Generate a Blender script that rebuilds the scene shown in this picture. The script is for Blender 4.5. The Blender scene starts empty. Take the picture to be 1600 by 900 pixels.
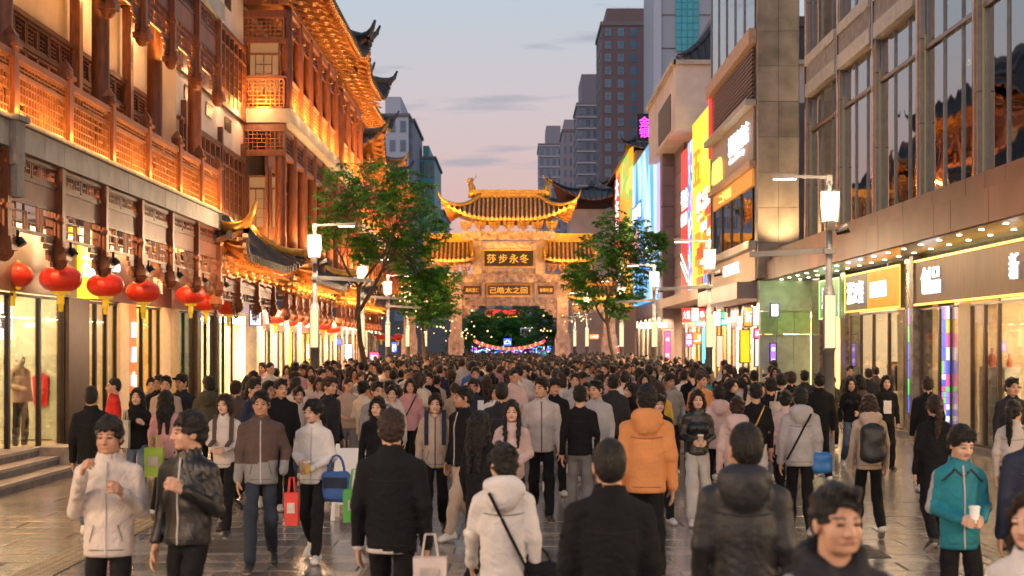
import bpy, math, random
import numpy as np
from mathutils import Matrix, Vector
R = math.radians
rnd = random.Random(11)
sc = bpy.context.scene
col = sc.collection

# ------------------------------------------------------------ camera, sky, sun, exposure
FPX, CX, HY, CZ = 2400.0, 805.0, 540.0, 2.2      # focal length in photo pixels, vanishing point, camera height
cam = bpy.data.cameras.new('camera')
cam.lens = FPX / 1600 * 36
cam.sensor_width = 36
cam.shift_x = -5 / 1600
cam.shift_y = 90 / 1600
cam.clip_end = 3000
cam.dof.use_dof = True
cam.dof.focus_distance = 24
cam.dof.aperture_fstop = 3.0
cam_o = bpy.data.objects.new('camera', cam)
cam_o.location = (0, 0, CZ)
cam_o.rotation_euler = (R(90), 0, 0)
col.objects.link(cam_o)
sc.camera = cam_o

world = bpy.data.worlds.new('World')
sc.world = world
world.use_nodes = True
wn, wl = world.node_tree.nodes, world.node_tree.links
wn.clear()
w_out = wn.new('ShaderNodeOutputWorld')
w_bg = wn.new('ShaderNodeBackground')
w_sky = wn.new('ShaderNodeTexSky')
w_sky.sky_type = 'NISHITA'
w_sky.sun_disc = False
w_sky.sun_elevation = R(3)
w_sky.sun_rotation = R(160)
w_sky.air_density = 1.4
w_sky.dust_density = 2.0
w_tc = wn.new('ShaderNodeTexCoord')
w_sep = wn.new('ShaderNodeSeparateXYZ')
wl.new(w_tc.outputs['Generated'], w_sep.inputs[0])
w_ramp = wn.new('ShaderNodeValToRGB')                # dusk: pink at the horizon, grey blue above
cr = w_ramp.color_ramp
cr.elements[0].position = 0.0
cr.elements[0].color = (0.66, 0.40, 0.40, 1)
cr.elements[1].position = 1.0
cr.elements[1].color = (0.20, 0.29, 0.42, 1)
for p, c in ((0.09, (0.74, 0.49, 0.47)), (0.15, (0.66, 0.57, 0.60)), (0.225, (0.53, 0.62, 0.71)), (0.45, (0.38, 0.50, 0.66))):
    e = cr.elements.new(p)
    e.color = (*c, 1)
wl.new(w_sep.outputs['Z'], w_ramp.inputs[0])
w_map = wn.new('ShaderNodeMapping')                  # thin flat cloud streaks
w_map.inputs['Scale'].default_value = (7, 7, 55)
w_map.inputs['Location'].default_value = (1.2, 0.4, 2.1)
wl.new(w_tc.outputs['Generated'], w_map.inputs[0])
w_noi = wn.new('ShaderNodeTexNoise')
w_noi.inputs['Scale'].default_value = 1.0
w_noi.inputs['Detail'].default_value = 6
wl.new(w_map.outputs[0], w_noi.inputs[0])
w_cr = wn.new('ShaderNodeValToRGB')
w_cr.color_ramp.elements[0].position = 0.63
w_cr.color_ramp.elements[0].color = (0, 0, 0, 1)
w_cr.color_ramp.elements[1].position = 0.70
w_cr.color_ramp.elements[1].color = (0.6, 0.6, 0.6, 1)
wl.new(w_noi.outputs[0], w_cr.inputs[0])
w_mix = wn.new('ShaderNodeMixRGB')
w_mix.inputs[2].default_value = (0.34, 0.37, 0.47, 1)
wl.new(w_cr.outputs[0], w_mix.inputs[0])
wl.new(w_ramp.outputs[0], w_mix.inputs[1])
w_sc = wn.new('ShaderNodeMixRGB')
w_sc.blend_type = 'ADD'
w_sc.inputs[0].default_value = 1.0
w_mul = wn.new('ShaderNodeMixRGB')
w_mul.blend_type = 'MULTIPLY'
w_mul.inputs[0].default_value = 1.0
w_mul.inputs[2].default_value = (0.012, 0.012, 0.014, 1)
wl.new(w_sky.outputs[0], w_mul.inputs[1])
wl.new(w_mix.outputs[0], w_sc.inputs[1])
wl.new(w_mul.outputs[0], w_sc.inputs[2])
wl.new(w_sc.outputs[0], w_bg.inputs[0])
w_bg.inputs[1].default_value = 0.58
wl.new(w_bg.outputs[0], w_out.inputs[0])

sun = bpy.data.lights.new('sun', 'SUN')              # the last afterglow, behind the camera
sun.energy = 0.3
sun.angle = R(25)
sun.color = (1.0, 0.72, 0.6)
sun_o = bpy.data.objects.new('sun', sun)
sun_o.rotation_euler = (R(78), 0, R(-20))
col.objects.link(sun_o)

sc.view_settings.view_transform = 'Standard'
sc.view_settings.look = 'None'
sc.view_settings.exposure = 0.72
sc.view_settings.gamma = 1
sc.view_settings.use_curve_mapping = False
sc.render.engine = 'CYCLES'
cy = sc.cycles
cy.use_denoising = True
cy.max_bounces = 5
cy.use_adaptive_sampling = True
cy.adaptive_threshold = 0.02
cy.diffuse_bounces = 3
cy.glossy_bounces = 2
cy.transmission_bounces = 3
cy.transparent_max_bounces = 10
cy.sample_clamp_indirect = 4
cy.sample_clamp_direct = 30
cy.caustics_reflective = False
cy.caustics_refractive = False

# ------------------------------------------------------------ helpers
def P(px, py, d):
    return ((px - CX) / FPX * d, d, CZ - (py - HY) / FPX * d)
def Xp(px, d): return (px - CX) / FPX * d
def Zp(py, d): return CZ - (py - HY) / FPX * d
def Dp(px, L): return FPX * L / abs(px - CX)         # depth at which a street wall at distance L shows at px

MATS = {}
def mat(name, c, rough=0.6, metal=0.0, var=0.12, scale=6.0, bump=0.0, bscale=40.0, emit=None, es=0.0, spec=0.5, stretch=None, coat=0.0):
    if name in MATS: return MATS[name]
    m = bpy.data.materials.new(name)
    m.use_nodes = True
    n, l = m.node_tree.nodes, m.node_tree.links
    b = n['Principled BSDF']
    b.inputs['Roughness'].default_value = rough
    b.inputs['Metallic'].default_value = metal
    b.inputs['Specular IOR Level'].default_value = spec
    b.inputs['Coat Weight'].default_value = coat
    tc = n.new('ShaderNodeTexCoord')
    src = tc.outputs['Object']
    if stretch:
        mp = n.new('ShaderNodeMapping')
        mp.inputs['Scale'].default_value = stretch
        l.new(src, mp.inputs[0])
        src = mp.outputs[0]
    nz = n.new('ShaderNodeTexNoise')
    nz.inputs['Scale'].default_value = scale
    nz.inputs['Detail'].default_value = 5
    l.new(src, nz.inputs[0])
    rp = n.new('ShaderNodeValToRGB')
    rp.color_ramp.elements[0].position = 0.3
    rp.color_ramp.elements[1].position = 0.7
    rp.color_ramp.elements[0].color = (*[max(0, x * (1 - var * 1.6)) for x in c], 1)
    rp.color_ramp.elements[1].color = (*[min(1, x * (1 + var)) for x in c], 1)
    l.new(nz.outputs[0], rp.inputs[0])
    oi = n.new('ShaderNodeObjectInfo')               # a little difference from piece to piece
    mr = n.new('ShaderNodeMapRange')
    mr.inputs[3].default_value = 1 - var * 0.8
    mr.inputs[4].default_value = 1 + var * 0.8
    l.new(oi.outputs['Random'], mr.inputs[0])
    mx = n.new('ShaderNodeMixRGB')
    mx.blend_type = 'MULTIPLY'
    mx.inputs[0].default_value = 1
    l.new(rp.outputs[0], mx.inputs[1])
    l.new(mr.outputs[0], mx.inputs[2])
    l.new(mx.outputs[0], b.inputs['Base Color'])
    if bump:
        n2 = n.new('ShaderNodeTexNoise')
        n2.inputs['Scale'].default_value = bscale
        n2.inputs['Detail'].default_value = 4
        l.new(src, n2.inputs[0])
        bp = n.new('ShaderNodeBump')
        bp.inputs['Strength'].default_value = bump
        bp.inputs['Distance'].default_value = 0.02
        l.new(n2.outputs[0], bp.inputs['Height'])
        l.new(bp.outputs[0], b.inputs['Normal'])
    if emit:
        b.inputs['Emission Color'].default_value = (*emit, 1)
        b.inputs['Emission Strength'].default_value = es
    MATS[name] = m
    return m

def emat(name, c, s):
    if name in MATS: return MATS[name]
    m = bpy.data.materials.new(name)
    m.use_nodes = True
    b = m.node_tree.nodes['Principled BSDF']
    b.inputs['Base Color'].default_value = (*[x * .12 for x in c], 1)
    b.inputs['Roughness'].default_value = 0.4
    b.inputs['Emission Color'].default_value = (*c, 1)
    b.inputs['Emission Strength'].default_value = s * (.72 if s <= 3.2 else 1)
    MATS[name] = m
    return m

def glassmat(name, tint, refl, wav=0.0):
    if name in MATS: return MATS[name]
    m = bpy.data.materials.new(name)
    m.use_nodes = True
    n, l = m.node_tree.nodes, m.node_tree.links
    n.clear()
    o = n.new('ShaderNodeOutputMaterial')
    t = n.new('ShaderNodeBsdfTransparent')
    t.inputs[0].default_value = (*tint, 1)
    g = n.new('ShaderNodeBsdfGlossy')
    g.inputs['Roughness'].default_value = 0.02
    g.inputs['Color'].default_value = (0.95, 0.95, 0.95, 1)
    lw = n.new('ShaderNodeLayerWeight')
    lw.inputs[0].default_value = 0.35
    mr = n.new('ShaderNodeMapRange')
    mr.inputs[3].default_value = refl * 0.5
    mr.inputs[4].default_value = min(1, refl * 1.5)
    l.new(lw.outputs['Fresnel'], mr.inputs[0])
    mx = n.new('ShaderNodeMixShader')
    l.new(mr.outputs[0], mx.inputs[0])
    l.new(t.outputs[0], mx.inputs[1])
    l.new(g.outputs[0], mx.inputs[2])
    l.new(mx.outputs[0], o.inputs[0])
    if wav:
        tc = n.new('ShaderNodeTexCoord')
        nz = n.new('ShaderNodeTexNoise')
        nz.inputs['Scale'].default_value = 0.9
        nz.inputs['Detail'].default_value = 1
        l.new(tc.outputs['Object'], nz.inputs[0])
        bp = n.new('ShaderNodeBump')
        bp.inputs['Strength'].default_value = wav
        bp.inputs['Distance'].default_value = 0.1
        l.new(nz.outputs[0], bp.inputs['Height'])
        l.new(bp.outputs[0], g.inputs['Normal'])
    MATS[name] = m
    return m

class MB:
    def __init__(s): s.v, s.f, s.m = [], [], []
    def add(s, vs, fs, m=0):
        b = len(s.v)
        s.v += [tuple(p) for p in vs]
        s.f += [tuple(b + i for i in q) for q in fs]
        s.m += [m] * len(fs)
        return s
    def box(s, x0, x1, y0, y1, z0, z1, m=0):
        if x0 > x1: x0, x1 = x1, x0
        if y0 > y1: y0, y1 = y1, y0
        if z0 > z1: z0, z1 = z1, z0
        return s.add([(x0, y0, z0), (x1, y0, z0), (x1, y1, z0), (x0, y1, z0), (x0, y0, z1), (x1, y0, z1), (x1, y1, z1), (x0, y1, z1)],
                     [(0, 3, 2, 1), (4, 5, 6, 7), (0, 1, 5, 4), (1, 2, 6, 5), (2, 3, 7, 6), (3, 0, 4, 7)], m)
    def beam(s, a, b, w, h, m=0, up=(0, 0, 1)):
        a, b = Vector(a), Vector(b)
        t = (b - a).normalized()
        u = Vector(up)
        if abs(t.dot(u)) > 0.98: u = Vector((0, 1, 0))
        r = t.cross(u).normalized() * w / 2
        q = r.cross(t).normalized() * h / 2
        return s.add([a - r - q, a + r - q, a + r + q, a - r + q, b - r - q, b + r - q, b + r + q, b - r + q],
                     [(3, 2, 1, 0), (4, 5, 6, 7), (0, 1, 5, 4), (1, 2, 6, 5), (2, 3, 7, 6), (3, 0, 4, 7)], m)
    def tube(s, pts, rad, n=8, m=0, caps=True):
        pts = [Vector(p) for p in pts]
        if not hasattr(rad, '__len__'): rad = [rad] * len(pts)
        b = len(s.v)
        ref = Vector((0.31, 0.2, 0.93)).normalized()
        for i, p in enumerate(pts):
            t = (pts[min(i + 1, len(pts) - 1)] - pts[max(i - 1, 0)]).normalized()
            rr = ref if abs(t.dot(ref)) < 0.95 else Vector((1, 0, 0))
            u = t.cross(rr).normalized()
            w = t.cross(u)
            for k in range(n):
                a = 2 * math.pi * k / n
                s.v.append(tuple(p + (u * math.cos(a) + w * math.sin(a)) * rad[i]))
        for i in range(len(pts) - 1):
            for k in range(n):
                k2 = (k + 1) % n
                s.f.append((b + i * n + k, b + i * n + k2, b + (i + 1) * n + k2, b + (i + 1) * n + k))
                s.m.append(m)
        if caps:
            s.f.append(tuple(b + k for k in range(n))[::-1])
            s.f.append(tuple(b + (len(pts) - 1) * n + k for k in range(n)))
            s.m += [m, m]
        return s
    def lathe(s, c, prof, n=16, m=0, rmod=None):
        b = len(s.v)
        for (r, z) in prof:
            for k in range(n):
                a = 2 * math.pi * k / n
                rr = r * (rmod(k) if rmod else 1)
                s.v.append((c[0] + rr * math.cos(a), c[1] + rr * math.sin(a), c[2] + z))
        for i in range(len(prof) - 1):
            for k in range(n):
                k2 = (k + 1) % n
                s.f.append((b + i * n + k, b + i * n + k2, b + (i + 1) * n + k2, b + (i + 1) * n + k))
                s.m.append(m)
        return s
    def grid(s, fn, nu, nv, m=0, flip=False):
        b = len(s.v)
        for i in range(nu + 1):
            for j in range(nv + 1):
                s.v.append(tuple(fn(i / nu, j / nv)))
        for i in range(nu):
            for j in range(nv):
                a = b + i * (nv + 1) + j
                q = (a, a + nv + 1, a + nv + 2, a + 1)
                s.f.append(q[::-1] if flip else q)
                s.m.append(m)
        return s
    def mesh(s, name, mats, smooth=False):
        me = bpy.data.meshes.new(name)
        me.from_pydata(s.v, [], s.f)
        if not isinstance(mats, (list, tuple)): mats = [mats]
        for x in mats: me.materials.append(x)
        if len(mats) > 1: me.polygons.foreach_set('material_index', s.m)
        if smooth: me.polygons.foreach_set('use_smooth', [True] * len(s.f))
        me.update()
        return me
    def build(s, name, mats, parent=None, smooth=False):
        return link(name, s.mesh(name, mats, smooth), parent)

WM = {}
def link(name, me, parent=None, loc=(0, 0, 0), rot=(0, 0, 0), scale=(1, 1, 1), local=False):
    # loc, rot and scale are given in world space; local=True: in the parent's own space
    o = bpy.data.objects.new(name, me)
    o.location, o.rotation_euler, o.scale = loc, rot, scale
    col.objects.link(o)
    WM[o.name] = Matrix.LocRotScale(Vector(loc), Matrix.Rotation(rot[2], 3, 'Z') if not (rot[0] or rot[1]) else None, Vector(scale))
    if parent is not None:
        o.parent = parent
        if not local: o.matrix_parent_inverse = WM[parent.name].inverted()
    return o
def tag(o, label=None, cat=None, group=None, kind=None):
    if label: o['label'] = label
    if cat: o['category'] = cat
    if group: o['group'] = group
    if kind: o['kind'] = kind
    return o
def thing(name, label, cat, loc=(0, 0, 0), group=None):
    o = bpy.data.objects.new(name, None)             # an Empty at the base of the thing
    o.empty_display_size = 0.2
    o.location = loc
    col.objects.link(o)
    WM[o.name] = Matrix.Translation(Vector(loc))
    return tag(o, label, cat, group)
def box(name, x0, x1, y0, y1, z0, z1, m, parent=None):
    return MB().box(x0, x1, y0, y1, z0, z1).build(name, m, parent)
def light(kind, loc, energy, color, size=0.1, rot=(0, 0, 0), parent=None, sy=None, name='lamp_light'):
    l = bpy.data.lights.new(name, kind)
    l.energy, l.color = energy, color
    if kind == 'AREA':
        l.size = size
        if sy:
            l.shape = 'RECTANGLE'
            l.size_y = sy
    else:
        l.shadow_soft_size = size
    if kind == 'SPOT':
        l.spot_size, l.spot_blend = R(120), 0.8
    o = bpy.data.objects.new(name, l)
    o.location, o.rotation_euler = loc, rot
    col.objects.link(o)
    if parent is not None:
        o.parent = parent
        o.matrix_parent_inverse = WM[parent.name].inverted()
    return o

_txt = {}
def text_mesh(body, m, ext=0.02, key=None):
    # lettering as a mesh in the XZ plane, 1 unit tall, centred; x right, facing -y
    k = (body, m.name, ext)
    if k in _txt: return _txt[k]
    c = bpy.data.curves.new('lettering', 'FONT')
    c.body, c.extrude, c.resolution_u = body, ext, 2
    c.offset = 0.008
    o = bpy.data.objects.new('lettering', c)
    col.objects.link(o)
    me = bpy.data.meshes.new_from_object(o.evaluated_get(bpy.context.evaluated_depsgraph_get()))
    bpy.data.objects.remove(o)
    n = len(me.vertices)
    co = np.empty(n * 3, np.float32)
    me.vertices.foreach_get('co', co)
    co = co.reshape(-1, 3)
    mn, mx = co.min(0), co.max(0)
    hgt = mx[1] - mn[1]
    out = np.stack([(co[:, 0] - (mn[0] + mx[0]) / 2) / hgt, -co[:, 2], (co[:, 1] - (mn[1] + mx[1]) / 2) / hgt], 1)
    me.vertices.foreach_set('co', out.ravel().astype(np.float32))
    me.materials.clear()
    me.materials.append(m)
    me['aspect'] = float((mx[0] - mn[0]) / hgt)
    me.update()
    _txt[k] = me
    return me
def lettering(body, m, center, height, facing, parent, width=None, ext=0.02):
    # facing: 'cam' faces -y, 'right' faces +x (left side of street), 'left' faces -x
    me = text_mesh(body, m, ext)
    rz = {'cam': 0, 'right': R(90), 'left': R(-90)}[facing]
    sx = height if width is None else width / me['aspect']
    return link('lettering', me, parent, center, (0, 0, rz), (sx, 1, height))

# ------------------------------------------------------------ materials
wood = mat('dark_red_timber', (0.19, 0.060, 0.024), 0.45, var=0.25, scale=3, stretch=(6, 6, 1))
wood2 = mat('brown_timber', (0.12, 0.036, 0.018), 0.5, var=0.25, scale=4)
woodpink = mat('worn_red_panel', (0.20, 0.075, 0.05), 0.55, var=0.2, scale=2)
lattice_m = mat('lattice_timber', (0.27, 0.105, 0.035), 0.45, var=0.2)
stone = mat('pale_stone', (0.40, 0.37, 0.33), 0.6, var=0.12, scale=3, bump=0.15)
stone_d = mat('weathered_grey_stone', (0.22, 0.20, 0.19), 0.7, var=0.2, scale=5, bump=0.3)
plaster = mat('cream_plaster', (0.62, 0.52, 0.45), 0.8, var=0.08, scale=1.5)
plasterp = mat('pinkish_white_plaster', (0.60, 0.52, 0.50), 0.8, var=0.1, scale=1.2)
tile_m = mat('dark_roof_tile', (0.05, 0.05, 0.055), 0.5, var=0.35, scale=8)
gold_tile = mat('glazed_gold_tile', (0.42, 0.22, 0.045), 0.35, var=0.25, scale=6)
gold = mat('gilded_trim', (0.55, 0.31, 0.06), 0.35, metal=0.6, var=0.2)
bronze = mat('dark_bronze', (0.07, 0.05, 0.04), 0.35, metal=0.7)
black = mat('black_metal', (0.015, 0.014, 0.014), 0.35, metal=0.3)
grey_m = mat('grey_metal', (0.16, 0.16, 0.165), 0.38, metal=0.6, var=0.1)
brown_clad = mat('brown_metal_cladding', (0.115, 0.044, 0.031), 0.5, metal=0.0, var=0.2, scale=1.0, spec=.15)
concrete = mat('rough_concrete', (0.30, 0.255, 0.21), 0.85, var=0.22, scale=1.6, bump=0.5, bscale=9)
white_m = mat('white_board', (0.72, 0.70, 0.66), 0.5, var=0.04)
cream_in = mat('cream_interior', (0.72, 0.58, 0.40), 0.7, var=0.06)
glass = glassmat('shop_glass', (0.95, 0.97, 0.95), 0.25)
tower_glass = glassmat('curtain_glass', (0.62, 0.72, 0.58), 0.66, 0.06)
redlac = mat('red_lantern_silk', (0.42, 0.018, 0.008), 0.42, var=0.15, emit=(1.0, 0.05, 0.01), es=0.09)
yel = mat('yellow_fringe', (0.75, 0.50, 0.03), 0.6, emit=(1.0, 0.55, 0.03), es=0.18)
e_warm = emat('warm_strip', (1.0, 0.50, 0.12), 7)
e_white = emat('white_light', (1.0, 0.86, 0.68), 6)
e_amber = emat('amber_strip', (1.0, 0.48, 0.02), 2.2)
e_letter = emat('lit_letter_white', (1.0, 0.96, 0.98), 1.7)
e_panel = emat('lamp_glass', (1.0, 0.68, 0.38), 1.15)
e_ceil = emat('shop_ceiling_light', (1.0, 0.66, 0.34), 27)
# ============================================================ ground
pave_m = mat('worn_paving_granite', (0.225, 0.195, 0.175), 0.19, var=0.30, scale=1.3, bump=0.10, bscale=22)
pave_m2 = mat('pale_paving_granite', (0.29, 0.25, 0.21), 0.18, var=0.28, scale=2.4, bump=0.10, bscale=22)
pave_m3 = mat('dark_paving_granite', (0.15, 0.135, 0.125), 0.22, var=0.16, scale=2.4, bump=0.10, bscale=22)
joint_m = mat('joint_sand', (0.10, 0.088, 0.078), 0.7)
ground = box('ground', -700, 700, -30, 2200, -0.6, -0.02, mat('distant_ground', (0.12, 0.11, 0.10), 0.8))
tag(ground, kind='structure')
street = box('street_pavement', -9.3, 10.2, -4, 130, -0.3, -0.010, joint_m)
tag(street, kind='structure')
slabs = {}
def slab_mesh(w, l, m):
    k = (w, l, m.name)
    if k not in slabs:
        b = MB()
        e = 0.012
        x, y = w / 2 - 0.006, l / 2 - 0.006
        vs = [(-x, -y, -.012), (x, -y, -.012), (x, y, -.012), (-x, y, -.012), (-x, -y, -.004), (x, -y, -.004), (x, y, -.004), (-x, y, -.004),
              (-x + e, -y + e, 0), (x - e, -y + e, 0), (x - e, y - e, 0), (-x + e, y - e, 0)]
        b.add(vs, [(0, 1, 5, 4), (1, 2, 6, 5), (2, 3, 7, 6), (3, 0, 4, 7), (4, 5, 9, 8), (5, 6, 10, 9), (6, 7, 11, 10), (7, 4, 8, 11), (8, 9, 10, 11)])
        slabs[k] = b.mesh('paving_stone', m)
    return slabs[k]
rest = MB()
n_st = 0
prng = random.Random(5)
y = 6.0
row = 0
while y < 70:
    L_ = 0.6
    x = -9.2 + (0.45 if row % 2 else 0)
    while x < 10.1:
        w = 0.9
        band = -5.9 < x + .45 < -5.0 or 5.4 < x + .45 < 6.3
        mi = 2 if band else prng.choice([0, 0, 0, 1, 1])
        inview = abs(x + .45) < 0.36 * (y + .3) and (y > 9.0)
        if inview and n_st < 300 and y < 20.2 and (abs(x + .45) > 2.2 or y < 12.5 or prng.random() < .5):
            o = link('paving_stone', slab_mesh(w, L_, (pave_m, pave_m2, pave_m3)[mi]), street,
                     (x + w / 2, y + L_ / 2, prng.uniform(-.003, .002)))
            n_st += 1
        elif inview or y < 9:
            z = prng.uniform(-.003, .002)
            g = .006
            rest.add([(x + g, y + g, z), (x + w - g, y + g, z), (x + w - g, y + L_ - g, z), (x + g, y + L_ - g, z),
                      (x + g, y + g, -.012), (x + w - g, y + g, -.012), (x + w - g, y + L_ - g, -.012), (x + g, y + L_ - g, -.012)],
                     [(0, 1, 2, 3), (4, 5, 1, 0), (5, 6, 2, 1), (6, 7, 3, 2), (7, 4, 0, 3)], mi)
        x += w
    y += L_
    row += 1
o = rest.build('paving_stones', [pave_m, pave_m2, pave_m3], street)
o['kind'] = 'stuff'
# ribbed guidance strip for the blind and drain covers let into the paving
tact = mat('tactile_tile', (0.30, 0.235, 0.15), 0.5, var=0.15)
tm = MB()
tm.box(-.2, .2, -.2, .2, 0, .008)
for k in range(4):
    for j in range(4):
        tm.lathe((-.15 + k * .1, -.15 + j * .1, .008), [(.03, 0), (.022, .008), (0.001, .009)], 8)
tme = tm.mesh('tactile_tile', tact)
for k in range(26):
    link('tactile_tile', tme, street, (-4.62, 9.2 + k * .42, .002))
    if k < 16: link('tactile_tile', tme, street, (5.1, 10.2 + k * .42, .002))
dm = MB()
dm.box(-.3, .3, -.5, .5, 0, .006)
for k in range(9): dm.box(-.26, .26, -.44 + k * .11, -.40 + k * .11, .006, .012)
dme = dm.mesh('drain_cover', mat('iron_cover', (0.08, 0.075, 0.07), 0.4, metal=.6))
for (x, y_) in ((-3.5, 12.6), (-1.2, 14.9), (2.9, 12.0), (3.6, 16.4), (-3.2, 16.8), (1.0, 10.4)):
    link('drain_cover', dme, street, (x, y_, .003))

# ============================================================ shared building pieces
def lattice_mesh(w, h, cell, bar, dep, seed, m, frame=0.05, keep=0.82):
    # open timber lattice in the YZ plane, centred
    q = random.Random(seed)
    b = MB()
    nx, nz = max(2, round(w / cell)), max(2, round(h / cell))
    cw, ch = w / nx, h / nz
    for s in (-1, 1):
        b.box(-dep, dep, -w / 2, w / 2, s * h / 2 - frame / 2, s * h / 2 + frame / 2)
        b.box(-dep * .98, dep * .98, s * w / 2 - frame / 2, s * w / 2 + frame / 2, -h / 2, h / 2)
    for i in range(1, nx):
        j = 0
        while j < nz:
            n = q.choice([1, 2, 2, 3])
            if q.random() < keep:
                b.box(-dep * .7, dep * .7, -w / 2 + i * cw - bar / 2, -w / 2 + i * cw + bar / 2, -h / 2 + j * ch, -h / 2 + min(nz, j + n) * ch)
            j += n
    for j in range(1, nz):
        i = 0
        while i < nx:
            n = q.choice([1, 1, 2, 3])
            if q.random() < keep:
                b.box(-dep * .6, dep * .6, -w / 2 + i * cw, -w / 2 + min(nx, i + n) * cw, -h / 2 + j * ch - bar / 2, -h / 2 + j * ch + bar / 2)
            i += n
    return b.mesh('lattice_panel', m)
def window_mesh(w, h, m, back):
    # lattice casement: frame, slender bars above, solid board below
    b = MB()
    f = .05
    for s in (-1, 1):
        b.box(-.04, .05, -w / 2, w / 2, s * (h / 2 - f / 2) - f / 2, s * (h / 2 - f / 2) + f / 2)
        b.box(-.04, .045, s * (w / 2 - f / 2) - f / 2, s * (w / 2 - f / 2) + f / 2, -h / 2, h / 2)
    b.box(-.035, .03, -w / 2, w / 2, -h / 2, -h / 2 + h * .2)
    b.box(-.03, .04, -w / 2, w / 2, h / 2 - h * .22, h / 2 - h * .19)
    for k in range(1, 4):
        y_ = -w / 2 + w * k / 4
        b.box(-.02, .02, y_ - .012, y_ + .012, -h * .3, h * .28)
    for k in range(1, 4):
        z_ = -h * .3 + h * .58 * k / 4
        b.box(-.016, .016, -w * .26, w * .26, z_ - .012, z_ + .012)
    b.box(-.05, -.042, -w / 2 + f, w / 2 - f, -h / 2 + f, h / 2 - f, 1)
    return b.mesh('lattice_window', [m, back])
bracket_m = None
def bracket_mesh(m):
    # a cluster of interlocking arms and blocks that carries the eave; points towards +x
    b = MB()
    b.box(-.12, .12, -.12, .12, 0, .12)
    for k, (o_, z_) in enumerate(((.0, .12), (.22, .30), (.44, .48))):
        b.box(-.15, o_ + .2, -.05, .05, z_, z_ + .09)
        hw = .30 + .05 * k
        b.box(o_ - .05, o_ + .05, -hw, hw, z_ + .09, z_ + .17)
        for s in (-1, 0, 1):
            b.box(o_ - .075, o_ + .075, s * hw * .85 - .075, s * hw * .85 + .075, z_ + .17, z_ + .26)
        b.beam((o_ + .18, 0, z_ + .02), (o_ + .38, 0, z_ - .08), .06, .07)
    return b.mesh('bracket', m)
BRK = bracket_mesh(mat('bracket_timber', (0.26, 0.11, 0.035), 0.45, var=0.2))
BRK_G = bracket_mesh(mat('gilded_bracket', (0.38, 0.19, 0.05), 0.4, var=0.25))
dark_back = mat('dark_pane', (0.03, 0.022, 0.02), 0.15)

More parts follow.
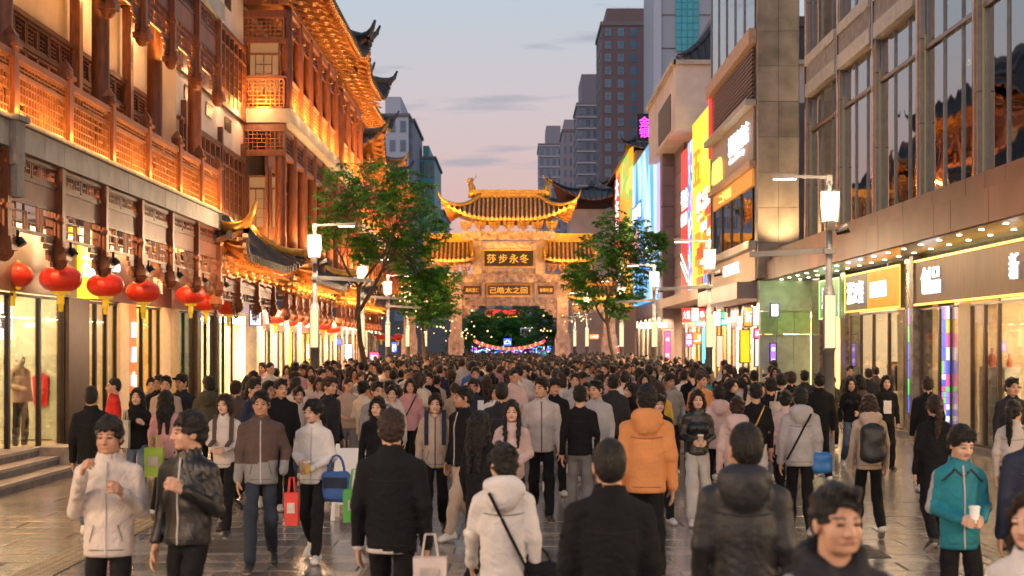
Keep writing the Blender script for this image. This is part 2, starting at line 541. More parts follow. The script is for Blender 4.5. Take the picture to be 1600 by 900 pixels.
def roof(parent, x0, x1, y0, y1, ze, zr, inset, lift, flare, tm, deck_m, ridge_m, step=.3, tiles=('e', 'n'), insx=None, raf=True, corner=2.6, rridge=True, tr=.07, cap=True, hip=.13):
    """hipped roof with swept-up corners. inset: horizontal run from eave to ridge. sides: n (near, -y), e (+x), f (far), w (-x)"""
    cxm, cym = (x0 + x1) / 2, (y0 + y1) / 2
    hx, hy = abs(x1 - x0) / 2, abs(y1 - y0) / 2
    insx = inset if insx is None else insx
    def pt(side, a, v, off=0.0):
        rx, ry = hx - insx * (1 - v), hy - inset * (1 - v)
        z = ze + (zr - ze) * (1 - v) ** 1.45 + off
        if side in 'ns':
            half, out = rx, ry
        else:
            half, out = ry, rx
        t = max(0.0, 1 - (half - abs(a)) / corner)
        g = t * t * v * v
        z += lift * g * (0.6 + 0.4 * t)
        out += flare * g
        a2 = a + math.copysign(flare * g * t, a)
        if side == 'n': return (cxm + a2, cym - out, z)
        if side == 's': return (cxm - a2, cym + out, z)
        if side == 'e': return (cxm + out, cym + a2, z)
        return (cxm - out, cym - a2, z)
    dk, tl, rf = MB(), MB(), MB()
    for side in 'nesw':
        H = hx if side in 'ns' else hy
        def half(v): return hx - insx * (1 - v) if side in 'ns' else hy - inset * (1 - v)
        nu = max(8, int(H * 2 / .45))
        f1 = lambda u, v: pt(side, (2 * u - 1) * half(v), v)
        f2 = lambda u, v: pt(side, (2 * u - 1) * half(v), v, -.12)
        dk.grid(f1, nu, 7)
        dk.grid(f2, nu, 7, 1, True)
        dk.grid(lambda u, v: pt(side, (2 * u - 1) * half(1), 1, -.12 + .12 * v), nu, 1, 1)
        if side in tiles:
            n = int(2 * H / step)
            for i in range(n + 1):
                a = -H + H * 2 * (i + .0) / n
                v0 = max(0, 1 - (H - abs(a)) / max(insx if side in 'ns' else inset, .01))
                pts = [pt(side, a, v0 + (1 - v0) * k / 6, tr * .55) for k in range(7)]
                if v0 < .93: tl.tube(pts, tr, 6)
                e = Vector(pts[-1])
                e2 = Vector(pt(side, a, 1, -.02))
                tl.beam(e, e2 + Vector((0, 0, -.10)), tr * 1.9, .05)
        if raf and side in 'ne':
            n = int(2 * H / .42)
            for i in range(n + 1):
                a = -H + H * 2 * i / n
                q0 = pt(side, a * (half(.45) / half(1)), .45, -.20)
                q1 = pt(side, a, .97, -.17)
                rf.beam(q0, q1, .09, .09)
    d = dk.build('roof', [deck_m, mat('eave_board', (0.24, 0.10, 0.035), .5, var=.2)], parent)
    if tl.v:
        o = tl.build('roof_tiles', tm, d, smooth=False)
        o['kind'] = 'stuff'
    if rf.v:
        o = rf.build('rafters', mat('rafter_timber', (0.27, 0.11, 0.035), .5, var=.2), d)
        o['kind'] = 'stuff'
    for (sd, sg) in (('n', 1), ('n', -1), ('s', 1), ('s', -1)):
        pts = []
        for k in range(13):
            v = k / 12
            rx = hx - insx * (1 - v)
            p = pt(sd, sg * rx, v, .1)
            pts.append(p)
        p1, p2 = Vector(pts[-2]), Vector(pts[-1])
        dr = (p2 - p1).normalized()
        if cap:
            pts += [p2 + dr * .25 + Vector((0, 0, .14)), p2 + dr * .42 + Vector((0, 0, .42))]
        rad = [hip] * (len(pts) - 4) + [hip * .9, hip * .75, hip * .5, hip * .25]
        MB().tube(pts, rad, 7).build('hip_ridge', ridge_m, d, True)
    if rridge:
        MB().box(cxm - hx + insx - .1, cxm + hx - insx + .1, cym - hy + inset - .12, cym + hy - inset + .12, zr - .05, zr + .42).build('ridge', ridge_m, d)
    return d, pt

_lat = {}
def lat(w, h, cell=.14, bar=.028, dep=.03, var=0, m=None, keep=.82):
    k = (round(w, 2), round(h, 2), cell, var, m.name if m else '')
    if k not in _lat: _lat[k] = lattice_mesh(w, h, cell, bar, dep, len(_lat) * 7 + var, m or lattice_m, keep=keep)
    return _lat[k]
def bays(d0, d1, step):
    n = max(1, round((d1 - d0) / step))
    return [d0 + (d1 - d0) * i / n for i in range(n + 1)]
post_cache = {}
def hanging_post(parent, x, y, z0, z1, m=wood):
    k = (round(z1 - z0, 2), m.name)
    if k not in post_cache:
        b, h = MB(), z1 - z0
        b.box(-.085, .085, -.085, .085, .3, h)
        b.box(-.13, .13, -.13, .13, .22, .32)
        b.box(-.16, .16, -.16, .16, .12, .22)
        b.lathe((0, 0, 0), [(.001, -.04), (.07, -.02), (.13, .05), (.15, .12)], 10)
        b.box(-.11, .11, -.11, .11, h * .45, h * .45 + .08)
        post_cache[k] = b.mesh('hanging_post', m)
    return link('hanging_post', post_cache[k], parent, (x, y, z0))
spot_me = None
def spotlight(parent, x, y, z):
    global spot_me
    if spot_me is None:
        b = MB()
        b.tube([(0, 0, 0), (.06, 0, -.1)], [.06, .075], 10)
        b.box(-.02, .02, -.02, .02, 0, .12)
        spot_me = b.mesh('spotlight', black)
    return link('spotlight', spot_me, parent, (x, y, z))

def valance(parent, x, d0, d1, zb, step, zt, posts=True, bracket=True, hung=None):
    """timber band under a ledge: small openwork windows, a red board, a lattice and hanging posts"""
    ys = bays(d0, d1, step)
    for i, y_ in enumerate(ys):
        if posts: hanging_post(parent, x + .02, y_, zb, zt)
    for a, b in zip(ys[:-1], ys[1:]):
        w = b - a - .17
        c = (a + b) / 2
        h = zt - zb
        z3, z2, z1 = zt - h * .20, zt - h * .43, zt - h * .70
        MB().box(x - .05, x + .02, a + .085, b - .085, z3 - .04, z3 + .02).box(x - .05, x + .03, a + .085, b - .085, zt - .06, zt).build('beam', wood2, parent)
        for s in (-1, 1):
            link('openwork_panel', lat(w / 2 - .1, zt - z3 - .1, .09, .025, .02, m=wood2), parent, (x - .02, c + s * w / 4, (zt + z3) / 2))
        box('red_board', x - .06, x - .005, a + .085, b - .085, z2, z3 - .04, woodpink, parent)
        link('lattice_panel', lat(w, z2 - z1, .13, .03, .025, m=wood2), parent, (x - .02, c, (z1 + z2) / 2))
        if bracket:
            for s in (-1, 1):
                e = (a + .085) if s < 0 else (b - .085)
                bb = MB()
                for q in range(5):
                    bb.box(x - .05, x, e, e - s * (.62 - q * .12), z1 - .03 - q * .09, z1 - .03 - q * .09 - .075)
                bb.build('corner_brace', wood2, parent)
    return ys

def strip_light(x, d0, d1, z, energy, side=1, up=60, color=(1.0, 0.44, 0.09), parent=None, w=.06):
    """a lit strip along the street: shines towards -side*x and up"""
    return light('AREA', (x, (d0 + d1) / 2, z), energy, color, w, (0, R(180 - (90 - up)) if side > 0 else R(-(180 - (90 - up))), 0), parent, d1 - d0, 'strip_light')

# ============================================================ left: near timber building
A = thing('timber_building', 'long red timber building nearest on the left with lit lattice balcony over shops', 'building', (-9, 30, 0))
A_posts = [16.4, 19.2, 21.9, 24.6, 27.25, 29.95, 32.7, 35.0, 37.1]
xL = -7.2
# stone ledge in slabs
y = 15.2
k = 0
while y < 37.15:
    w = 1.0
    e = min(y + w, 37.2)
    box('ledge_slab', xL - .45, xL + .10 + rnd.uniform(-.003, .003), y + .004, e - .004, 5.0, 5.36, stone, A)
    y += w
box('coping', xL - .45, xL + .16, 15.2, 37.25, 5.363, 5.43, stone_d, A)
MB().box(xL - .3, xL + .2, 21.55, 21.95, 4.75, 5.37).box(xL - .36, xL + .26, 21.5, 22.0, 5.37, 5.46).box(xL - .3, xL + .2, 21.6, 21.9, 4.3, 4.75).build('stone_corbel', stone_d, A)
def railing(parent, x, posts, z0, z1, d_first=None, energy=26):
    for y_ in posts:
        b = MB()
        b.box(x - .1, x + .1, y_ - .1, y_ + .1, z0, z1 + .1)
        b.box(x - .14, x + .14, y_ - .14, y_ + .14, z1 + .1, z1 + .16)
        b.box(x - .1, x + .1, y_ - .1, y_ + .1, z1 + .16, z1 + .26)
        b.add([(x - .11, y_ - .11, z1 + .26), (x + .11, y_ - .11, z1 + .26), (x + .11, y_ + .11, z1 + .26), (x - .11, y_ + .11, z1 + .26), (x, y_, z1 + .44)], [(0, 1, 4), (1, 2, 4), (2, 3, 4), (3, 0, 4)])
        b.build('railing_post', wood, parent)
    for a, b_ in zip(posts[:-1], posts[1:]):
        w = b_ - a - .2
        c = (a + b_) / 2
        box('handrail', x - .07, x + .07, a + .1, b_ - .1, z1 - .04, z1 + .06, woodpink, parent)
        link('lattice_panel', lat(w, .16, .16, .02, .03), parent, (x, c, z1 - .14))
        link('lattice_panel', lat(w, z1 - z0 - .28, .135, .024, .03, var=1, keep=.93), parent, (x, c, (z0 + z1 - .24) / 2 + .01))
        strip_light(x + .32, a + .15, b_ - .15, z0 + .03, energy, 1, 55, parent=parent, w=.04)
        light('POINT', (x + .19, b_, z0 + .1), energy * .3, (1, .42, .08), .04, parent=parent)
railing(A, xL, A_posts, 5.45, 6.35, energy=25)
# upper storey behind the balcony
xb = -8.9
box('balcony_floor', xb - .3, xL - .45, 15, 37.2, 5.0, 5.35, stone_d, A)
box('rear_wall', xb - .6, xb - .1, 15, 37.6, 5.36, 11.0, plaster, A)
WIN = window_mesh(.66, 2.1, wood, dark_back)
WINT = window_mesh(.66, .5, wood2, dark_back)
y = 15.4
while y < 37.2:
    link('lattice_window', WIN, A, (xb, y + .34, 6.5))
    link('transom_window', WINT, A, (xb, y + .34, 7.85))
    y += .69
MB().box(xb - .1, xb + .08, 15, 37.4, 7.56, 7.64).box(xb - .1, xb + .1, 15, 37.4, 8.11, 8.2).box(xb - .1, xb + .06, 15, 37.4, 5.36, 5.46).build('wall_plate', wood2, A)
for y_ in (18.2, 23.1, 28.6, 32.9, 37.0):
    b = MB()
    b.lathe((-7.72, y_, 5.36), [(.21, 0), (.2, .2), (.165, .24), (.16, 4.3), (.22, 4.36), (.22, 4.62)], 18)
    b.build('pillar', wood, A, True)
    light('POINT', (-7.47, y_ + .02, 5.6), 12, (1, .44, .1), .05, parent=A)
for y_ in (25.2, 30.8, 34.9):
    b = MB()
    b.box(xb, xb + .2, y_ - .12, y_ + .12, 5.36, 9.9)
    b.build('wall_post', wood, A)
    light('POINT', (xb + .5, y_ + 1.2, 9.5), 34, (1, .55, .2), .1, parent=A)
box('soffit', xb - .1, xL - .12, 15, 37.3, 10.0, 10.08, wood2, A)
y = 15.3
while y < 37.2:
    box('soffit_slat', xb - .1, xL - .12, y, y + .09, 9.9, 9.995, lattice_m, A)
    y += .42
valance(A, xL, 24.6, 37.1, 8.0, 2.7, 10.05)
for y_ in (27.0, 30.0, 33.0, 36.0):
    MB().beam((xb, y_, 9.7), (xL, y_, 9.7), .16, .22).build('cross_beam', wood, A)
y = 24
while y < 37.3:
    box('ledge_slab', xL - .4, xL + .12 + rnd.uniform(-.003, .003), y + .004, min(y + 1.0, 37.5) - .004, 10.08, 10.5, stone, A)
    y += 1.0
strip_light(xL - .2, 25, 36.8, 8.3, 150, 1, 85, (1, .45, .1), A)
# porch under the ledge
zs = valance(A, xL, 16.4, 37.1, 3.42, 2.62, 4.98)
box('porch_soffit', -8.7, xL - .1, 15, 37.2, 4.84, 4.9, wood2, A)
y = 15.4
while y < 37:
    box('soffit_slat', -8.7, xL - .1, y, y + .1, 4.75, 4.835, lattice_m, A)
    y += .45
for y_ in zs:
    spotlight(A, xL + .16, y_ + .18, 3.72)
for y_ in (20.5, 23.2, 25.9, 28.6, 31.3, 34, 36.4):
    light('POINT', (-7.9, y_, 4.55), 120, (1, .52, .2), .12, parent=A)
    light('POINT', (xL + .17, y_ + 1.35, 3.75), 2.2, (1, .22, .05), .03, parent=A)

# plain plastered bay beyond the balcony
xw = -8.3
box('plaster_wall', -14, xw, 37.62, 46.9, 5.3, 15.5, plasterp, A)
for (z_, h_) in ((6.7, 1.0), (10.1, .95)):
    y = 37.9
    while y < 46.4:
        link('lattice_window', WIN, A, (xw + .06, y + .34, z_))
        y += .69
    MB().box(xw, xw + .12, 37.62, 46.8, z_ + 1.06, z_ + 1.14).box(xw, xw + .12, 37.62, 46.8, z_ - 1.14, z_ - 1.06).build('wall_plate', wood2, A)
for z_ in (8.55, 12.1):
    for y_ in (38.9, 41.6, 44.3):
        MB().box(xw - .02, xw + .03, y_ - .45, y_ + .45, z_ - .17, z_ + .17).box(xw + .031, xw + .05, y_ - .5, y_ + .5, z_ + .17, z_ + .2).build('vent_window', bronze, A)
for y_ in (38.2, 42.9, 46.5):
    box('wall_post', xw - .02, xw + .14, y_ - .08, y_ + .08, 5.4, 8.3, wood2, A)
for y_ in (39.5, 43, 46):
    light('POINT', (xw + .5, y_, 5.75), 50, (1, .45, .14), .08, parent=A)
    light('POINT', (xw + .5, y_, 9.2), 40, (1, .5, .2), .08, parent=A)
# porch roof with a swept corner under that bay
roof(A, -9.5, -6.75, 36.9, 47.3, 4.45, 5.75, 1.3, .55, .35, tile_m, tile_m, gold, step=.3, tiles='en', corner=2.6, rridge=False, hip=.16)
for y_ in bays(37.6, 46.6, 1.3): link('bracket', BRK, A, (-7.5, y_, 3.85), scale=(.8, .8, .8))
valance(A, -7.35, 37.7, 46.4, 3.1, 2.9, 4.0)
strip_light(-7.0, 37.6, 46.5, 4.0, 130, 1, 80, (1, .45, .1), A)
strip_light(-7.9, 37.6, 46.5, 5.35, 130, 1, 50, (1, .45, .08), A)

# ---- left shopfronts at street level (parts of the building): steps, glass, frames, rooms behind
xs = -8.6
for k, (x_, z_) in enumerate(((-7.5, .15), (-7.85, .30), (-8.2, .45))):
    box('step', -9.3, x_, 15.5, 26.4, z_ - .15 + .003 * (k > 0), z_, stone_d, A)
    box('step_edge', x_ - .02, x_ + .012, 15.5, 26.41, z_ - .05, z_ + .004, stone, A)
box('plinth', -9.3, -8.25, 26.42, 46.9, 0, .28, stone_d, A)
box('kerb_stone', -8.3, -7.6, 26.42, 27.3, 0, .45, stone_d, A)
box('shop_floor', -13.4, -8.62, 15, 70, -.02, .285, mat('shop_floor', (.5, .4, .28), .25), A)
box('shop_rear', -13.6, -13.4, 15, 70, 0, 5, cream_in, A)
box('shop_ceiling', -13.4, -8.72, 15, 47, 3.55, 3.7, white_m, A)
for y_ in (17, 19.6, 22.2, 24.8, 27.4, 30.0, 32.6, 35.2, 37.8, 40.4, 43, 45.6):
    box('ceiling_light', -12.6, -9.2, y_ - .25, y_ + .25, 3.49, 3.54, e_ceil, A)
for (y_, m_) in ((22.5, cream_in), (31.2, mat('pale_sage_wall', (.50, .55, .45), .6)), (34.1, cream_in), (38.4, mat('mustard_wall', (.6, .42, .12), .6)), (41.7, mat('aqua_wall', (.25, .40, .42), .5))):
    box('partition', -13.4, -8.75, y_ - .08, y_ + .08, .29, 3.54, m_, A)
def shop_glass(parent, x, y0, y1, z0, z1, m=glass, fr=black, w=.05, side=1):
    box('glass_pane', x - .01, x + .01, y0 + w, y1 - w, z0 + w, z1 - w, m, parent)
    b = MB()
    b.box(x - .04, x + .04, y0, y0 + w, z0, z1).box(x - .04, x + .04, y1 - w, y1, z0, z1)
    b.box(x - .038, x + .038, y0 + w, y1 - w, z0, z0 + w).box(x - .038, x + .038, y0 + w, y1 - w, z1 - w, z1)
    b.build('window_frame', fr, parent)
for (a, b_) in ((15.6, 18.2), (18.2, 20.8), (20.8, 23.4), (23.4, 26.0), (26.0, 27.7), (27.7, 29.2), (30.6, 31.4), (31.4, 32.2), (32.2, 33.0), (34.4, 35.3), (35.3, 36.2), (36.2, 37.0),
                (38.8, 39.8), (39.8, 41), (41.5, 42.6), (42.6, 43.8), (44.1, 45.2), (45.2, 46.6)):
    shop_glass(A, xs, a, b_, .30, 3.1)
for (a, b_, m_) in ((29.2, 30.6, bronze), (33.0, 33.75, cream_in), (33.75, 34.4, emat('orange_column', (1, .22, .02), .55)), (37.0, 37.8, cream_in), (37.8, 38.8, mat('mustard_stone', (.5, .34, .12), .4)), (41.0, 41.5, bronze), (43.8, 44.1, bronze)):
    box('shop_pillar', xs - .12, xs + .12, a + .003, b_ - .003, .0, 3.12, m_, A)
fas = mat('bronze_fascia', (.14, .11, .09), .3, metal=.6, var=.15, scale=1)
for (a, b_, m_) in ((15.5, 24.9, fas), (24.91, 29.8, fas), (31.2, 34.0, mat('plum_fascia', (.10, .05, .05), .35)), (34.01, 38, mat('walnut_fascia', (.09, .04, .025), .35)), (38.01, 46.6, mat('mauve_fascia', (.38, .24, .22), .5))):
    box('fascia', xs - .1, xs + .1, a, b_, 3.13, 4.3, m_, A)
lettering('己禾', e_letter, (xs + .13, 24.3, 3.6), .35, 'right', A)
sgn = thing('lit_shop_sign', 'bright yellow lit box sign with white characters behind the lanterns', 'sign', (xs, 30.5, 3.15))
box('sign_box', xs - .08, xs + .14, 29.81, 31.19, 3.15, 4.5, emat('yellow_sign', (1, .62, .02), 1.6), sgn)
lettering('古方', e_letter, (xs + .16, 30.5, 3.8), .5, 'right', sgn)
lettering('茶 面', emat('gold_letter', (1, .55, .25), 1.2), (xs + .13, 36.4, 3.62), .36, 'right', A)
lettering('小上海', emat('red_letter', (1, .25, .12), 2.2), (xs + .13, 44.2, 3.45), .32, 'right', A)
for k in range(4): lettering('日月山川'[k], e_letter, (xs + .14, 34.08, 2.55 - .55 * k), .34, 'right', A)
lettering('●●●', emat('blue_white_letter', (.75, .8, 1), 3), (xs + .13, 32.6, 3.85), .16, 'right', A)

# small things seen in the left windows
def poster(name, label, x, y0, y1, z0, z1, m, txt=None, tmat=None, cat='poster'):
    t = thing(name, label, cat, (x, (y0 + y1) / 2, z0))
    box('panel', x - .03, x, y0, y1, z0, z1, m, t)
    if txt: lettering(txt, tmat or black, (x + .025, (y0 + y1) / 2, (z0 + z1) / 2), (z1 - z0) * .4, 'right', t, ext=.01)
    return t
e_poster = emat('poster_white', (1, .93, .8), 2.2)
poster('lit_poster', 'white lit menu board high in the nearest left shop window', xs - .3, 26.3, 27.2, 2.3, 2.95, e_poster, '菜单', mat('ink', (.05, .04, .04)), 'sign')
poster('lit_poster', 'pale blue lit strip sign at the left edge of the photo', xs - .2, 24.6, 25.8, 2.45, 2.72, emat('pale_blue_sign', (.75, .88, 1), 2.5), '精选好物', mat('ink'[:3], (.05, .05, .1)), 'sign')
poster('lit_poster', 'small white framed notice below the pale blue strip sign', xs - .2, 24.9, 25.5, 2.0, 2.28, e_poster, '新品', mat('ink', (.05, .04, .04)), 'sign')
poster('lit_poster', 'white square lit card above the round red sign', xs - .2, 25.25, 25.6, 1.35, 1.62, e_poster, 'i', mat('ink', (.05, .04, .04)), 'sign')
t = thing('round_sign', 'red round lit sign with white characters low in the nearest left window', 'sign', (xs - .2, 25.3, .8))
MB().tube([(xs - .22, 25.35, 1.0), (xs - .16, 25.35, 1.0)], .36, 24).build('disc', emat('red_disc', (1, .05, .02), 1.2), t)
lettering('好茶', e_letter, (xs - .13, 25.35, 1.0), .28, 'right', t)
# ============================================================ left: tall timber houses with swept eaves
def timber_house(label, d0, d1, L, z_l, z_e, over, depth=8, near=True, dim=1.0, lit=True, tl=tile_m, lift=1.15, porch=True, lights=True):
    T = thing('timber_house', label, 'building', (-L - 3, (d0 + d1) / 2, 0))
    x = -L
    zf2 = 5.3
    box('core', x - depth, x - 1.3, d0 + .3, d1 - .3, zf2, z_e, plasterp if near else wood2, T)
    ys = bays(d0 + .25, d1 - .25, 2.6)
    # second storey: pillars, windows and boards
    for i, y_ in enumerate(ys):
        MB().lathe((x - .2, y_, zf2 - .4), [(.19, 0), (.17, .1), (.16, z_l - zf2 + .3)], 12).build('pillar', wood, T, True)
    w = ys[1] - ys[0]
    nw = max(2, int((w - .36) / .72))
    pm = window_mesh((w - .36) / nw, 2.2, wood, dark_back)
    for a, b in zip(ys[:-1], ys[1:]):
        for k in range(nw):
            link('lattice_window', pm, T, (x - .55, a + .18 + (w - .36) * (k + .5) / nw, zf2 + 1.25))
        box('wall_board', x - .7, x - .6, a + .1, b - .1, zf2, z_l, woodpink, T)
        link('lattice_panel', lat(w - .4, .55, .13, .028, .03, m=wood2), T, (x - .2, (a + b) / 2, z_l - .5))
        MB().box(x - .28, x - .12, a + .16, b - .16, z_l - .18, z_l - .02).box(x - .28, x - .12, a + .16, b - .16, z_l - .95, z_l - .82).build('beam', wood, T)
    # stone ledge, slab by slab, turning the near corner
    y = d0 - .15
    while y < d1 - .1:
        box('ledge_slab', x - 1.2, x + .18 + rnd.uniform(-.004, .004), y + .004, min(y + 1.2, d1 + .1) - .004, z_l, z_l + .42, stone, T)
        y += 1.2
    # third storey: open gallery with lit railing
    zg = z_l + .45
    zt = z_e - .75
    for i, y_ in enumerate(ys):
        MB().lathe((x, y_, zg), [(.2, 0), (.17, .12), (.155, zt - zg)], 12).build('pillar', wood, T, True)
        MB().box(x - .1, x + .22, y_ - .1, y_ + .1, zt - .55, zt - .35).build('pillar_corbel', wood2, T)
    for a, b in zip(ys[:-1], ys[1:]):
        c = (a + b) / 2
        box('handrail', x - .06, x + .08, a + .16, b - .16, zg + .92, zg + 1.0, woodpink, T)
        link('lattice_panel', lat(w - .34, .86, .13, .032, .03, var=1, keep=.9), T, (x + .02, c, zg + .46))
        box('rear_wall', x - 1.35, x - 1.28, a, b, zg, zt, woodpink, T)
        for k in range(nw):
            link('lattice_window', pm, T, (x - 1.22, a + .18 + (w - .36) * (k + .5) / nw, zg + 1.25))
        link('lattice_panel', lat(w - .34, .5, .13, .028, .03, m=wood2), T, (x, c, zt - .3))
        box('beam', x - .1, x + .1, a + .15, b - .15, zt - .04, zt + .16, wood, T)
        if lights: light('POINT', (x + .25, c, zg + .2), 48 * dim, (1, .46, .11), .1, parent=T)
    if lights:
        strip_light(x + .45, d0, d1, zg + .02, 560 * dim, 1, 82, (1, .46, .1), T, .1)
        strip_light(x + .2, d0 + .3, d1 - .3, zf2 + .3, 260 * dim, 1, 70, (1, .48, .14), T, .08)
        light('AREA', (x - .7, d0 - .55, zg), 60 * dim, (1, .45, .1), .3, (R(180), 0, 0), T, 1.2)
    # near gable side
    if near:
        xg = x - 1.5
        for (za, zb2) in ((zf2, z_l), (zg, zt)):
            MB().box(xg, x, d0 + .02, d0 + .1, zb2 - 1.0, zb2 - .86).box(xg, x, d0 + .02, d0 + .1, zb2 - .2, zb2).build('beam', wood, T)
            o = link('lattice_panel', lat(1.35, .62, .13, .03, .03), T, (x - .75, d0 + .06, zb2 - .53), (0, 0, R(90)))
            MB().lathe((xg, d0 + .2, za - .1), [(.17, 0), (.16, zb2 - za)], 12).build('pillar', wood, T, True)
            link('lattice_window', window_mesh(1.0, 2.0, wood, emat('warm_window', (1, .5, .2), .25)), T, (x - .75, d0 + .45, za + 1.15), (0, 0, R(-90)))
        o = link('lattice_panel', lat(1.35, .86, .13, .032, .03, var=2, keep=.9), T, (x - .75, d0 + .06, zg + .46), (0, 0, R(90)))
        box('handrail', xg, x, d0 + .01, d0 + .12, zg + .92, zg + 1.0, woodpink, T)
        light('POINT', (x - .75, d0 - .35, zg + .15), 30 * dim, (1, .45, .1), .08, parent=T)
        light('POINT', (x - .75, d0 - .35, zf2 + .2), 30 * dim, (1, .45, .1), .08, parent=T)
    # brackets and the great roof
    for y_ in bays(d0, d1, .95):
        link('bracket', BRK, T, (x - .05, y_, zt + .16), scale=(1.25, 1.2, 1.0))
    for k in range(6):
        link('bracket', BRK, T, (x - .6 - k * .9, d0 + .1, zt + .16), (0, 0, R(-90)), (1.25, 1.2, 1.0))
    box('wall_plate', x - depth, x + .12, d0, d1, zt + .17, zt + .32, wood, T)
    roof(T, x - depth, x + over, d0 - over, d1 + over, z_e, z_e + 3.6, 3.9, lift, .12, tl, tile_m, tile_m, step=.34, tiles='en', corner=3.4, hip=.2)
    # porch roof over the shops
    if porch:
        roof(T, x - 2.2, x + .55, d0 + .5, d1 - .2, 4.35, 5.5, 1.3, .6, .35, tile_m, tile_m, gold, step=.32, tiles='en', corner=2.4, rridge=False, hip=.17)
        for y_ in bays(d0 + .8, d1 - .5, 1.1): link('bracket', BRK_G, T, (x - .25, y_, 3.75), scale=(.85, .9, .85))
        valance(T, x - .15, d0 + .9, d1 - .6, 3.0, 1.7, 3.9, bracket=False)
        if lights:
            strip_light(x + .15, d0 + 1, d1 - 1, 3.95, 200 * dim, 1, 85, (1, .45, .1), T, .06)
            strip_light(x - .4, d0 + 1, d1 - 1, 5.15, 60 * dim, 1, 45, (1, .45, .08), T, .06)
    return T, ys
B1, B1y = timber_house('tall timber house with sweeping lit eaves next to the plastered bay', 46.9, 59.6, 7.0, 9.0, 13.2, 1.2)
B2, B2y = timber_house('second tall timber house with lit swept eaves, beyond the first', 61.2, 69.2, 7.0, 9.0, 13.1, 1.15, near=False)
B3, B3y = timber_house('lower dark tiled timber house with upturned eaves, behind the left tree', 72.5, 86.0, 7.4, 7.6, 11.0, 1.2, near=True, dim=1.1)
B4, B4y = timber_house('tall far timber house with dark swept roof left of the archway', 89, 104, 9.6, 12.4, 16.6, 1.2, near=True, dim=2.2, porch=False)  # height and lamps raised so its lit eaves reflect in the right glass
B5, B5y = timber_house('farthest timber house on the left, mostly hidden behind the left tree', 106.5, 124, 8.8, 9.4, 13.8, 1.2, near=True, dim=1.8, porch=False)
# shops along the foot of those houses: lit rooms between pillars
cols = [('pale_wall', (.62, .55, .45)), ('ochre_wall', (.55, .36, .10)), ('blush_wall', (.62, .40, .34)), ('grey_wall', (.35, .34, .33)), ('sage_wall', (.42, .46, .36))]
srnd = random.Random(3)
lit_cols = [('lit_yellow_panel', (1, .72, .02), 1.6), ('lit_white_panel', (1, .88, .66), 2.0), ('lit_warm_panel', (1, .62, .25), 1.8), ('lit_pink_panel', (1, .45, .42), 1.2), ('lit_cool_panel', (.75, .9, 1), 1.6), ('lit_lime_panel', (.75, 1, .45), 1.2)]
def shop_row(T, x, d0, d1, side, ztop, seed, deep=3.0):
    q = random.Random(seed)
    s = side
    box('shop_rear', x - s * deep, x - s * (deep + .1), d0, d1, 0, ztop, cream_in, T)
    box('shop_ceiling', x - s * .1, x - s * deep, d0, d1, ztop, ztop + .1, white_m, T)
    y = d0
    while y < d1 - .3:
        w = min(q.uniform(.5, 1.0), d1 - y)
        n_, c_ = q.choice(cols)
        box('shop_pillar', x - s * .3, x + s * .06, y, y + w - .01, 0, ztop, mat(n_, c_, .5), T)
        y += w
        w2 = min(q.uniform(1.6, 3.2), d1 - y)
        if w2 < .5: break
        ke = q.random()
        if ke < .45:
            n_, c_, s_ = q.choice(lit_cols)
            box('lit_panel', x - s * .06, x, y + .05, y + w2 * .45, .1, ztop - .4, emat(n_, c_, s_), T)
            shop_glass(T, x, y + w2 * .5, y + w2 - .02, .1, ztop - .4, fr=bronze)
        else:
            shop_glass(T, x, y + .02, y + w2 / 2, .1, ztop - .4, fr=bronze)
            shop_glass(T, x, y + w2 / 2 + .01, y + w2 - .02, .1, ztop - .4, fr=bronze)
        box('ceiling_light', x - s * .4, x - s * (deep - .3), y + .3, y + w2 - .3, ztop - .06, ztop - .02, e_ceil, T)
        n_, c_ = q.choice(cols)
        box('fascia', x - s * .1, x + s * .05, y + .02, y + w2 - .02, ztop - .38, ztop + .4, mat('plum_fascia', (.10, .05, .05)), T)
        lettering(q.choice(['茶', '米行', '糕点', '布庄', '鞋', '药房', '面馆', '书局']), emat('lit_%s' % (('red', (1, .2, .1)), ('gold', (1, .6, .2)), ('white', (1, .95, .9)))[q.randrange(3)][0], (1, .75, .5), 2.5),
                  (x + s * .08, y + w2 / 2, ztop), .42, 'right' if s > 0 else 'left', T)
        y += w2
shop_row(B1, -8.0, 47.2, 60.9, 1, 3.1, 2)
shop_row(B2, -8.1, 61.3, 72, 1, 3.1, 4)
shop_row(B3, -8.4, 72.6, 88, 1, 3.2, 6)
shop_row(B4, -9.2, 90.6, 104, 1, 3.2, 8)
# hanging notice boards and panels among the left shops
def cam_sign(name, label, px0, py0, px1, py1, d, m, txt=None, tm=None, cat='sign', vert=False, group=None, frame=None):
    """a board standing out from a wall, facing along the street"""
    x0, x1, z1, z0 = Xp(px0, d), Xp(px1, d), Zp(py0, d), Zp(py1, d)
    t = thing(name, label, cat, ((x0 + x1) / 2, d, z0), group)
    box('sign_box', x0, x1, d, d + .12, z0, z1, m, t)
    w, h = x1 - x0, z1 - z0
    fr = MB()
    g = .03
    fr.box(x0 - g, x0, d - .015, d + .13, z0 - g, z1 + g).box(x1, x1 + g, d - .015, d + .13, z0 - g, z1 + g).box(x0, x1, d - .015, d + .13, z1, z1 + g).box(x0, x1, d - .015, d + .13, z0 - g, z0)
    fr.build('sign_frame', frame or black, t)
    if txt:
        n = len(txt)
        if vert:
            hh = min(w * .75, h / n * .85)
            for k, ch in enumerate(txt): lettering(ch, tm or e_letter, ((x0 + x1) / 2, d - .02, z1 - h * (k + .5) / n), hh, 'cam', t, ext=.01)
        else:
            lettering(txt, tm or e_letter, ((x0 + x1) / 2, d - .02, (z0 + z1) / 2), h * .6, 'cam', t, width=w * .82, ext=.01)
    return t
ink = mat('ink', (.05, .04, .04))
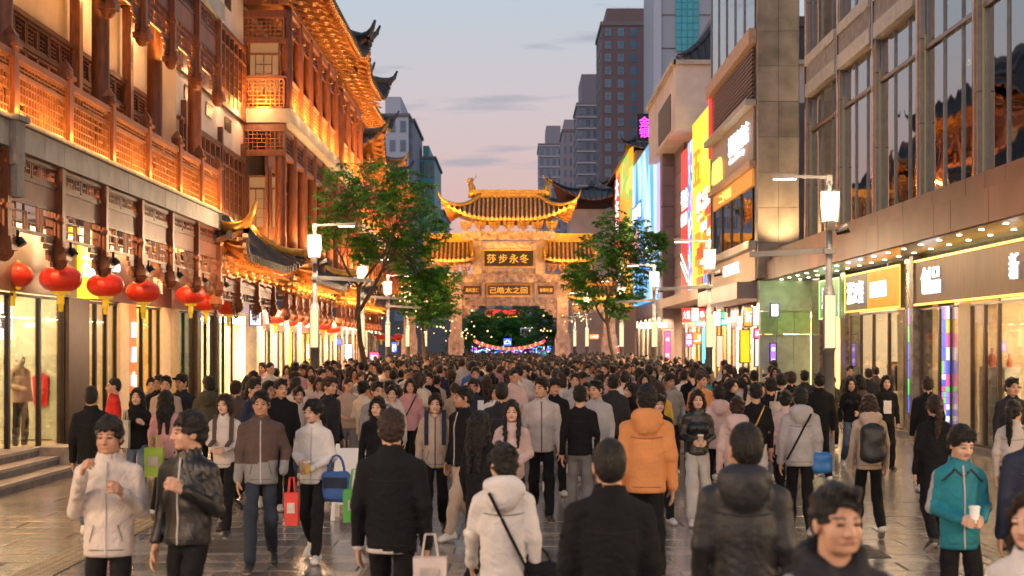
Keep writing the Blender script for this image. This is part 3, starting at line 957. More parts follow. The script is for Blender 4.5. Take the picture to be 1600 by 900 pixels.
e_blue = emat('blue_sign', (.05, .12, 1), 2.2)
e_red = emat('red_sign', (1, .04, .03), 1.5)
e_pink = emat('pink_sign', (1, .05, .25), 2.0)
e_green = emat('green_sign', (.1, .8, .25), 1.3)
e_cyan = emat('cyan_sign', (.1, .75, 1), 1.8)
e_orange = emat('orange_sign', (1, .22, .02), 1.5)
e_cream = emat('cream_sign', (1, .9, .72), 1.8)
e_lilac = emat('lilac_sign', (.75, .7, 1), 2.0)
e_purple = emat('purple_sign', (.35, .1, 1), 2.0)
e_mag = emat('magenta_letter', (1, .05, .8), 3)
e_lime = emat('lime_sign', (.6, 1, .35), 1.3)
cam_sign('hanging_sign', 'white lit hanging board with black characters beside the first lamp post', 391, 466, 408, 508, 46.2, e_lilac, '千里', ink, vert=True)
cam_sign('hanging_sign', 'white lit board low among the left shops by the yellow panel', 474, 512, 480, 538, 60.5, e_lilac, '衣', ink)
cam_sign('hanging_sign', 'tall blue and white lit screen on the left pavement', 539, 538, 550, 560, 66, emat('blue_white_screen', (.55, .75, 1), 2.2), '电玩', emat('blue_letter', (.1, .25, 1), 1.5))
cam_sign('hanging_sign', 'small blue lit sign above the left crowd', 523, 530, 534, 538, 70, e_blue)
cam_sign('hanging_sign', 'pink lit sign low at the left of the crowd', 578, 551, 591, 568, 72, e_pink, '糖')
cam_sign('hanging_sign', 'blue lit box sign between the left lamp posts', 612, 535, 620, 550, 80, e_blue, '药')

for (T_, xq_, a_, b_) in ((B1, -7.5, 47.5, 59), (B2, -7.5, 61.5, 71), (B3, -7.8, 73, 86)):
    light('AREA', (xq_, (a_ + b_) / 2, 3.35), 900, (1, .62, .32), .5, (0, 0, 0), T_, b_ - a_, 'left_crowd_fill')  # fill lamps added under the eaves to brighten the crowd
# ============================================================ lanterns
lan = MB()
prof = []
for k in range(17):
    a = math.pi * (k / 16) * .86 + math.pi * .07
    prof.append((.345 * math.sin(a) ** .8, -.215 * math.cos(a)))
lan.lathe((0, 0, 0), prof, 48, 0, rmod=lambda k: 1 - .045 * (k % 3 == 0))
LANB = lan.mesh('silk_body', redlac, True)
cap = MB().lathe((0, 0, 0), [(.001, .255), (.10, .255), (.13, .20), (.12, .185)], 20)
LANC = cap.mesh('top_cap', gold, True)
fr = MB().lathe((0, 0, 0), [(.13, -.195), (.15, -.20), (.12, -.245), (.10, -.25), (.001, -.25)], 20)
fr.lathe((0, 0, 0), [(.001, -.25), (.055, -.26), (.06, -.36), (.062, -.40), (.045, -.41), (.04, -.52), (.001, -.53)], 12)
LANF = fr.mesh('tassel', yel, True)
cord = MB().tube([(0, 0, .25), (0, 0, .62)], .012, 5)
LANK = cord.mesh('cord', black)
def lantern(px, py, wpx, label, group='red lanterns hung along the left shops', zc=None):
    d = .70 * FPX / wpx
    x, y, z = P(px, py, d)
    t = thing('red_lantern', label, 'lantern', (x, y, z), group)
    for n_, me in (('silk_body', LANB), ('top_cap', LANC), ('tassel', LANF), ('cord', LANK)):
        o = link(n_, me, t, (x, y, z))
    t.scale = (.98, .98, 1.0)
    return t
for (px, py, w, lb) in ((20, 430, 64, 'red paper lantern cut by the left edge of the photo'), (95, 436, 68, 'largest whole red lantern, second from the left edge'),
                        (165, 446, 60, 'red lantern in front of the yellow lit sign'), (224, 456, 56, 'red lantern in front of the walnut fascia, fourth from the left'),
                        (298, 461, 48, 'red lantern at the end of the stone ledge, left of an overlapping pair'), (322, 473, 43, 'red lantern half hidden in the middle of an overlapping trio'),
                        (357, 480, 40, 'red lantern at the right of the overlapping trio')):
    lantern(px, py, w, lb)
far_l = [(430, 496, 34), (412, 512, 26), (452, 501, 31), (470, 501, 29), (487, 506, 28), (506, 508, 27), (520, 513, 26), (531, 520, 22), (541, 523, 19), (551, 506, 20), (548, 527, 17), (596, 526, 17), (606, 529, 16), (622, 527, 17), (632, 529, 15)]
ordn = ['first', 'second', 'third', 'fourth', 'fifth', 'sixth', 'seventh', 'eighth', 'ninth', 'tenth', 'eleventh', 'twelfth', 'thirteenth', 'fourteenth', 'fifteenth']
for k, (px, py, w) in enumerate(sorted(far_l)):
    lantern(px, py, w, f'{ordn[k]} from the left of the small red lanterns receding past the left lamp post', 'far red lanterns in the receding row')

# ============================================================ the archway
G = thing('memorial_archway', 'stone memorial archway with lit golden tiled roofs spanning the street', 'archway', (-.3, 85, 0))
gd = 85.0
gx = Xp(796, gd)
gs = FPX / gd
gst = mat('rosy_carved_stone', (.46, .34, .32), .65, var=.2, scale=4, bump=.5, bscale=14)
gst2 = mat('rosy_relief_stone', (.44, .32, .30), .65, var=.35, scale=4, bump=1.0, bscale=6)
for nd in gst2.node_tree.nodes:
    if nd.type == 'BUMP': nd.inputs['Distance'].default_value = .12
def gX(px): return Xp(px, gd)
def gZ(py): return Zp(py, gd)
for px in (713, 879, 640, 952):
    x = gX(px)
    top = gZ(428) if px in (713, 879) else gZ(455)
    b = MB()
    b.box(x - .31, x + .31, gd - .32, gd + .32, 0, top)
    b.box(x - .42, x + .42, gd - .5, gd + .5, 0, gZ(528))
    b.box(x - .37, x + .37, gd - .42, gd + .42, gZ(528), gZ(522))
    b.build('column', gst, G)
    box('column_panel', x - .22, x + .22, gd - .53, gd - .5, .3, gZ(535), gst2, G)
def gbox(name, p0, p1, y0, y1, t, m, off=0): return box(name, gX(p0), gX(p1), gd - t / 2 - off, gd + t / 2, gZ(y1), gZ(y0), m, G)
gbox('lower_beam', 721.5, 870.5, 465, 478, .5, gst2)
gbox('upper_beam', 703, 889, 428, 441.5, .8, gst2)
gbox('plaque_wall', 721.5, 870.5, 441.6, 464.9, .3, gst)
for px in (721, 755, 837, 869): gbox('stud', px - 2.5, px + 2.5, 441.7, 464.8, .5, gst)
for s in (-1, 1):                                    # scalloped brackets in the arch corners
    e = gX(721.6) if s < 0 else gX(870.4)
    b = MB()
    for q in range(4): b.box(e, e - s * (.95 - q * .24), gd - .18, gd + .18, gZ(478) - .17 * q, gZ(478) - .17 * (q + 1) + .01)
    b.build('arch_bracket', gst2, G)
gbox('plaque', 762, 828, 446, 461.5, .1, mat('brown_plaque', (.09, .035, .03), .4), .17)
for (a, b_, c_, d_) in ((760, 762, 444.5, 463), (828, 830, 444.5, 463), (762, 828, 444.5, 446), (762, 828, 461.5, 463)): gbox('plaque_frame', a, b_, c_, d_, .1, gold, .22)
for (a, b_) in ((725, 751), (841, 865)):
    gbox('plaque', a, b_, 447, 460, .1, mat('brown_plaque', (.09, .035, .03)), .17)
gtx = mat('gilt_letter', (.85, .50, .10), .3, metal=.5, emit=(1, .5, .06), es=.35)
lettering('己皓太之回', gtx, (gX(795), gd - .34, gZ(453.7)), .36, 'cam', G, width=2.05)
lettering('風和里仁', gtx, (gX(738), gd - .34, gZ(453.7)), .22, 'cam', G, width=.72)
lettering('春華秋實', gtx, (gX(853), gd - .34, gZ(453.7)), .22, 'cam', G, width=.72)
# upper stage
for px in (745.5, 844.5):
    b = MB()
    b.box(gX(px - 7), gX(px + 7), gd - .3, gd + .3, gZ(427.9), gZ(376))
    b.build('upper_column', gst, G)
    MB().box(gX(px - 3), gX(px + 3), gd - .36, gd - .3, gZ(408), gZ(388)).build('carved_flower', gold, G)
gbox('relief_panel', 753, 837, 378, 389, .3, gst2)
gbox('name_board', 757, 833, 391.5, 416.5, .2, bronze, .1)
for (a, b_, c_, d_) in ((753, 757, 390, 418), (833, 837, 390, 418), (757, 833, 390, 392), (757, 833, 416, 418)): gbox('board_frame', a, b_, c_, d_, .26, gold, .12)
gbox('sill_panel', 753, 837, 419, 427.9, .3, gst2)
lettering('莎', gtx, (gX(768), gd - .24, gZ(404.5)), .50, 'cam', G)
lettering('步', gtx, (gX(786), gd - .24, gZ(404.5)), .50, 'cam', G)
lettering('永', gtx, (gX(803), gd - .24, gZ(404.5)), .50, 'cam', G)
lettering('冬', gtx, (gX(819), gd - .24, gZ(404.5)), .50, 'cam', G)
gbox('top_beam', 723, 867, 362, 375.8, .9, gst2)
for k in range(7): link('bracket', BRK_G, G, (gX(728 + k * 22.3), gd - .1, gZ(361.9)), (0, 0, R(-90)), (.9, .8, .75))
for k in range(7): link('bracket', BRK_G, G, (gX(728 + k * 22.3), gd + .1, gZ(361.9)), (0, 0, R(90)), (.9, .8, .75))
rz_e, rz_r = gZ(345), gZ(306)
groof, gpt = roof(G, gX(703), gX(889), gd - 1.75, gd + 1.75, rz_e, rz_r, 1.7, .85, .3, gold_tile, tile_m, gold, step=.235, tiles='n', corner=2.4, tr=.062, rridge=False, hip=.12)
b = MB()
b.box(gX(737), gX(856), gd - .16, gd + .16, rz_r - .1, gZ(302.5)).box(gX(737), gX(856), gd - .2, gd + .2, gZ(302.3), gZ(297))
b.build('ridge', gold, groof)
for s in (-1, 1):                                    # curled fish-tail finials
    cx = gX(738) if s < 0 else gX(855)
    pts = [(cx, gd, rz_r - .1), (cx, gd, rz_r + .45), (cx - s * -.12, gd, rz_r + .72), (cx + s * .05, gd, rz_r + .95), (cx + s * .24, gd, rz_r + .88), (cx + s * .27, gd, rz_r + .72)]
    bb = MB().tube(pts, [.24, .2, .15, .11, .07, .03], 8)
    bb.tube([(cx, gd, rz_r + .8), (cx - s * .22, gd, rz_r + 1.1), (cx - s * .18, gd, rz_r + 1.25)], [.04, .025, .01], 5)
    bb.build('ridge_finial', gold, groof, True)
# flanking roofs, two on each side
for (p0, p1, ye, yr, bt) in ((664, 737, 408, 377, 428), (853, 926, 408, 377, 428), (628, 704, 466, 445, 476), (889, 964, 466, 445, 476)):
    rr, _ = roof(G, gX(p0), gX(p1), gd - 1.3, gd + 1.3, gZ(ye), gZ(yr), 1.2, .12, .08, gold_tile, tile_m, gold, step=.235, tiles='n', insx=.04, corner=1.0, tr=.062, rridge=True, hip=.1)
    for k in range(4):
        q = p0 + (p1 - p0) * (k + .5) / 4
        link('bracket', BRK_G, G, (gX(q), gd - .05, gZ(bt) + .02), (0, 0, R(-90)), (.75, .75, .75))
    box('side_beam', gX(p0 + 4), gX(p1 - 1), gd - .3, gd + .3, gZ(bt + 12), gZ(bt), gst2, G)
    light('AREA', ((gX(p0) + gX(p1)) / 2, gd - 1.9, gZ(ye) - .05), 45, (1, .46, .07), 2.2, (R(115), 0, 0), G, .1)
    light('POINT', ((gX(p0) + gX(p1)) / 2, gd - .6, gZ(bt) + .12), 14, (1, .45, .08), .08, parent=G)
def gate_lamp(px, py, e, oy=-.75, c=(1, .46, .07)):
    light('POINT', (gX(px), gd + oy, gZ(py)), e, c, .08, parent=G)
for px in (730, 762, 796, 830, 862): gate_lamp(px, 354, 2.5, -.6)
light('AREA', (gX(796), gd - 2.75, gZ(349)), 115, (1, .46, .06), 5.5, (R(112), 0, 0), G, .12)
for s in (-1, 1): light('AREA', (gX(796 + s * 88), gd - 2.4, gZ(340)), 60, (1, .46, .06), 1.2, (R(118), 0, 0), G, .12)
for px in (745, 844): gate_lamp(px, 425, 2, -.5)
light('AREA', (gX(795), gd - .5, gZ(427)), 7, (1, .48, .08), 2.8, (R(170), 0, 0), G, .06)
light('AREA', (gX(795), gd - .42, gZ(464)), 7, (1, .48, .08), 2.2, (R(170), 0, 0), G, .05)
light('AREA', (gX(795), gd - .45, gZ(391)), 7, (1, .48, .08), 2.6, (R(160), 0, 0), G, .05)
for px in (713, 879):
    light('POINT', (gX(px), gd - 1.3, .6), 20, (1, .5, .25), .1, parent=G)
    light('POINT', (gX(px), gd - .9, gZ(470)), 14, (1, .45, .12), .1, parent=G)
for px in (735, 765, 828, 858): gate_lamp(px, 441, 1.5, -.55)
# ============================================================ right: glass-fronted building over the canopy
RB = thing('glass_building', 'grey glass-fronted building on the right over a brown canopy', 'building', (12, 38, 0))
xg = 9.25
zg0 = 5.4
cols_d = [17.6, 21.9, 26.2, 30.5, 34.8, 39.1, 43.4, 48.2]
for i, y_ in enumerate(cols_d):
    b = MB()
    b.box(xg - .12, xg + .5, y_ - .2, y_ + .2, zg0 - .4, 16)
    b.build('metal_column', grey_m, RB)
    for z_ in (7.2, 9.1, 11.0, 12.9):
        box('column_joint', xg - .127, xg + .3, y_ - .207, y_ + .207, z_, z_ + .025, black, RB)
    MB().box(xg - .17, xg - .122, y_ - .05, y_ + .05, zg0 - .3, 16).build('column_fin', mat('polished_bronze', (.35, .22, .15), .15, metal=.9), RB)
    box('lit_edge', xg - .04, xg + .03, y_ - .235, y_ - .202, zg0 - .2, 9.2, emat('yellow_green_strip', (.85, .62, .22), .14), RB)
for a, b_ in zip(cols_d[:-1], cols_d[1:]):
    y0, y1 = a + .24, b_ - .24
    far_bay = a > 34
    rows = [(zg0, 8.85), (8.95, 11.9 if not far_bay else 9.9), (12.0, 15.9)]
    if far_bay:
        box('stone_band', xg - .2, xg + .2, y0, y1, 9.95, 10.35, stone, RB)
        box('stone_band', xg - .16, xg + .2, y0, y1, 10.36, 10.9, stone_d, RB)
        box('stone_band', xg - .22, xg + .2, y0, y1, 10.91, 11.2, stone, RB)
        rows[2] = (11.25, 15.9)
    for (z0, z1) in rows:
        ws = [0, .28, .64, 1]
        for k in range(3):
            ya, yb = y0 + (y1 - y0) * ws[k], y0 + (y1 - y0) * ws[k + 1]
            box('glass_pane', xg + .04, xg + .06, ya + .02, yb - .02, z0 + .02, z1 - .02, tower_glass, RB)
            box('mullion', xg + .0, xg + .1, yb - .02, yb + .02, z0, z1, grey_m, RB)
        box('transom', xg - .03, xg + .12, y0, y1, z1, z1 + .09, mat('bronze_transom', (.25, .15, .10), .3, metal=.7), RB)
    # rooms behind the glass
    box('room_rear', xg + 2.8, xg + 2.9, a, b_, zg0, 16, mat('green_grey_room', (.42, .40, .24), .7), RB)
    box('room_floor', xg + .12, xg + 2.8, a, b_, 8.86, 8.96, mat('room_floor', (.3, .3, .28), .6), RB)
    box('room_light', xg + .6, xg + 2.2, a + .8, a + 1.4, 8.80, 8.85, emat('room_lamp', (1, .80, .42), 24), RB)
    box('room_light', xg + .8, xg + 1.2, a + 2.0, b_ - .6, 12.2, 12.3, emat('room_lamp', (1, .80, .42), 24), RB)
    box('column_clad', xg + .3, xg + .7, b_ - .9, b_ - .4, zg0, 16, mat('lime_column', (.45, .48, .25), .4), RB)
box('rear_core', xg + 2.9, 20, 15, 50, 0, 16, concrete, RB)
# canopy: upstand and two courses of brown cladding panels
y = 15.0
k = 0
while y < 53.0:
    w = 1.15
    e_ = min(y + w, 53.2)
    box('cladding_panel', 8.16 + rnd.uniform(-.004, .004), 8.3, y + .006, e_ - .006, 4.33, 4.93, brown_clad, RB)
    box('cladding_panel', 8.30 + rnd.uniform(-.004, .004), 8.45, y - .5 + .006, e_ - .5 - .006, 4.94, 5.28, brown_clad, RB)
    y += w
box('canopy_top', 8.45, xg + .3, 15, 53, 5.1, 5.25, stone_d, RB)
y = 15.0
slat_m = mat('pale_soffit_slat', (.58, .56, .50), .22, metal=.2, var=.05)
while y < 53:
    box('soffit_panel', 8.18, 9.7, y, y + .56, 4.34, 4.38, slat_m, RB)
    y += .575
for y_ in bays(17, 51, 1.4):
    for x_ in (8.6, 9.2): MB().lathe((x_, y_, 4.33), [(.001, 0), (.045, 0), (.055, .012)], 12).build('downlight', emat('downlight_glow', (1, .85, .6), 14), RB)
for y_ in (20, 24.5, 29, 33.5, 38, 42.5, 47): light('AREA', (8.9, y_, 4.31), 30, (1, .74, .44), 1.0, (0, 0, 0), RB, 3.5)
# shop plane
xr = 9.55
def right_sign(name, label, d0, d1, z0, z1, m, x=xr - .12, frame=None, cat='sign'):
    t = thing(name, label, cat, (x, (d0 + d1) / 2, z0))
    box('sign_board', x, x + .1, d0, d1, z0, z1, m, t)
    if frame:
        b = MB()
        b.box(x - .02, x, d0, d1, z0, z0 + .05).box(x - .02, x, d0, d1, z1 - .05, z1).box(x - .02, x, d0, d0 + .05, z0 + .05, z1 - .05).box(x - .02, x, d1 - .05, d1, z0 + .05, z1 - .05)
        b.build('lit_border', frame, t)
    return t
brushed = mat('brushed_bronze_sign', (.10, .058, .030), .5, metal=0, spec=.12, var=.25, scale=2, stretch=(1, 12, .6))
t = right_sign('shop_sign', 'wide brushed bronze shop sign with small white characters at the right edge', 28.4, 36.2, 3.13, 4.2, brushed)
for z_ in (3.13, 4.15): box('lit_strip', xr - .16, xr - .122, 28.4, 36.2, z_, z_ + .05, e_amber, t)
lettering('创品', e_letter, (xr - .17, 34.7, 3.68), .62, 'left', t, width=1.55)
lettering('新', e_letter, (xr - .17, 28.9, 3.7), .5, 'left', t)
t = right_sign('shop_sign', 'grey and orange lit shop sign with white characters, left of the bronze sign', 37.6, 43.9, 3.13, 4.2, mat('slate_sign', (.08, .08, .07), .5, spec=.15), frame=e_amber)
box('orange_field', xr - .15, xr - .122, 37.66, 41.0, 3.19, 4.14, mat('orange_field', (.30, .10, .008), .5, spec=.12, var=.3, scale=1.5, emit=(1, .35, .01), es=.45), t)
lettering('沈江餐', e_letter, (xr - .17, 42.4, 3.66), .62, 'left', t, width=2.0)
lettering('创新创造', e_letter, (xr - .18, 39.7, 3.66), .42, 'left', t, width=1.8)
t = right_sign('shop_sign', 'green lit shop sign with white characters behind the right lamp post', 44.7, 47.6, 3.0, 4.2, emat('leaf_green_sign', (.12, .5, .08), .5), frame=emat('green_edge', (.5, 1, .3), 1.5))
lettering('贝叶', e_letter, (xr - .17, 46.1, 3.65), .65, 'left', t, width=1.7)
lettering('茶', e_letter, (xr - .17, 45.1, 3.25), .3, 'left', t)
# fronts: pillars, glass, rooms
mottled = mat('mottled_dark_marble', (.10, .08, .065), .2, var=.5, scale=7)
carved = mat('carved_grey_column', (.16, .14, .13), .5, var=.4, scale=6, bump=.8, bscale=12)
for (a, b_, m_, p_) in ((27.4, 28.3, mottled, .1), (36.25, 36.6, carved, .16), (36.6, 37.5, mottled, .05), (43.95, 44.65, mottled, .1), (47.7, 49, mottled, .1)):
    box('shop_pillar', xr - p_, xr + .3, a, b_, 0, 4.33, m_, RB)
for (a, b_) in ((28.35, 30.3), (30.3, 31.2), (31.2, 32.1), (32.9, 33.7), (33.7, 34.5), (34.5, 36.1), (37.6, 39.2), (39.2, 40.9), (40.9, 42.4), (42.4, 43.7), (44.8, 46.2), (46.2, 47.6), (16, 20), (20, 24), (24, 27.3)):
    shop_glass(RB, xr, a, b_, .12, 3.08, fr=bronze)
box('shop_pillar', xr - .05, xr + .1, 32.1, 32.9, 0, 3.1, cream_in, RB)
box('plinth', xr - .12, 14, 15, 49, -.02, .12, stone_d, RB)
box('shop_ceiling', xr + .1, 13.5, 15, 49, 3.6, 3.75, white_m, RB)
box('shop_rear', 12.9, 13.1, 15, 49, 0, 3.6, cream_in, RB)
for y_ in (17, 19.5, 22, 24.5, 27, 29.5, 32, 34.5, 37.5, 40, 42.5, 45.5, 48):
    box('ceiling_light', 9.9, 12.6, y_ - .25, y_ + .25, 3.53, 3.59, e_ceil, RB)
for (y_, m_) in ((36.9, cream_in), (44.3, white_m), (30.9, cream_in)): box('partition', xr + .2, 12.9, y_ - .08, y_ + .08, .12, 3.58, m_, RB)
cream2 = mat('beige_wall', (.60, .45, .32), .6)
box('display_wall', xr + .35, xr + .45, 34.6, 36.0, .12, 3.5, cream2, RB)
box('display_wall', xr + .6, xr + .7, 37.7, 38.5, .12, 3.5, white_m, RB)
box('display_wall', xr + .6, xr + .7, 39.6, 40.8, .12, 3.5, cream_in, RB)
# stained glass strips and a video strip between the doors
t = thing('stained_glass_column', 'narrow multicoloured glass column beside the right shop window', 'column', (xr - .1, 33.4, 0))
q = random.Random(9)
gl = [emat('gl_%s' % n_, c_, 1.0) for n_, c_ in (('blue', (.05, .15, 1)), ('pink', (1, .1, .4)), ('amber', (1, .6, .05)), ('green', (.1, .9, .2)), ('white', (.9, .85, 1)), ('violet', (.5, .2, 1)))]
z = .15
while z < 2.9:
    for y_ in (33.55, 33.72, 33.89):
        h = .13 if z < 1.5 else .3
        box('glass_piece', xr - .10, xr - .06, y_, y_ + .15, z, z + h - .015, q.choice(gl) if z < 1.7 or q.random() < .3 else gl[4 if y_ < 33.6 else 0], t)
    z += .13 if z < 1.5 else .3
t = thing('stained_glass_column', 'thin blue lit glass column by the mottled marble pillar', 'column', (xr - .1, 37.4, 0))
for k in range(6): box('glass_piece', xr - .14, xr - .07, 36.62, 36.8, .6 + k * .42, 1.0 + k * .42, gl[(0, 3, 0, 0, 3, 5)[k]], t)
t = thing('stained_glass_column', 'coloured glass strip at the right edge of the photo', 'column', (xr - .1, 28.4, 0))
for k in range(7): box('glass_piece', xr - .16, xr - .07, 28.1, 28.32, .3 + k * .42, .7 + k * .42, gl[(2, 1, 0, 4, 5, 0, 5)[k]], t)
# white display shelf with ornaments in the right shop window
t = thing('display_shelf', 'white open display shelf behind the right shop glass', 'shelf', (10.0, 31.7, .12))
sx0, sx1, sy0, sy1 = xr + .12, xr + .45, 30.35, 32.0
for z_ in (.2, .55, .95, 1.35, 1.72): box('shelf_board', sx0, sx1, sy0, sy1, z_, z_ + .05, white_m, t)
for y_ in (sy0, (sy0 + sy1) / 2, sy1 - .05): box('shelf_upright', sx0 + .005, sx1 - .005, y_, y_ + .05, .12, 1.72, white_m, t)
orn = [mat('cream_ceramic', (.7, .6, .45), .3), mat('jade_ceramic', (.25, .5, .4), .3), mat('coral_ceramic', (.7, .2, .12), .3), mat('tan_ceramic', (.5, .36, .2), .4), mat('green_ceramic', (.2, .45, .2), .4)]
for k in range(15):
    z_ = (.25, .6, 1.0, 1.4, 1.77)[k % 5]
    y_ = sy0 + .25 + (k // 5) * .52 + q.uniform(-.08, .08)
    h = q.uniform(.14, .24) * (1.9 if k % 5 == 4 else 1)
    r_ = q.uniform(.06, .1)
    m_ = orn[(k * 3) % 5] if k % 5 == 4 else orn[(0, 3, 0)[k % 3]]
    o = MB().lathe((0, 0, 0), [(r_ * .6, 0), (r_, h * .2), (r_ * .8, h * .55), (r_ * .3, h * .75), (r_ * .45, h), (.001, h)], 14).build('ornament', m_, None, True)
    o.location = (xr + .28, y_, z_)
    nm = ['bottom board', 'second board', 'third board', 'fourth board', 'top board'][k % 5]
    sd = ['near end', 'middle', 'far end'][k // 5]
    tag(o, f'ceramic ornament on the {nm} of the white shelf, {sd}', 'ornament', 'ornaments on the white display shelf')

# ============================================================ right: concrete retail block
RC = thing('retail_building', 'tall rough concrete retail block in the middle of the right side', 'building', (9, 56, 0))
z = 4.4
zt = 17
xx = [7.9, 8.57, 9.24]
while z < zt:
    for k in range(2):
        box('concrete_panel', xx[k] + .006, xx[k + 1] - .006, 50.0 + rnd.uniform(0, .012), 50.25, z + .006, z + 1.15 - .006, concrete, RC)
    z += 1.15
box('pier_core', 7.92, 9.3, 50.26, 61.8, 4.4, zt, stone_d, RC)
gstone = mat('green_grey_stone', (.27, .31, .22), .45, var=.15, scale=3)
for k in range(3): box('stone_panel', 7.95 + k * .55, 8.49 + k * .55, 49.9, 50.2, 0, 2.55, gstone, RC)
for k in range(3): box('stone_panel', 7.95 + k * .55, 8.49 + k * .55, 49.8, 50.2, 2.58, 3.3, mat('mint_panel', (.20, .32, .12), .5), RC)
box('stone_band', 7.9, 9.6, 49.7, 50.2, 3.33, 4.3, gstone, RC)
light('AREA', (8.6, 48.6, 4.2), 8, (.6, 1, .45), 1.2, (R(30), 0, 0), RC, .6)
xq = 7.9
# street face from top to bottom: glazing, louvre, sign bands, big window
zl = [(13.1, 17)]
for k in range(5):
    box('glass_pane', xq - .02, xq, 50.6 + k * 2.2, 52.7 + k * 2.2, 12.7, 16.8, tower_glass, RC)
    box('mullion', xq - .06, xq, 52.7 + k * 2.2, 52.8 + k * 2.2, 12.6, 16.9, grey_m, RC)
box('stone_band', xq - .25, xq, 50.3, 61.8, 12.1, 12.6, mat('tan_stone', (.45, .30, .20), .6), RC)
box('louvre_box', xq - .02, xq, 50.6, 60.5, 10.35, 12.05, mat('louvre_dark', (.05, .03, .025), .6), RC)
for k in range(12): box('louvre_slat', xq - .1, xq - .025, 50.6, 60.5, 10.4 + k * .138, 10.47 + k * .138, mat('louvre_brown', (.14, .07, .055), .5), RC)
box('stone_band', xq - .35, xq, 50.4, 61.5, 10.1, 10.3, stone, RC)
box('sign_wall', xq - .06, xq, 50.6, 61.3, 8.35, 10.08, mat('taupe_panel', (.32, .25, .22), .4), RC)
t = thing('shop_sign', 'white lit lettering with a golden three-bar mark on the concrete block', 'sign', (7.8, 55, 8.5))
lettering('城里有家店', e_letter, (xq - .1, 53.8, 9.4), .75, 'left', t, width=4.8)
lettering('since 1998 city', e_letter, (xq - .1, 54.2, 8.85), .28, 'left', t, width=3.6)
for k in range(3):
    o = MB().tube([(xq - .1, 58.2 + k * .75, 8.5), (xq - .1, 58.25 + k * .75, 9.1), (xq - .1, 58.5 + k * .75, 9.3), (xq - .1, 58.75 + k * .75, 9.1), (xq - .1, 58.8 + k * .75, 8.5)], .09, 8).build('arch_mark', emat('gold_mark', (1, .55, .08), 2.5), t)
box('stone_band', xq - .2, xq, 50.5, 61.5, 8.1, 8.3, mat('tan_stone', (.45, .30, .20)), RC)
box('orange_fascia', xq - .08, xq, 50.7, 60.6, 7.5, 8.05, mat('orange_fascia', (.45, .2, .05), .4, emit=(1, .4, .05), es=.25), RC)
lettering('二十年店', emat('gold_mark', (1, .55, .08), 2.5), (xq - .1, 57.2, 7.78), .36, 'left', RC, width=3.2)
for k in range(4):
    a = 50.9 + k * 2.4
    box('glass_pane', xq - .05, xq - .02, a + .04, a + 2.36, 5.75, 7.4, glassmat('shop_glass_dark', (.35, .28, .2), .55, .04), RC)
    box('mullion', xq - .1, xq, a + 2.36, a + 2.44, 5.7, 7.45, bronze, RC)
box('room_rear', xq + .02, xq + .05, 50.8, 60.6, 5.7, 7.45, mat('amber_room', (.35, .18, .06), .6), RC)
box('stone_band', xq - .25, xq, 50.4, 61.5, 5.4, 5.65, stone, RC)
box('lower_wall', xq - .04, xq, 50.3, 61.8, 4.35, 5.35, mat('tan_stone', (.45, .30, .20)), RC)
lettering('URBAN MALL', e_cream, (xq - .1, 55.5, 4.95), .4, 'left', RC, width=4)
light('POINT', (xq - .4, 51.2, 5.75), 20, (1, .6, .2), .1, parent=RC)
light('SPOT', (8.6, 49.1, 5.45), 260, (1, .62, .28), .1, (R(155), 0, 0), RC)
light('AREA', (7.3, 55, 7.2), 40, (1, .55, .2), .3, (0, R(120), 0), RC, 8)

# ============================================================ right: buildings carrying the big screens
def e_screen(name, stops, scale, strength, detail=2.0, stretch=(1, 1, 1), kind='noise', seed=0.0):
    m = bpy.data.materials.new(name)
    m.use_nodes = True
    n, l = m.node_tree.nodes, m.node_tree.links
    b = n['Principled BSDF']
    tc, mp = n.new('ShaderNodeTexCoord'), n.new('ShaderNodeMapping')
    mp.inputs['Scale'].default_value = stretch
    mp.inputs['Location'].default_value = (seed, seed, seed)
    l.new(tc.outputs['Object'], mp.inputs[0])
    t_ = n.new('ShaderNodeTexNoise' if kind == 'noise' else 'ShaderNodeTexVoronoi')
    t_.inputs['Scale'].default_value = scale
    l.new(mp.outputs[0], t_.inputs[0])
    rp = n.new('ShaderNodeValToRGB')
    cr_ = rp.color_ramp
    cr_.interpolation = 'EASE' if kind == 'noise' else 'CONSTANT'
    while len(cr_.elements) < len(stops): cr_.elements.new(.5)
    for e_, (p_, c_) in zip(cr_.elements, stops):
        e_.position, e_.color = p_, (*c_, 1)
    l.new(t_.outputs[0 if kind == 'noise' else 1], rp.inputs[0])
    if kind != 'noise':
        sp = n.new('ShaderNodeSeparateColor')
        l.new(t_.outputs['Color'], sp.inputs[0])
        l.new(sp.outputs[0], rp.inputs[0])
    l.new(rp.outputs[0], b.inputs['Emission Color'])
    b.inputs['Emission Strength'].default_value = strength * .6
    b.inputs['Base Color'].default_value = (.05, .05, .05, 1)
    return m
scr_blocks = lambda nm, cs, sc_, st_, stretch, seed=0: e_screen(nm, [(k / len(cs), c) for k, c in enumerate(cs)], sc_, st_, 2, stretch, 'vor', seed)
RD = thing('screen_building', 'dark clad building behind the yellow and red lit screens', 'building', (9, 70, 0))
purp = mat('mauve_stone_cladding', (.19, .145, .16), .5, var=.12, scale=1)
box('wall_core', 8.35, 15, 62.0, 80.5, 4.6, 12.0, purp, RD)
for k in range(9):
    box('cladding_panel', 8.2, 8.34, 74.7, 80.4, 4.6 + k * 1.05, 5.62 + k * 1.05, purp, RD)
    box('cladding_panel', 7.9, 8.34, 61.85, 62.2, 4.6 + k * .82, 5.4 + k * .82, mat('dark_cladding', (.07, .065, .07), .4), RD)
xsn = 8.05
S1 = thing('video_screen', 'tall yellow lit screen with orange figures and white dashes on the right', 'screen', (8, 66, 4.7))
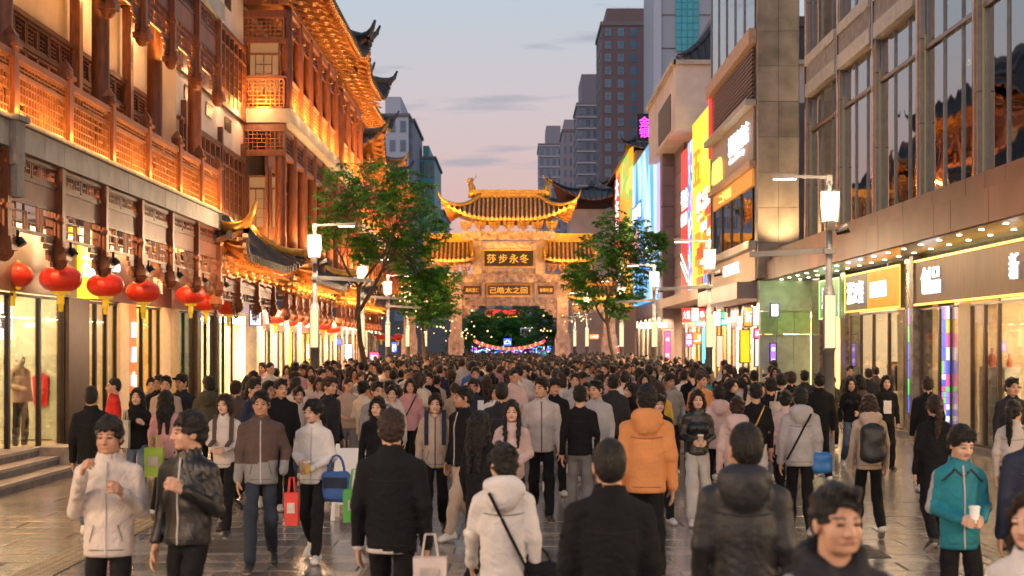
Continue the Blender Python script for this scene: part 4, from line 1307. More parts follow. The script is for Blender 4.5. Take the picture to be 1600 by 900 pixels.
box('screen_panel', xsn, xsn + .25, 62.3, 69.8, 4.7, 12.2, emat('screen_yellow', (1, .72, .03), 1.1), S1)
q = random.Random(31)
art = [emat('art_orange', (1, .25, .02), 1.2), emat('art_white', (1, .95, .85), 1.6), emat('art_red', (1, .06, .03), 1.2), emat('art_lime', (.7, .9, .1), 1.2)]
for k in range(30):
    z_ = 4.9 + (k % 10) * .38 + q.uniform(-.1, .1)
    a = 62.5 + q.random() * 4.5
    box('art_block', xsn - .02 - .002 * k, xsn - .001, a, a + q.uniform(.9, 2.2), z_, z_ + q.uniform(.15, .5), art[k % 3], S1)
lettering('五', art[0], (xsn - .07, 67.6, 10.0), 1.5, 'left', S1, width=2.4)
lettering('月', art[3], (xsn - .07, 64.8, 10.2), 1.6, 'left', S1, width=2.0)
lettering('欢乐', art[1], (xsn - .07, 65.6, 8.4), .9, 'left', S1, width=4.4)
lettering('AUG', emat('art_blue', (.05, .2, 1), 1.5), (xsn - .07, 64, 5.0), .4, 'left', S1, width=2)
S2 = thing('video_screen', 'blue patterned lit screen strip between the red and the yellow screens', 'screen', (8, 70.3, 4.7))
box('screen_panel', xsn - .02, xsn + .25, 69.82, 71.4, 4.6, 11.6, scr_blocks('screen_speckle', [(.05, .25, .9), (.3, .7, 1), (.9, .95, 1), (.55, .1, .8), (.05, .5, .7)], 2.6, 1.3, (1, 1, 1)), S2)
S3 = thing('video_screen', 'red lit screen with white lettering at the left of the yellow one', 'screen', (8, 73, 4.7))
box('screen_panel', xsn, xsn + .25, 71.42, 74.5, 4.6, 11.5, emat('screen_red', (1, .035, .03), .95), S3)
lettering('满减', e_letter, (xsn - .03, 73, 9.3), .6, 'left', S3, width=2.5)
lettering('优惠季', e_letter, (xsn - .03, 73, 8.2), .6, 'left', S3, width=2.5)
for k in range(3): box('art_block', xsn - .02, xsn - .001, 71.6, 74.2, 8.7 + .12 * k, 8.74 + .12 * k, art[1], S3)
MB().beam((xsn - .04, 74.3, 6.6), (xsn - .04, 71.5, 5.6), .12, .03, up=(1, 0, 0)).beam((xsn - .04, 74.3, 6.2), (xsn - .04, 71.5, 5.2), .12, .03, up=(1, 0, 0)).build('art_stripe', art[1], S3)
t = thing('neon_tube', 'upright red neon tube at the edge of the yellow screen', 'neon light', (7.95, 61.9, 9))
box('tube', 7.78, 7.9, 61.7, 61.84, 9.7, 12.4, emat('red_neon', (1, .02, .02), 3), t)
MB().box(7.9, 8.0, 61.7, 61.84, 9.6, 12.5).build('tube_holder', black, t)
# white gabled upper storey with a tiled roof, set back above the screens
RE = thing('gabled_building', 'pinkish white gable wall with dark tiled roof above the red screen', 'building', (10, 70, 12))
box('wall', 7.3, 16, 70.0, 84, 12.1, 15.1, plasterp, RE)
box('recess_shade', 7.26, 7.31, 72, 78, 12.3, 14.0, mat('shadow_brown', (.08, .06, .055), .6), RE)  # dark sheet on the wall face stands in for a recess's shade
MB().box(7.2, 16, 69.8, 70.0, 15.0, 15.2).box(7.1, 7.3, 69.8, 84, 15.0, 15.2).build('cornice', stone, RE)
roof(RE, 7.5, 17, 70.2, 84, 15.2, 17.2, 1.8, .2, .1, tile_m, tile_m, tile_m, step=.33, tiles='n', corner=1.5, raf=False, cap=False)
RF = thing('screen_building', 'mauve clad building behind the tall blue screen', 'building', (9, 90, 0))
box('wall_core', 8.2, 15, 80.6, 104, 0, 14.6, purp, RF)
for k in range(12): box('cladding_panel', 7.6, 8.19, 79.2, 80.55, 1.0 + k * 1.05, 2.02 + k * 1.05, purp, RF)
S4 = thing('video_screen', 'huge blue and white lit screen partly behind the right tree', 'screen', (8, 90, 4.8))
xs4 = 7.75
box('screen_panel', xs4, xs4 + .3, 80.8, 101.5, 4.8, 13.9, e_screen('screen_blue', [(.3, (.01, .16, .75)), (.44, (.03, .42, .9)), (.52, (.35, .75, 1)), (.58, (.8, .88, 1)), (.7, (.35, .2, .85))], .22, 1.2, stretch=(1, 1.4, .5)), S4)
lettering('数码广场', e_letter, (xs4 - .05, 97.5, 10.6), .9, 'left', S4, width=6)
box('art_block', xs4 - .03, xs4 - .01, 94.2, 101.0, 10.0, 11.2, emat('art_deepblue', (.02, .12, .8), 1.2), S4)
box('art_block', xs4 - .03, xs4 - .01, 96, 101.2, 7.4, 9.6, emat('art_pink', (1, .45, .4), .9), S4)
box('art_block', xs4 - .03, xs4 - .01, 81.2, 83.5, 8, 12.0, emat('art_violet', (.6, .45, 1), .9), S4)
for k in range(26):
    a = 81.2 + q.random() * 16
    z_ = 4.9 + q.random() * 3.2
    box('art_block', xs4 - .05 - .001 * k, xs4 - .01, a, a + q.uniform(.4, 1.4), z_, z_ + q.uniform(.2, .8), (art[1], emat('art_sky', (.1, .5, 1), 1.2), emat('art_deepblue', (.02, .12, .8), 1.2))[k % 3], S4)
t = thing('neon_sign', 'magenta neon characters on the dark roofed building', 'sign', (8, 92, 14))
for k, ch in enumerate('金银'): lettering(ch, e_mag, P(1007, 190 + k * 17, 92), .6, 'cam', t)
nx, _, nz = P(1007, 198, 92)
MB().box(nx - .45, nx + .45, 92.05, 92.2, nz - .85, nz + .8).box(nx - .06, nx + .06, 92.06, 92.19, 14.5, nz - .85).build('sign_backing', black, t)
MB().beam((nx, 92.12, 14.55), (8.6, 92.12, 14.4), .1, .1).build('bracket_arm', black, t)
RG = thing('shop_building', 'far right tan building with dark gable roof behind the right tree', 'building', (10, 115, 0))
box('wall', 8.2, 16, 104.5, 130, 0, 15.5, mat('tan_render', (.42, .31, .24), .7), RG)
roof(RG, 7.6, 17, 104, 130, 15.6, 18.4, 2.2, .3, .2, tile_m, tile_m, tile_m, step=.36, tiles='n', corner=2, raf=False)
S5 = thing('video_screen', 'orange lit screen with a red upright sign above the right tree', 'screen', (8, 113, 5))
box('screen_panel', 7.8, 8.1, 105.2, 119, 5, 15.9, e_screen('screen_orange', [(.35, (1, .33, .01)), (.5, (1, .45, .02)), (.58, (.3, .6, .1)), (.64, (1, .75, .1)), (.75, (.1, .4, .6))], .3, 1.25, stretch=(1, .5, 1.2)), S5)
box('art_block', 7.76, 7.79, 114, 119.5, 9.5, 15, emat('art_red', (1, .06, .03), 1.2), S5)
for k, ch in enumerate('大东风'): lettering(ch, e_letter, (7.72, 116.6, 14.1 - 1.6 * k), 1.4, 'left', S5, width=3.5)

for (T_, a_, b_) in ((RC, 50.8, 61.4), (RD, 62.4, 79), (RF, 81, 103)):
    light('AREA', (7.7, (a_ + b_) / 2, 3.6), 900, (1, .66, .38), .5, (0, 0, 0), T_, b_ - a_, 'right_crowd_fill')  # added downward fill that brightens the far crowd on this side
# street level shops and their signs along the right beyond the canopy
shop_row(RC, 8.5, 50.4, 61.6, -1, 3.3, 12)
shop_row(RD, 8.6, 62.2, 79, -1, 3.5, 13)
shop_row(RF, 8.2, 80.8, 103, -1, 3.6, 17, deep=.0 + 2.5)
box('awning', 7.3, 8.6, 50.6, 61.4, 3.75, 4.3, purp, RC)
box('awning', 7.4, 8.6, 62.2, 79, 4.1, 4.55, mat('brown_awning', (.16, .08, .06), .5), RD)
e_mint = emat('mint_sign', (.65, 1, .55), 1.1)
signs = [
 (1066, 481, 1079, 503, 62, e_red, '火锅', 0, 'red lit box sign with white characters beside a pale green one'),
 (1080, 481, 1092, 502, 62.2, e_mint, '鲜', 0, 'pale green lit box sign right of the red one'),
 (1093, 482, 1101, 500, 62.4, e_red, '串', 0, 'small red lit sign with a green neighbour at the second right lamp'),
 (1115, 487, 1126, 509, 61.5, emat('blue_white_sign', (.45, .7, 1), 2), '通讯', 0, 'blue and white lit sign right of the second right lamp post'),
 (1126, 487, 1133, 497, 61.6, e_green, None, 0, 'small square green lit sign above a teal one'),
 (1127, 498, 1137, 508, 61.4, emat('teal_sign', (.05, .7, .6), 1.3), '店', 0, 'small teal lit sign under the green square'),
 (1137, 494, 1143, 508, 61.3, e_purple, '夜', 0, 'narrow blue violet lit sign right of the teal one'),
 (1088, 503, 1103, 509, 61.8, e_cyan, '手机城', 0, 'low cyan lit strip sign below the red and green boxes'),
 (1071, 521, 1082, 541, 64, e_pink, '美甲', 1, 'pink lit upright sign in a dark shop doorway'),
 (1083, 520, 1097, 537, 64.2, e_orange, 'J', 0, 'orange lit poster beside the pink upright sign'),
 (1097, 513, 1104, 573, 58, e_cyan, None, 1, 'tall thin cyan lit panel left of the second right lamp post'),
 (1120, 525, 1129, 573, 57.5, emat('salmon_panel', (1, .4, .3), 1.2), None, 1, 'tall salmon pink lit panel right of the second right lamp post'),
 (1163, 481, 1176, 509, 52.5, e_orange, '折', 0, 'orange red lit box sign with a big white character'),
 (1177, 479, 1187, 508, 52.3, emat('white_pink_sign', (1, .85, .8), 2.2), '七折', 1, 'white lit upright box sign joined to the orange red one'),
 (1179, 514, 1191, 528, 52, e_pink, '88', 0, 'pink lit number sign reading 88 under the white box'),
 (1205, 475, 1216, 494, 49.4, emat('white_violet_sign', (.85, .8, 1), 2.2), '衣品', 1, 'white and violet lit sign on the brown wall by the green stone'),
 (1204, 537, 1212, 572, 49.3, emat('violet_strip', (.35, .15, 1), 1.5), '潮流', 1, 'upright violet lit strip with white characters by the green stone'),
 (1157, 516, 1171, 566, 53, emat('yellow_door_panel', (1, .62, .01), .9), None, 0, 'tall bright yellow panel in the right shop wall'),
 (1180, 530, 1190, 572, 51.6, emat('pale_showcase', (.75, .85, .95), 1.0), None, 0, 'pale lit glass showcase under the pink number sign'),
 (1039, 518, 1047, 567, 72, e_pink, '店庆', 1, 'tall pink lit upright sign right of the third right lamp post'),
 (1000, 504, 1018, 513, 84, e_white, None, 0, 'white lit strip sign behind the right tree trunk'),
 (1028, 505, 1042, 511, 78, e_white, '超市', 0, 'short white lit sign right of the third right lamp post'),
 (960, 540, 972, 551, 88, emat('white_red_sign', (1, .8, .75), 1.5), '米', 0, 'white lit sign with a red board under it behind the crowd'),
 (958, 543, 968, 549, 87, e_red, None, 0, 'small red lit board behind the crowd right of the archway'),
 (921, 522, 936, 530, 100, e_orange, '小吃街', 0, 'orange lit strip sign far behind the right lamp posts'),
]
for (a, b_, c_, d_, dd, m_, tx, vt, lb) in signs:
    cam_sign('lit_shop_sign', lb, a, b_, c_, d_, dd, m_, tx, None, vert=bool(vt))

# ============================================================ far towers
def tower(label, px0, px1, ytop, d, m, cols_n, rows_n, wm, x_extra=0, band=None, side=None, ww=.55, wh=.55, z_from=2, topbox=None, name='tower_block', dep=25):
    x0, x1 = Xp(px0, d), Xp(px1, d)
    zt = Zp(ytop, d)
    T = thing(name, label, 'tower', ((x0 + x1) / 2, d, 0))
    box('wall', x0, x1, d, d + dep, 0, zt, m, T)
    box('parapet', x0 - .3, x1 + .3, d - .35, d + dep, zt, zt + (zt * .012), stone_d, T)
    cw = (x1 - x0) / cols_n
    ch = (zt - z_from) / rows_n
    b = MB()
    hw, hh = cw * ww / 2, ch * wh / 2
    b.box(-hw, hw, -.05, .02, -hh, hh)
    b.box(-hw, hw, -.12, -.06, -hh - .12, -hh, 1)
    b.box(-.05, .05, -.11, -.06, -hh, hh, 1)
    b.box(-hw, hw, -.10, -.06, hh * .1, hh * .1 + .1, 1)
    me = b.mesh('window', [wm, stone_d])
    for i in range(cols_n):
        for j in range(rows_n):
            z_ = z_from + ch * (j + .5)
            if Zp(470, d) > z_ : continue
            link('window', me, T, (x0 + cw * (i + .5), d - .02, z_))
    if band:
        for j in range(rows_n):
            z_ = z_from + ch * (j + 1)
            if Zp(470, d) > z_: continue
            box('floor_band', x0 - .2, x1 + .2, d - .5, d, z_ - ch * .06, z_ + ch * .04, band, T)
    if side:
        # windows on the face towards the street
        xf = x0 if side < 0 else x1
        for j in range(rows_n):
            z_ = z_from + ch * (j + .5)
            if Zp(470, d) > z_: continue
            for k in range(5): link('window', me, T, (xf + side * .02, d + dep * (k + .5) / 5, z_), (0, 0, R(-90 if side < 0 else 90)))
    if topbox:
        a, b_, h_ = topbox
        box('roof_box', x0 + (x1 - x0) * a, x0 + (x1 - x0) * b_, d + 1, d + dep - 2, zt, zt + h_, m, T)
    return T
tw = mat('pale_blue_grey_tower', (.50, .55, .64), .6)
brickb = mat('brown_brick_tower', (.20, .135, .14), .7)
greyb = mat('grey_brown_tower', (.30, .30, .36), .7)
w_dark = mat('dark_tower_window', (.07, .19, .30), .12, spec=1.0)
w_teal = mat('teal_tower_window', (.03, .20, .22), .12, spec=.9)
w_lit = emat('lit_tower_window', (1, .8, .5), .8)
tower('pale blue grey office block behind the left roofs', 556, 638, 182, 260, tw, 5, 12, w_dark, topbox=(.55, .85, 3.5))
tower('narrow slate side of the office block behind the left roofs', 638.5, 646, 190, 262, mat('slate_tower', (.22, .27, .34), .5), 1, 12, w_dark)
tower('teal glass tower left of the archway roof', 648, 679, 248, 280, mat('teal_tower', (.08, .40, .44), .35), 4, 9, w_teal, ww=.85, wh=.7, topbox=(.4, .7, 2.5))
tower('low blue panelled block just left of the archway', 668, 692, 330, 240, mat('blue_panel_block', (.08, .28, .55), .5), 3, 4, w_teal, ww=.8, wh=.7)
tower('farthest grey balcony block right of the archway roof', 842, 880, 228, 520, greyb, 4, 19, w_dark, band=tw, topbox=(.3, .9, 7))
tower('plain mauve grey block between two balcony towers', 879, 905, 206, 480, mat('mauve_tower', (.32, .28, .32), .7), 3, 18, w_dark, ww=.35, topbox=(.1, .9, 4))
tower('dark tower with pale balcony bands and a tank on top', 902, 936, 165, 430, mat('dark_mauve_tower', (.22, .21, .25), .7), 3, 21, w_dark, band=tw, side=-1, topbox=(.2, .95, 9))
tower('tall brown brick tower with four columns of windows', 940, 1020, 40, 380, brickb, 4, 25, w_dark, ww=.50, wh=.62, side=-1, topbox=(.1, 1.0, 4.5))
ct = tower('tallest grey tower with a teal glass strip, behind the brick one', 1021, 1160, -60, 330, mat('blue_grey_panel_tower', (.34, .39, .45), .5), 1, 1, tw, ww=.01, wh=.01, z_from=0)
for j in range(26):
    for k in range(4):
        d = 329.9
        x0 = Xp(1056 + k * 9, d)
        box('glass_pane', x0, x0 + 1.15, d - .3, d, Zp(80, d) + j * 1.5, Zp(80, d) + 1.4 + j * 1.5, mat('teal_pane', (.02, .42, .50), .12, spec=.9), ct)
for j in range(8): box('panel_joint', Xp(1021, 330), Xp(1150, 330), 329.7, 330, 30 + j * 7.2, 30.15 + j * 7.2, stone_d, ct)
box('corner_rib', Xp(1021, 330), Xp(1033, 330), 329.2, 330, 0, 82, tw, ct)
# dark roofed pavilion behind the archway on the right
RH = thing('tiled_pavilion', 'dark tiled pavilion roof peeping over the right of the archway', 'pavilion', (4.5, 130, 0))
box('wall', Xp(890, 130), Xp(960, 130), 128, 136, 0, Zp(330, 130), plasterp, RH)
roof(RH, Xp(872, 130), Xp(975, 130), 126, 138, Zp(318, 130), Zp(292, 130), 3, 1.3, .6, tile_m, tile_m, tile_m, step=.4, tiles='n', corner=3, raf=False)

# ============================================================ beyond the archway
box_end = thing('street_end_building', 'dim building closing the street beyond the archway', 'building', (0, 175, 0))
box('wall', -30, 30, 178, 190, 0, 9.5, mat('dim_render', (.10, .11, .13), .7), box_end)
for k in range(14): box('window', -14 + k * 2.1, -12.8 + k * 2.1, 177.9, 178, 5, 7, w_dark, box_end)
cam_sign('neon_sign', 'long red and yellow neon strip seen under the archway', 760, 484, 814, 493, 150, e_red, None)
o = cam_sign('neon_sign', 'yellow neon strip under the red one seen through the archway', 762, 494, 808, 496, 149.5, emat('yellow_neon', (1, .6, .05), 2), None)
cam_sign('street_sign', 'dark framed pale screen on a blue backing under the archway', 814, 513, 829, 526, 140, mat('pale_screen', (.4, .38, .4), .4), None, frame=emat('pale_frame', (.6, .8, .9), .8))
cam_sign('street_sign', 'blue lit square sign with a white mark under the archway', 787, 529, 799, 540, 135, e_blue, '凸')
cam_sign('street_sign', 'blue white lit strip low beyond the crowd under the archway', 740, 547, 752, 552, 130, emat('blue_white_screen', (.55, .75, 1), 2.2), None)
b = MB()
q = random.Random(17)
for k in range(170):
    x_, y_, z_ = P(q.uniform(735, 862), q.uniform(541, 552), q.uniform(112, 128))
    b.lathe((x_, y_, max(z_, 1.2)), [(.001, -.06), (.06, 0), (.001, .06)], 6, q.choice([0, 0, 1, 2, 3, 4]))
o = b.build('market_lights', [e_blue, e_cyan, e_mag, e_cream, e_red])
tag(o, 'blue, pink and white points of light of the market beyond the archway', 'lights', kind='stuff')
t = thing('festoon', 'red and gold festoon hung across the street beyond the archway', 'festoon', (0, 110, 3))
b, b2 = MB(), MB()
for k in range(40):
    u = k / 39
    px, py = 742 + 108 * u, 533 + 12 * math.sin(math.pi * u) ** .8
    p = P(px, py, 110)
    b.lathe(p, [(.001, -.14), (.13, -.03), (.10, .08), (.001, .12)], 7, k % 3)
    if k < 39:
        p2 = P(742 + 108 * (k + 1) / 39, 533 + 12 * math.sin(math.pi * (k + 1) / 39) ** .8, 110)
        b2.tube([(p[0], p[1], p[2] + .12), (p2[0], p2[1], p2[2] + .12)], .02, 4)
o = b.build('pennants', [emat('festoon_red', (1, .05, .08), 1.2), emat('festoon_gold', (1, .55, .03), 1.2), emat('festoon_pink', (1, .1, .3), 1.2)], t)
o['kind'] = 'stuff'
b2.build('rope', black, t)
for s in (-1, 1): MB().tube([P(796 + s * 56, 533, 110), (P(796 + s * 56, 533, 110)[0], 110, 0)], .05, 8).build('pole', black, t)
# ============================================================ lamp posts
def lamp_post(px, d, label, arm=-1):
    x = Xp(px, d)
    t = thing('lamp_post', label, 'lamp post', (x, d, 0), 'lamp posts along the street')
    b = MB()
    b.lathe((x, d, 0), [(.17, 0), (.17, .03), (.11, .04), (.098, .12), (.098, 2.1), (.104, 2.1), (.104, 3.12), (.098, 3.12), (.075, 3.2), (.06, 3.22), (.06, 4.95), (.001, 4.97)], 14)
    b.build('pole', mat('painted_grey_post', (.20, .20, .205), .45, var=.08), t, True)
    box('lit_panel', x - .088, x + .088, d - .12, d - .085, 2.16, 3.04, e_panel, t)
    MB().box(x - .1, x - .089, d - .125, d - .06, 2.13, 3.07).box(x + .089, x + .1, d - .125, d - .06, 2.13, 3.07).build('panel_frame', grey_m, t)
    for s in (-1, 1):
        c = MB()
        c.beam((x + s * .075, d - .05, 4.28), (x + s * .10, d - .07, 4.78), .11, .10, up=(0, 1, 0))
        c.build('lamp_glass', e_panel, t)
        c = MB()
        c.beam((x + s * .102, d - .07, 4.785), (x + s * .103, d - .07, 4.805), .125, .12, up=(0, 1, 0))
        c.beam((x + s * .073, d - .05, 4.255), (x + s * .075, d - .05, 4.275), .125, .12, up=(0, 1, 0))
        c.beam((x + s * .14, d - .07, 4.28), (x + s * .165, d - .07, 4.78), .012, .11, up=(0, 1, 0))
        c.build('lamp_frame', black, t)
    MB().beam((x, d, 5.02), (x + arm * .95, d + .02, 5.06), .06, .05).box(x - .05, x + .05, d - .05, d + .05, 4.9, 5.06).build('upper_arm', grey_m, t)
    box('arm_light', x + arm * .93, x + arm * .55, d - .025, d + .03, 4.985, 5.003, e_white, t)
    MB().beam((x, d, 3.8), (x + arm * 1.35, d - .1, 3.72), .05, .09).box(x - .09, x + .09, d - .09, d + .09, 3.74, 3.82).build('lower_arm', grey_m, t)
    MB().box(x - .07, x + .07, d - .19, d - .05, 4.12, 4.28).tube([(x + .12, d, 4.1), (x + .32, d - .05, 4.18)], [.05, .09], 10).build('camera_box', black, t)
    light('POINT', (x, d - .35, 4.55), 150 if d < 30 else 420, (1, .66, .38), .15, parent=t)
    return t
lamp_post(1295, 25.8, 'nearest lamp post, on the right in front of the shop signs')
lamp_post(1108, 41.5, 'second lamp post on the right, in front of the yellow screen')
lamp_post(1022, 54, 'third lamp post on the right, beside the right tree')
lamp_post(971, 67, 'fourth lamp post on the right, behind the right tree')
lamp_post(917, 82, 'fifth lamp post on the right, just right of the archway column')
lamp_post(898, 95, 'farthest lamp post on the right, behind the archway')
lamp_post(492, 36, 'nearest lamp post on the left, left of the left tree', 1)
lamp_post(566, 50, 'second lamp post on the left, half behind the left tree trunk', 1)
lamp_post(606, 62, 'third lamp post on the left, behind the left tree', 1)
lamp_post(637, 74, 'fourth lamp post on the left, right of the tree trunk', 1)
lamp_post(665, 88, 'farthest lamp post on the left, beside the archway column', 1)

# the street goes on behind the viewer: lit shops and added fill lamps
for (T_, x_, s_) in ((A, -7.6, 1), (RB, 8.3, -1)):
    for y_ in (-5, 1, 7):
        MB().box(x_ - .12, x_ + .12, y_ - .12, y_ + .12, 4.2, 4.7).beam((x_, y_, 4.72), (x_ - s_ * 1.2, y_, 4.72), .06, .06).build('fill_lamp', e_panel, T_)
        light('POINT', (x_ + s_ * .35, y_, 4.4), 620, (1, .68, .42), .2, parent=T_)  # unseen, put in to light the nearest people
shop_row(A, -8.6, -8, 15, 1, 3.2, 40)
shop_row(RB, 9.5, -8, 15, -1, 3.4, 41)
# ============================================================ trees
bark = mat('grey_bark', (.13, .10, .075), .8, var=.25, scale=12, bump=.5)
leafs = []
for nm, c in (('leaf_green', (.085, .25, .04)), ('leaf_dark', (.045, .16, .03)), ('leaf_light', (.13, .32, .05))):
    m = mat(nm, c, .5, var=.25, scale=3)
    n_, l_ = m.node_tree.nodes, m.node_tree.links
    b_ = n_['Principled BSDF']
    tr_ = n_.new('ShaderNodeBsdfTranslucent')
    tr_.inputs[0].default_value = (c[0] * 1.2, c[1] * 1.6, c[2], 1)
    mx_ = n_.new('ShaderNodeMixShader')
    mx_.inputs[0].default_value = .35
    l_.new(b_.outputs[0], mx_.inputs[1])
    l_.new(tr_.outputs[0], mx_.inputs[2])
    l_.new(mx_.outputs[0], n_['Material Output'].inputs[0])
    leafs.append(m)
def tree(label, px, d, ztop, rx, zlow, n_ros, seed, lean=0.0, leaf=.17, lobes=None, base_z=0, group=None, dpy=None):
    q = random.Random(seed)
    x0 = Xp(px, d)
    t = thing('street_tree', label, 'tree', (x0, d, base_z), group)
    tr = MB()
    tips = []
    zc = zlow + (ztop - zlow) * .18
    def branch(p, dr, ln, r, lev):
        pts, rad = [p], [r]
        n = 5
        for i in range(n):
            dr = (dr + Vector((q.uniform(-.16, .16), q.uniform(-.16, .16), .05))).normalized()
            p = p + dr * ln / n
            pts.append(p)
            rad.append(r * (1 - .5 * (i + 1) / n))
        tr.tube(pts, rad, 7 if lev < 2 else 5)
        if lev >= 3:
            tips.append(p)
            tips.append(pts[3])
            return
        for k in range(q.choice([2, 3, 3]) if lev else 4):
            a = q.uniform(0, 2 * math.pi)
            sp = .75 if lev == 0 else .7
            nd = (dr + Vector((math.cos(a) * sp, math.sin(a) * sp, q.uniform(-.05, .4)))).normalized()
            branch(pts[q.choice([3, 4, 5])] if lev else pts[-1 - (k % 2)], nd, ln * q.uniform(.36, .55) * (1.15 if lev else 1), rad[-1] * .85, lev + 1)
    branch(Vector((x0, d, base_z)), Vector((lean, 0, 1)), (zc - base_z) * .95, .11, 0)
    # keep the crown inside its outline: scatter rosettes through uneven lobes
    lobes = lobes or [(q.uniform(-.55, .55), q.uniform(-.5, .5), q.uniform(.15, .85), q.uniform(.42, .62)) for _ in range(9)]
    cr_ = MB()
    H = ztop - zlow
    def rosette(c, s):
        up = Vector((q.uniform(-.5, .5), q.uniform(-.5, .5), 1)).normalized()
        u = up.orthogonal().normalized()
        w = up.cross(u)
        m = q.choices([0, 1, 2], [5, 4, 2])[0]
        n = q.choice([6, 7, 8])
        for k in range(n):
            a = 2 * math.pi * (k + q.random() * .5) / n
            o_ = (u * math.cos(a) + w * math.sin(a))
            sd = up.cross(o_)
            l_ = s * q.uniform(.75, 1.2)
            dn = up * (-.12 - q.random() * .35) * l_
            b = len(cr_.v)
            wd = l_ * q.uniform(.17, .27)
            for p in (c + o_ * .02, c + o_ * l_ * .55 + sd * wd + dn * .4 + up * .03, c + o_ * l_ + dn, c + o_ * l_ * .55 - sd * wd + dn * .4 + up * .03):
                cr_.v.append(tuple(p))
            cr_.f.append((b, b + 1, b + 2, b + 3))
            cr_.m.append(m)
    for k in range(n_ros):
        lx, ly, lz, lr = q.choice(lobes)
        while True:
            v = Vector((q.uniform(-1, 1), q.uniform(-1, 1), q.uniform(-1, 1)))
            if .35 < v.length < 1: break
        c = Vector((x0 + lean * (zc - base_z) + lx * rx + v.x * lr * rx, d + ly * rx + v.y * lr * rx, zlow + lz * H + v.z * lr * H * .5))
        if q.random() < .12: c += Vector((q.uniform(-.3, .3), q.uniform(-.3, .3), q.uniform(-.2, .3)))
        rosette(c, leaf * q.uniform(.75, 1.25))
        if k % 9 == 0 and tips:
            tp = min((q.choice(tips) for _ in range(6)), key=lambda e: (e - c).length)
            mid = (tp + c) / 2 + Vector((0, 0, .06))
            tr.tube([tp, mid, c], [.014, .009, .005], 4)
    for tp in tips:
        for _ in range(2): rosette(tp + Vector((q.uniform(-.1, .1), q.uniform(-.1, .1), q.uniform(-.05, .1))), leaf)
    tr.build('trunk', bark, t, True)
    o = cr_.build('crown', leafs, t)
    return t
tree('big leafy street tree on the left in front of the archway', 577, 45, 7.35, 1.85, 3.5, 1150, 4, .05, .17,
     lobes=[(-.55, 0, .85, .42), (0, .2, .90, .45), (.5, -.2, .82, .42), (-.7, .1, .55, .35), (.2, -.3, .6, .5), (.75, .2, .55, .4), (.55, 0, .3, .35), (-.2, .3, .4, .25), (.85, -.1, .15, .2)])
tree('street tree on the right with spiky leaf clusters beside the archway', 968, 57, 7.1, 1.95, 3.3, 850, 9, -.02, .19,
     lobes=[(-.1, 0, .88, .36), (.35, .2, .8, .36), (-.45, -.2, .62, .36), (.1, .1, .55, .42), (.62, -.1, .5, .3), (-.8, .1, .38, .28), (-.55, 0, .2, .3), (.3, .2, .28, .3), (.8, .2, .72, .2), (0, -.2, .1, .25)])
tree('smaller street tree between the left tree and the archway', 668, 64, 5.4, 1.5, 3.1, 520, 14, .02, .19)
tree('dim tree under the left of the archway', 735, 125, 5.6, 2.6, 1.6, 500, 21, 0, .30)
tree('dim broad tree seen through the middle of the archway', 790, 150, 6.3, 4.2, 1.0, 900, 22, 0, .42)
tree('dim tree under the right of the archway', 845, 128, 5.9, 2.4, 1.6, 480, 23, 0, .30)
# warm bulbs strung in the trees
b = MB()
q = random.Random(77)
for (px, py, sx_, sy_, d, n) in ((700, 512, 50, 24, 60, 24), (738, 524, 24, 12, 118, 8), (848, 522, 22, 14, 118, 9), (905, 500, 36, 36, 66, 14), (610, 480, 60, 60, 46, 16), (830, 515, 18, 10, 122, 3)):
    for k in range(n):
        p = P(px + q.gauss(0, sx_ * .5), min(548, py + q.gauss(0, sy_ * .5)), d + q.uniform(-1.5, 1.5))
        r_ = d / 2400 * q.uniform(.7, 1.5)
        b.lathe(p, [(.001, -r_), (r_ * .7, -r_ * .7), (r_, 0), (r_ * .7, r_ * .7), (.001, r_)], 8)
o = b.build('string_lights', emat('bulb_glow', (1, .62, .26), 3), smooth=True)
tag(o, 'small warm bulbs strung through the trees around the archway', 'lights', kind='stuff')

# bench and planter at the foot of the left tree
t = thing('bench', 'slatted metal bench by the left tree at the edge of the crowd', 'bench', (Xp(535, 29), 29, 0))
bx, by = Xp(530, 29), 29
for k in range(5): box('seat_slat', bx - .75, bx + .75, by - .2 + k * .1, by - .12 + k * .1, .44, .47, mat('bench_timber', (.2, .11, .06), .5), t)
for s in (-1, 1): MB().beam((bx + s * .65, by - .2, 0), (bx + s * .6, by - .15, .44), .06, .06).beam((bx + s * .65, by + .3, 0), (bx + s * .6, by + .25, .8), .06, .06).beam((bx + s * .63, by - .2, .42), (bx + s * .63, by + .27, .42), .06, .05).build('leg', grey_m, t)
for k in range(3): box('backrest_slat', bx - .75, bx + .75, by + .27, by + .30, .52 + k * .11, .60 + k * .11, mat('bench_timber', (.2, .11, .06)), t)
t = thing('planter', 'low round stone planter round the left tree trunk', 'planter', (Xp(580, 45), 45, 0))
MB().lathe((Xp(580, 45), 45, 0), [(.75, 0), (.8, .4), (.72, .42), (.68, .36), (.001, .36)], 24).build('rim', stone_d, t)
t = thing('sign_post', 'white A-frame notice stand on the left pavement', 'notice stand', (Xp(553, 16.8), 16.8, 0))
ax, ay = Xp(548, 19.5), 19.5
for s in (-1, 1):
    MB().beam((ax - .2, ay + s * .25, 0), (ax - .16, ay, .95), .05, .03).beam((ax + .2, ay + s * .25, 0), (ax + .16, ay, .95), .05, .03).build('leg', white_m, t)
MB().beam((ax, ay - .2, .2), (ax, ay - .02, .9), .36, .02, up=(0, 1, 0)).build('board', white_m, t)
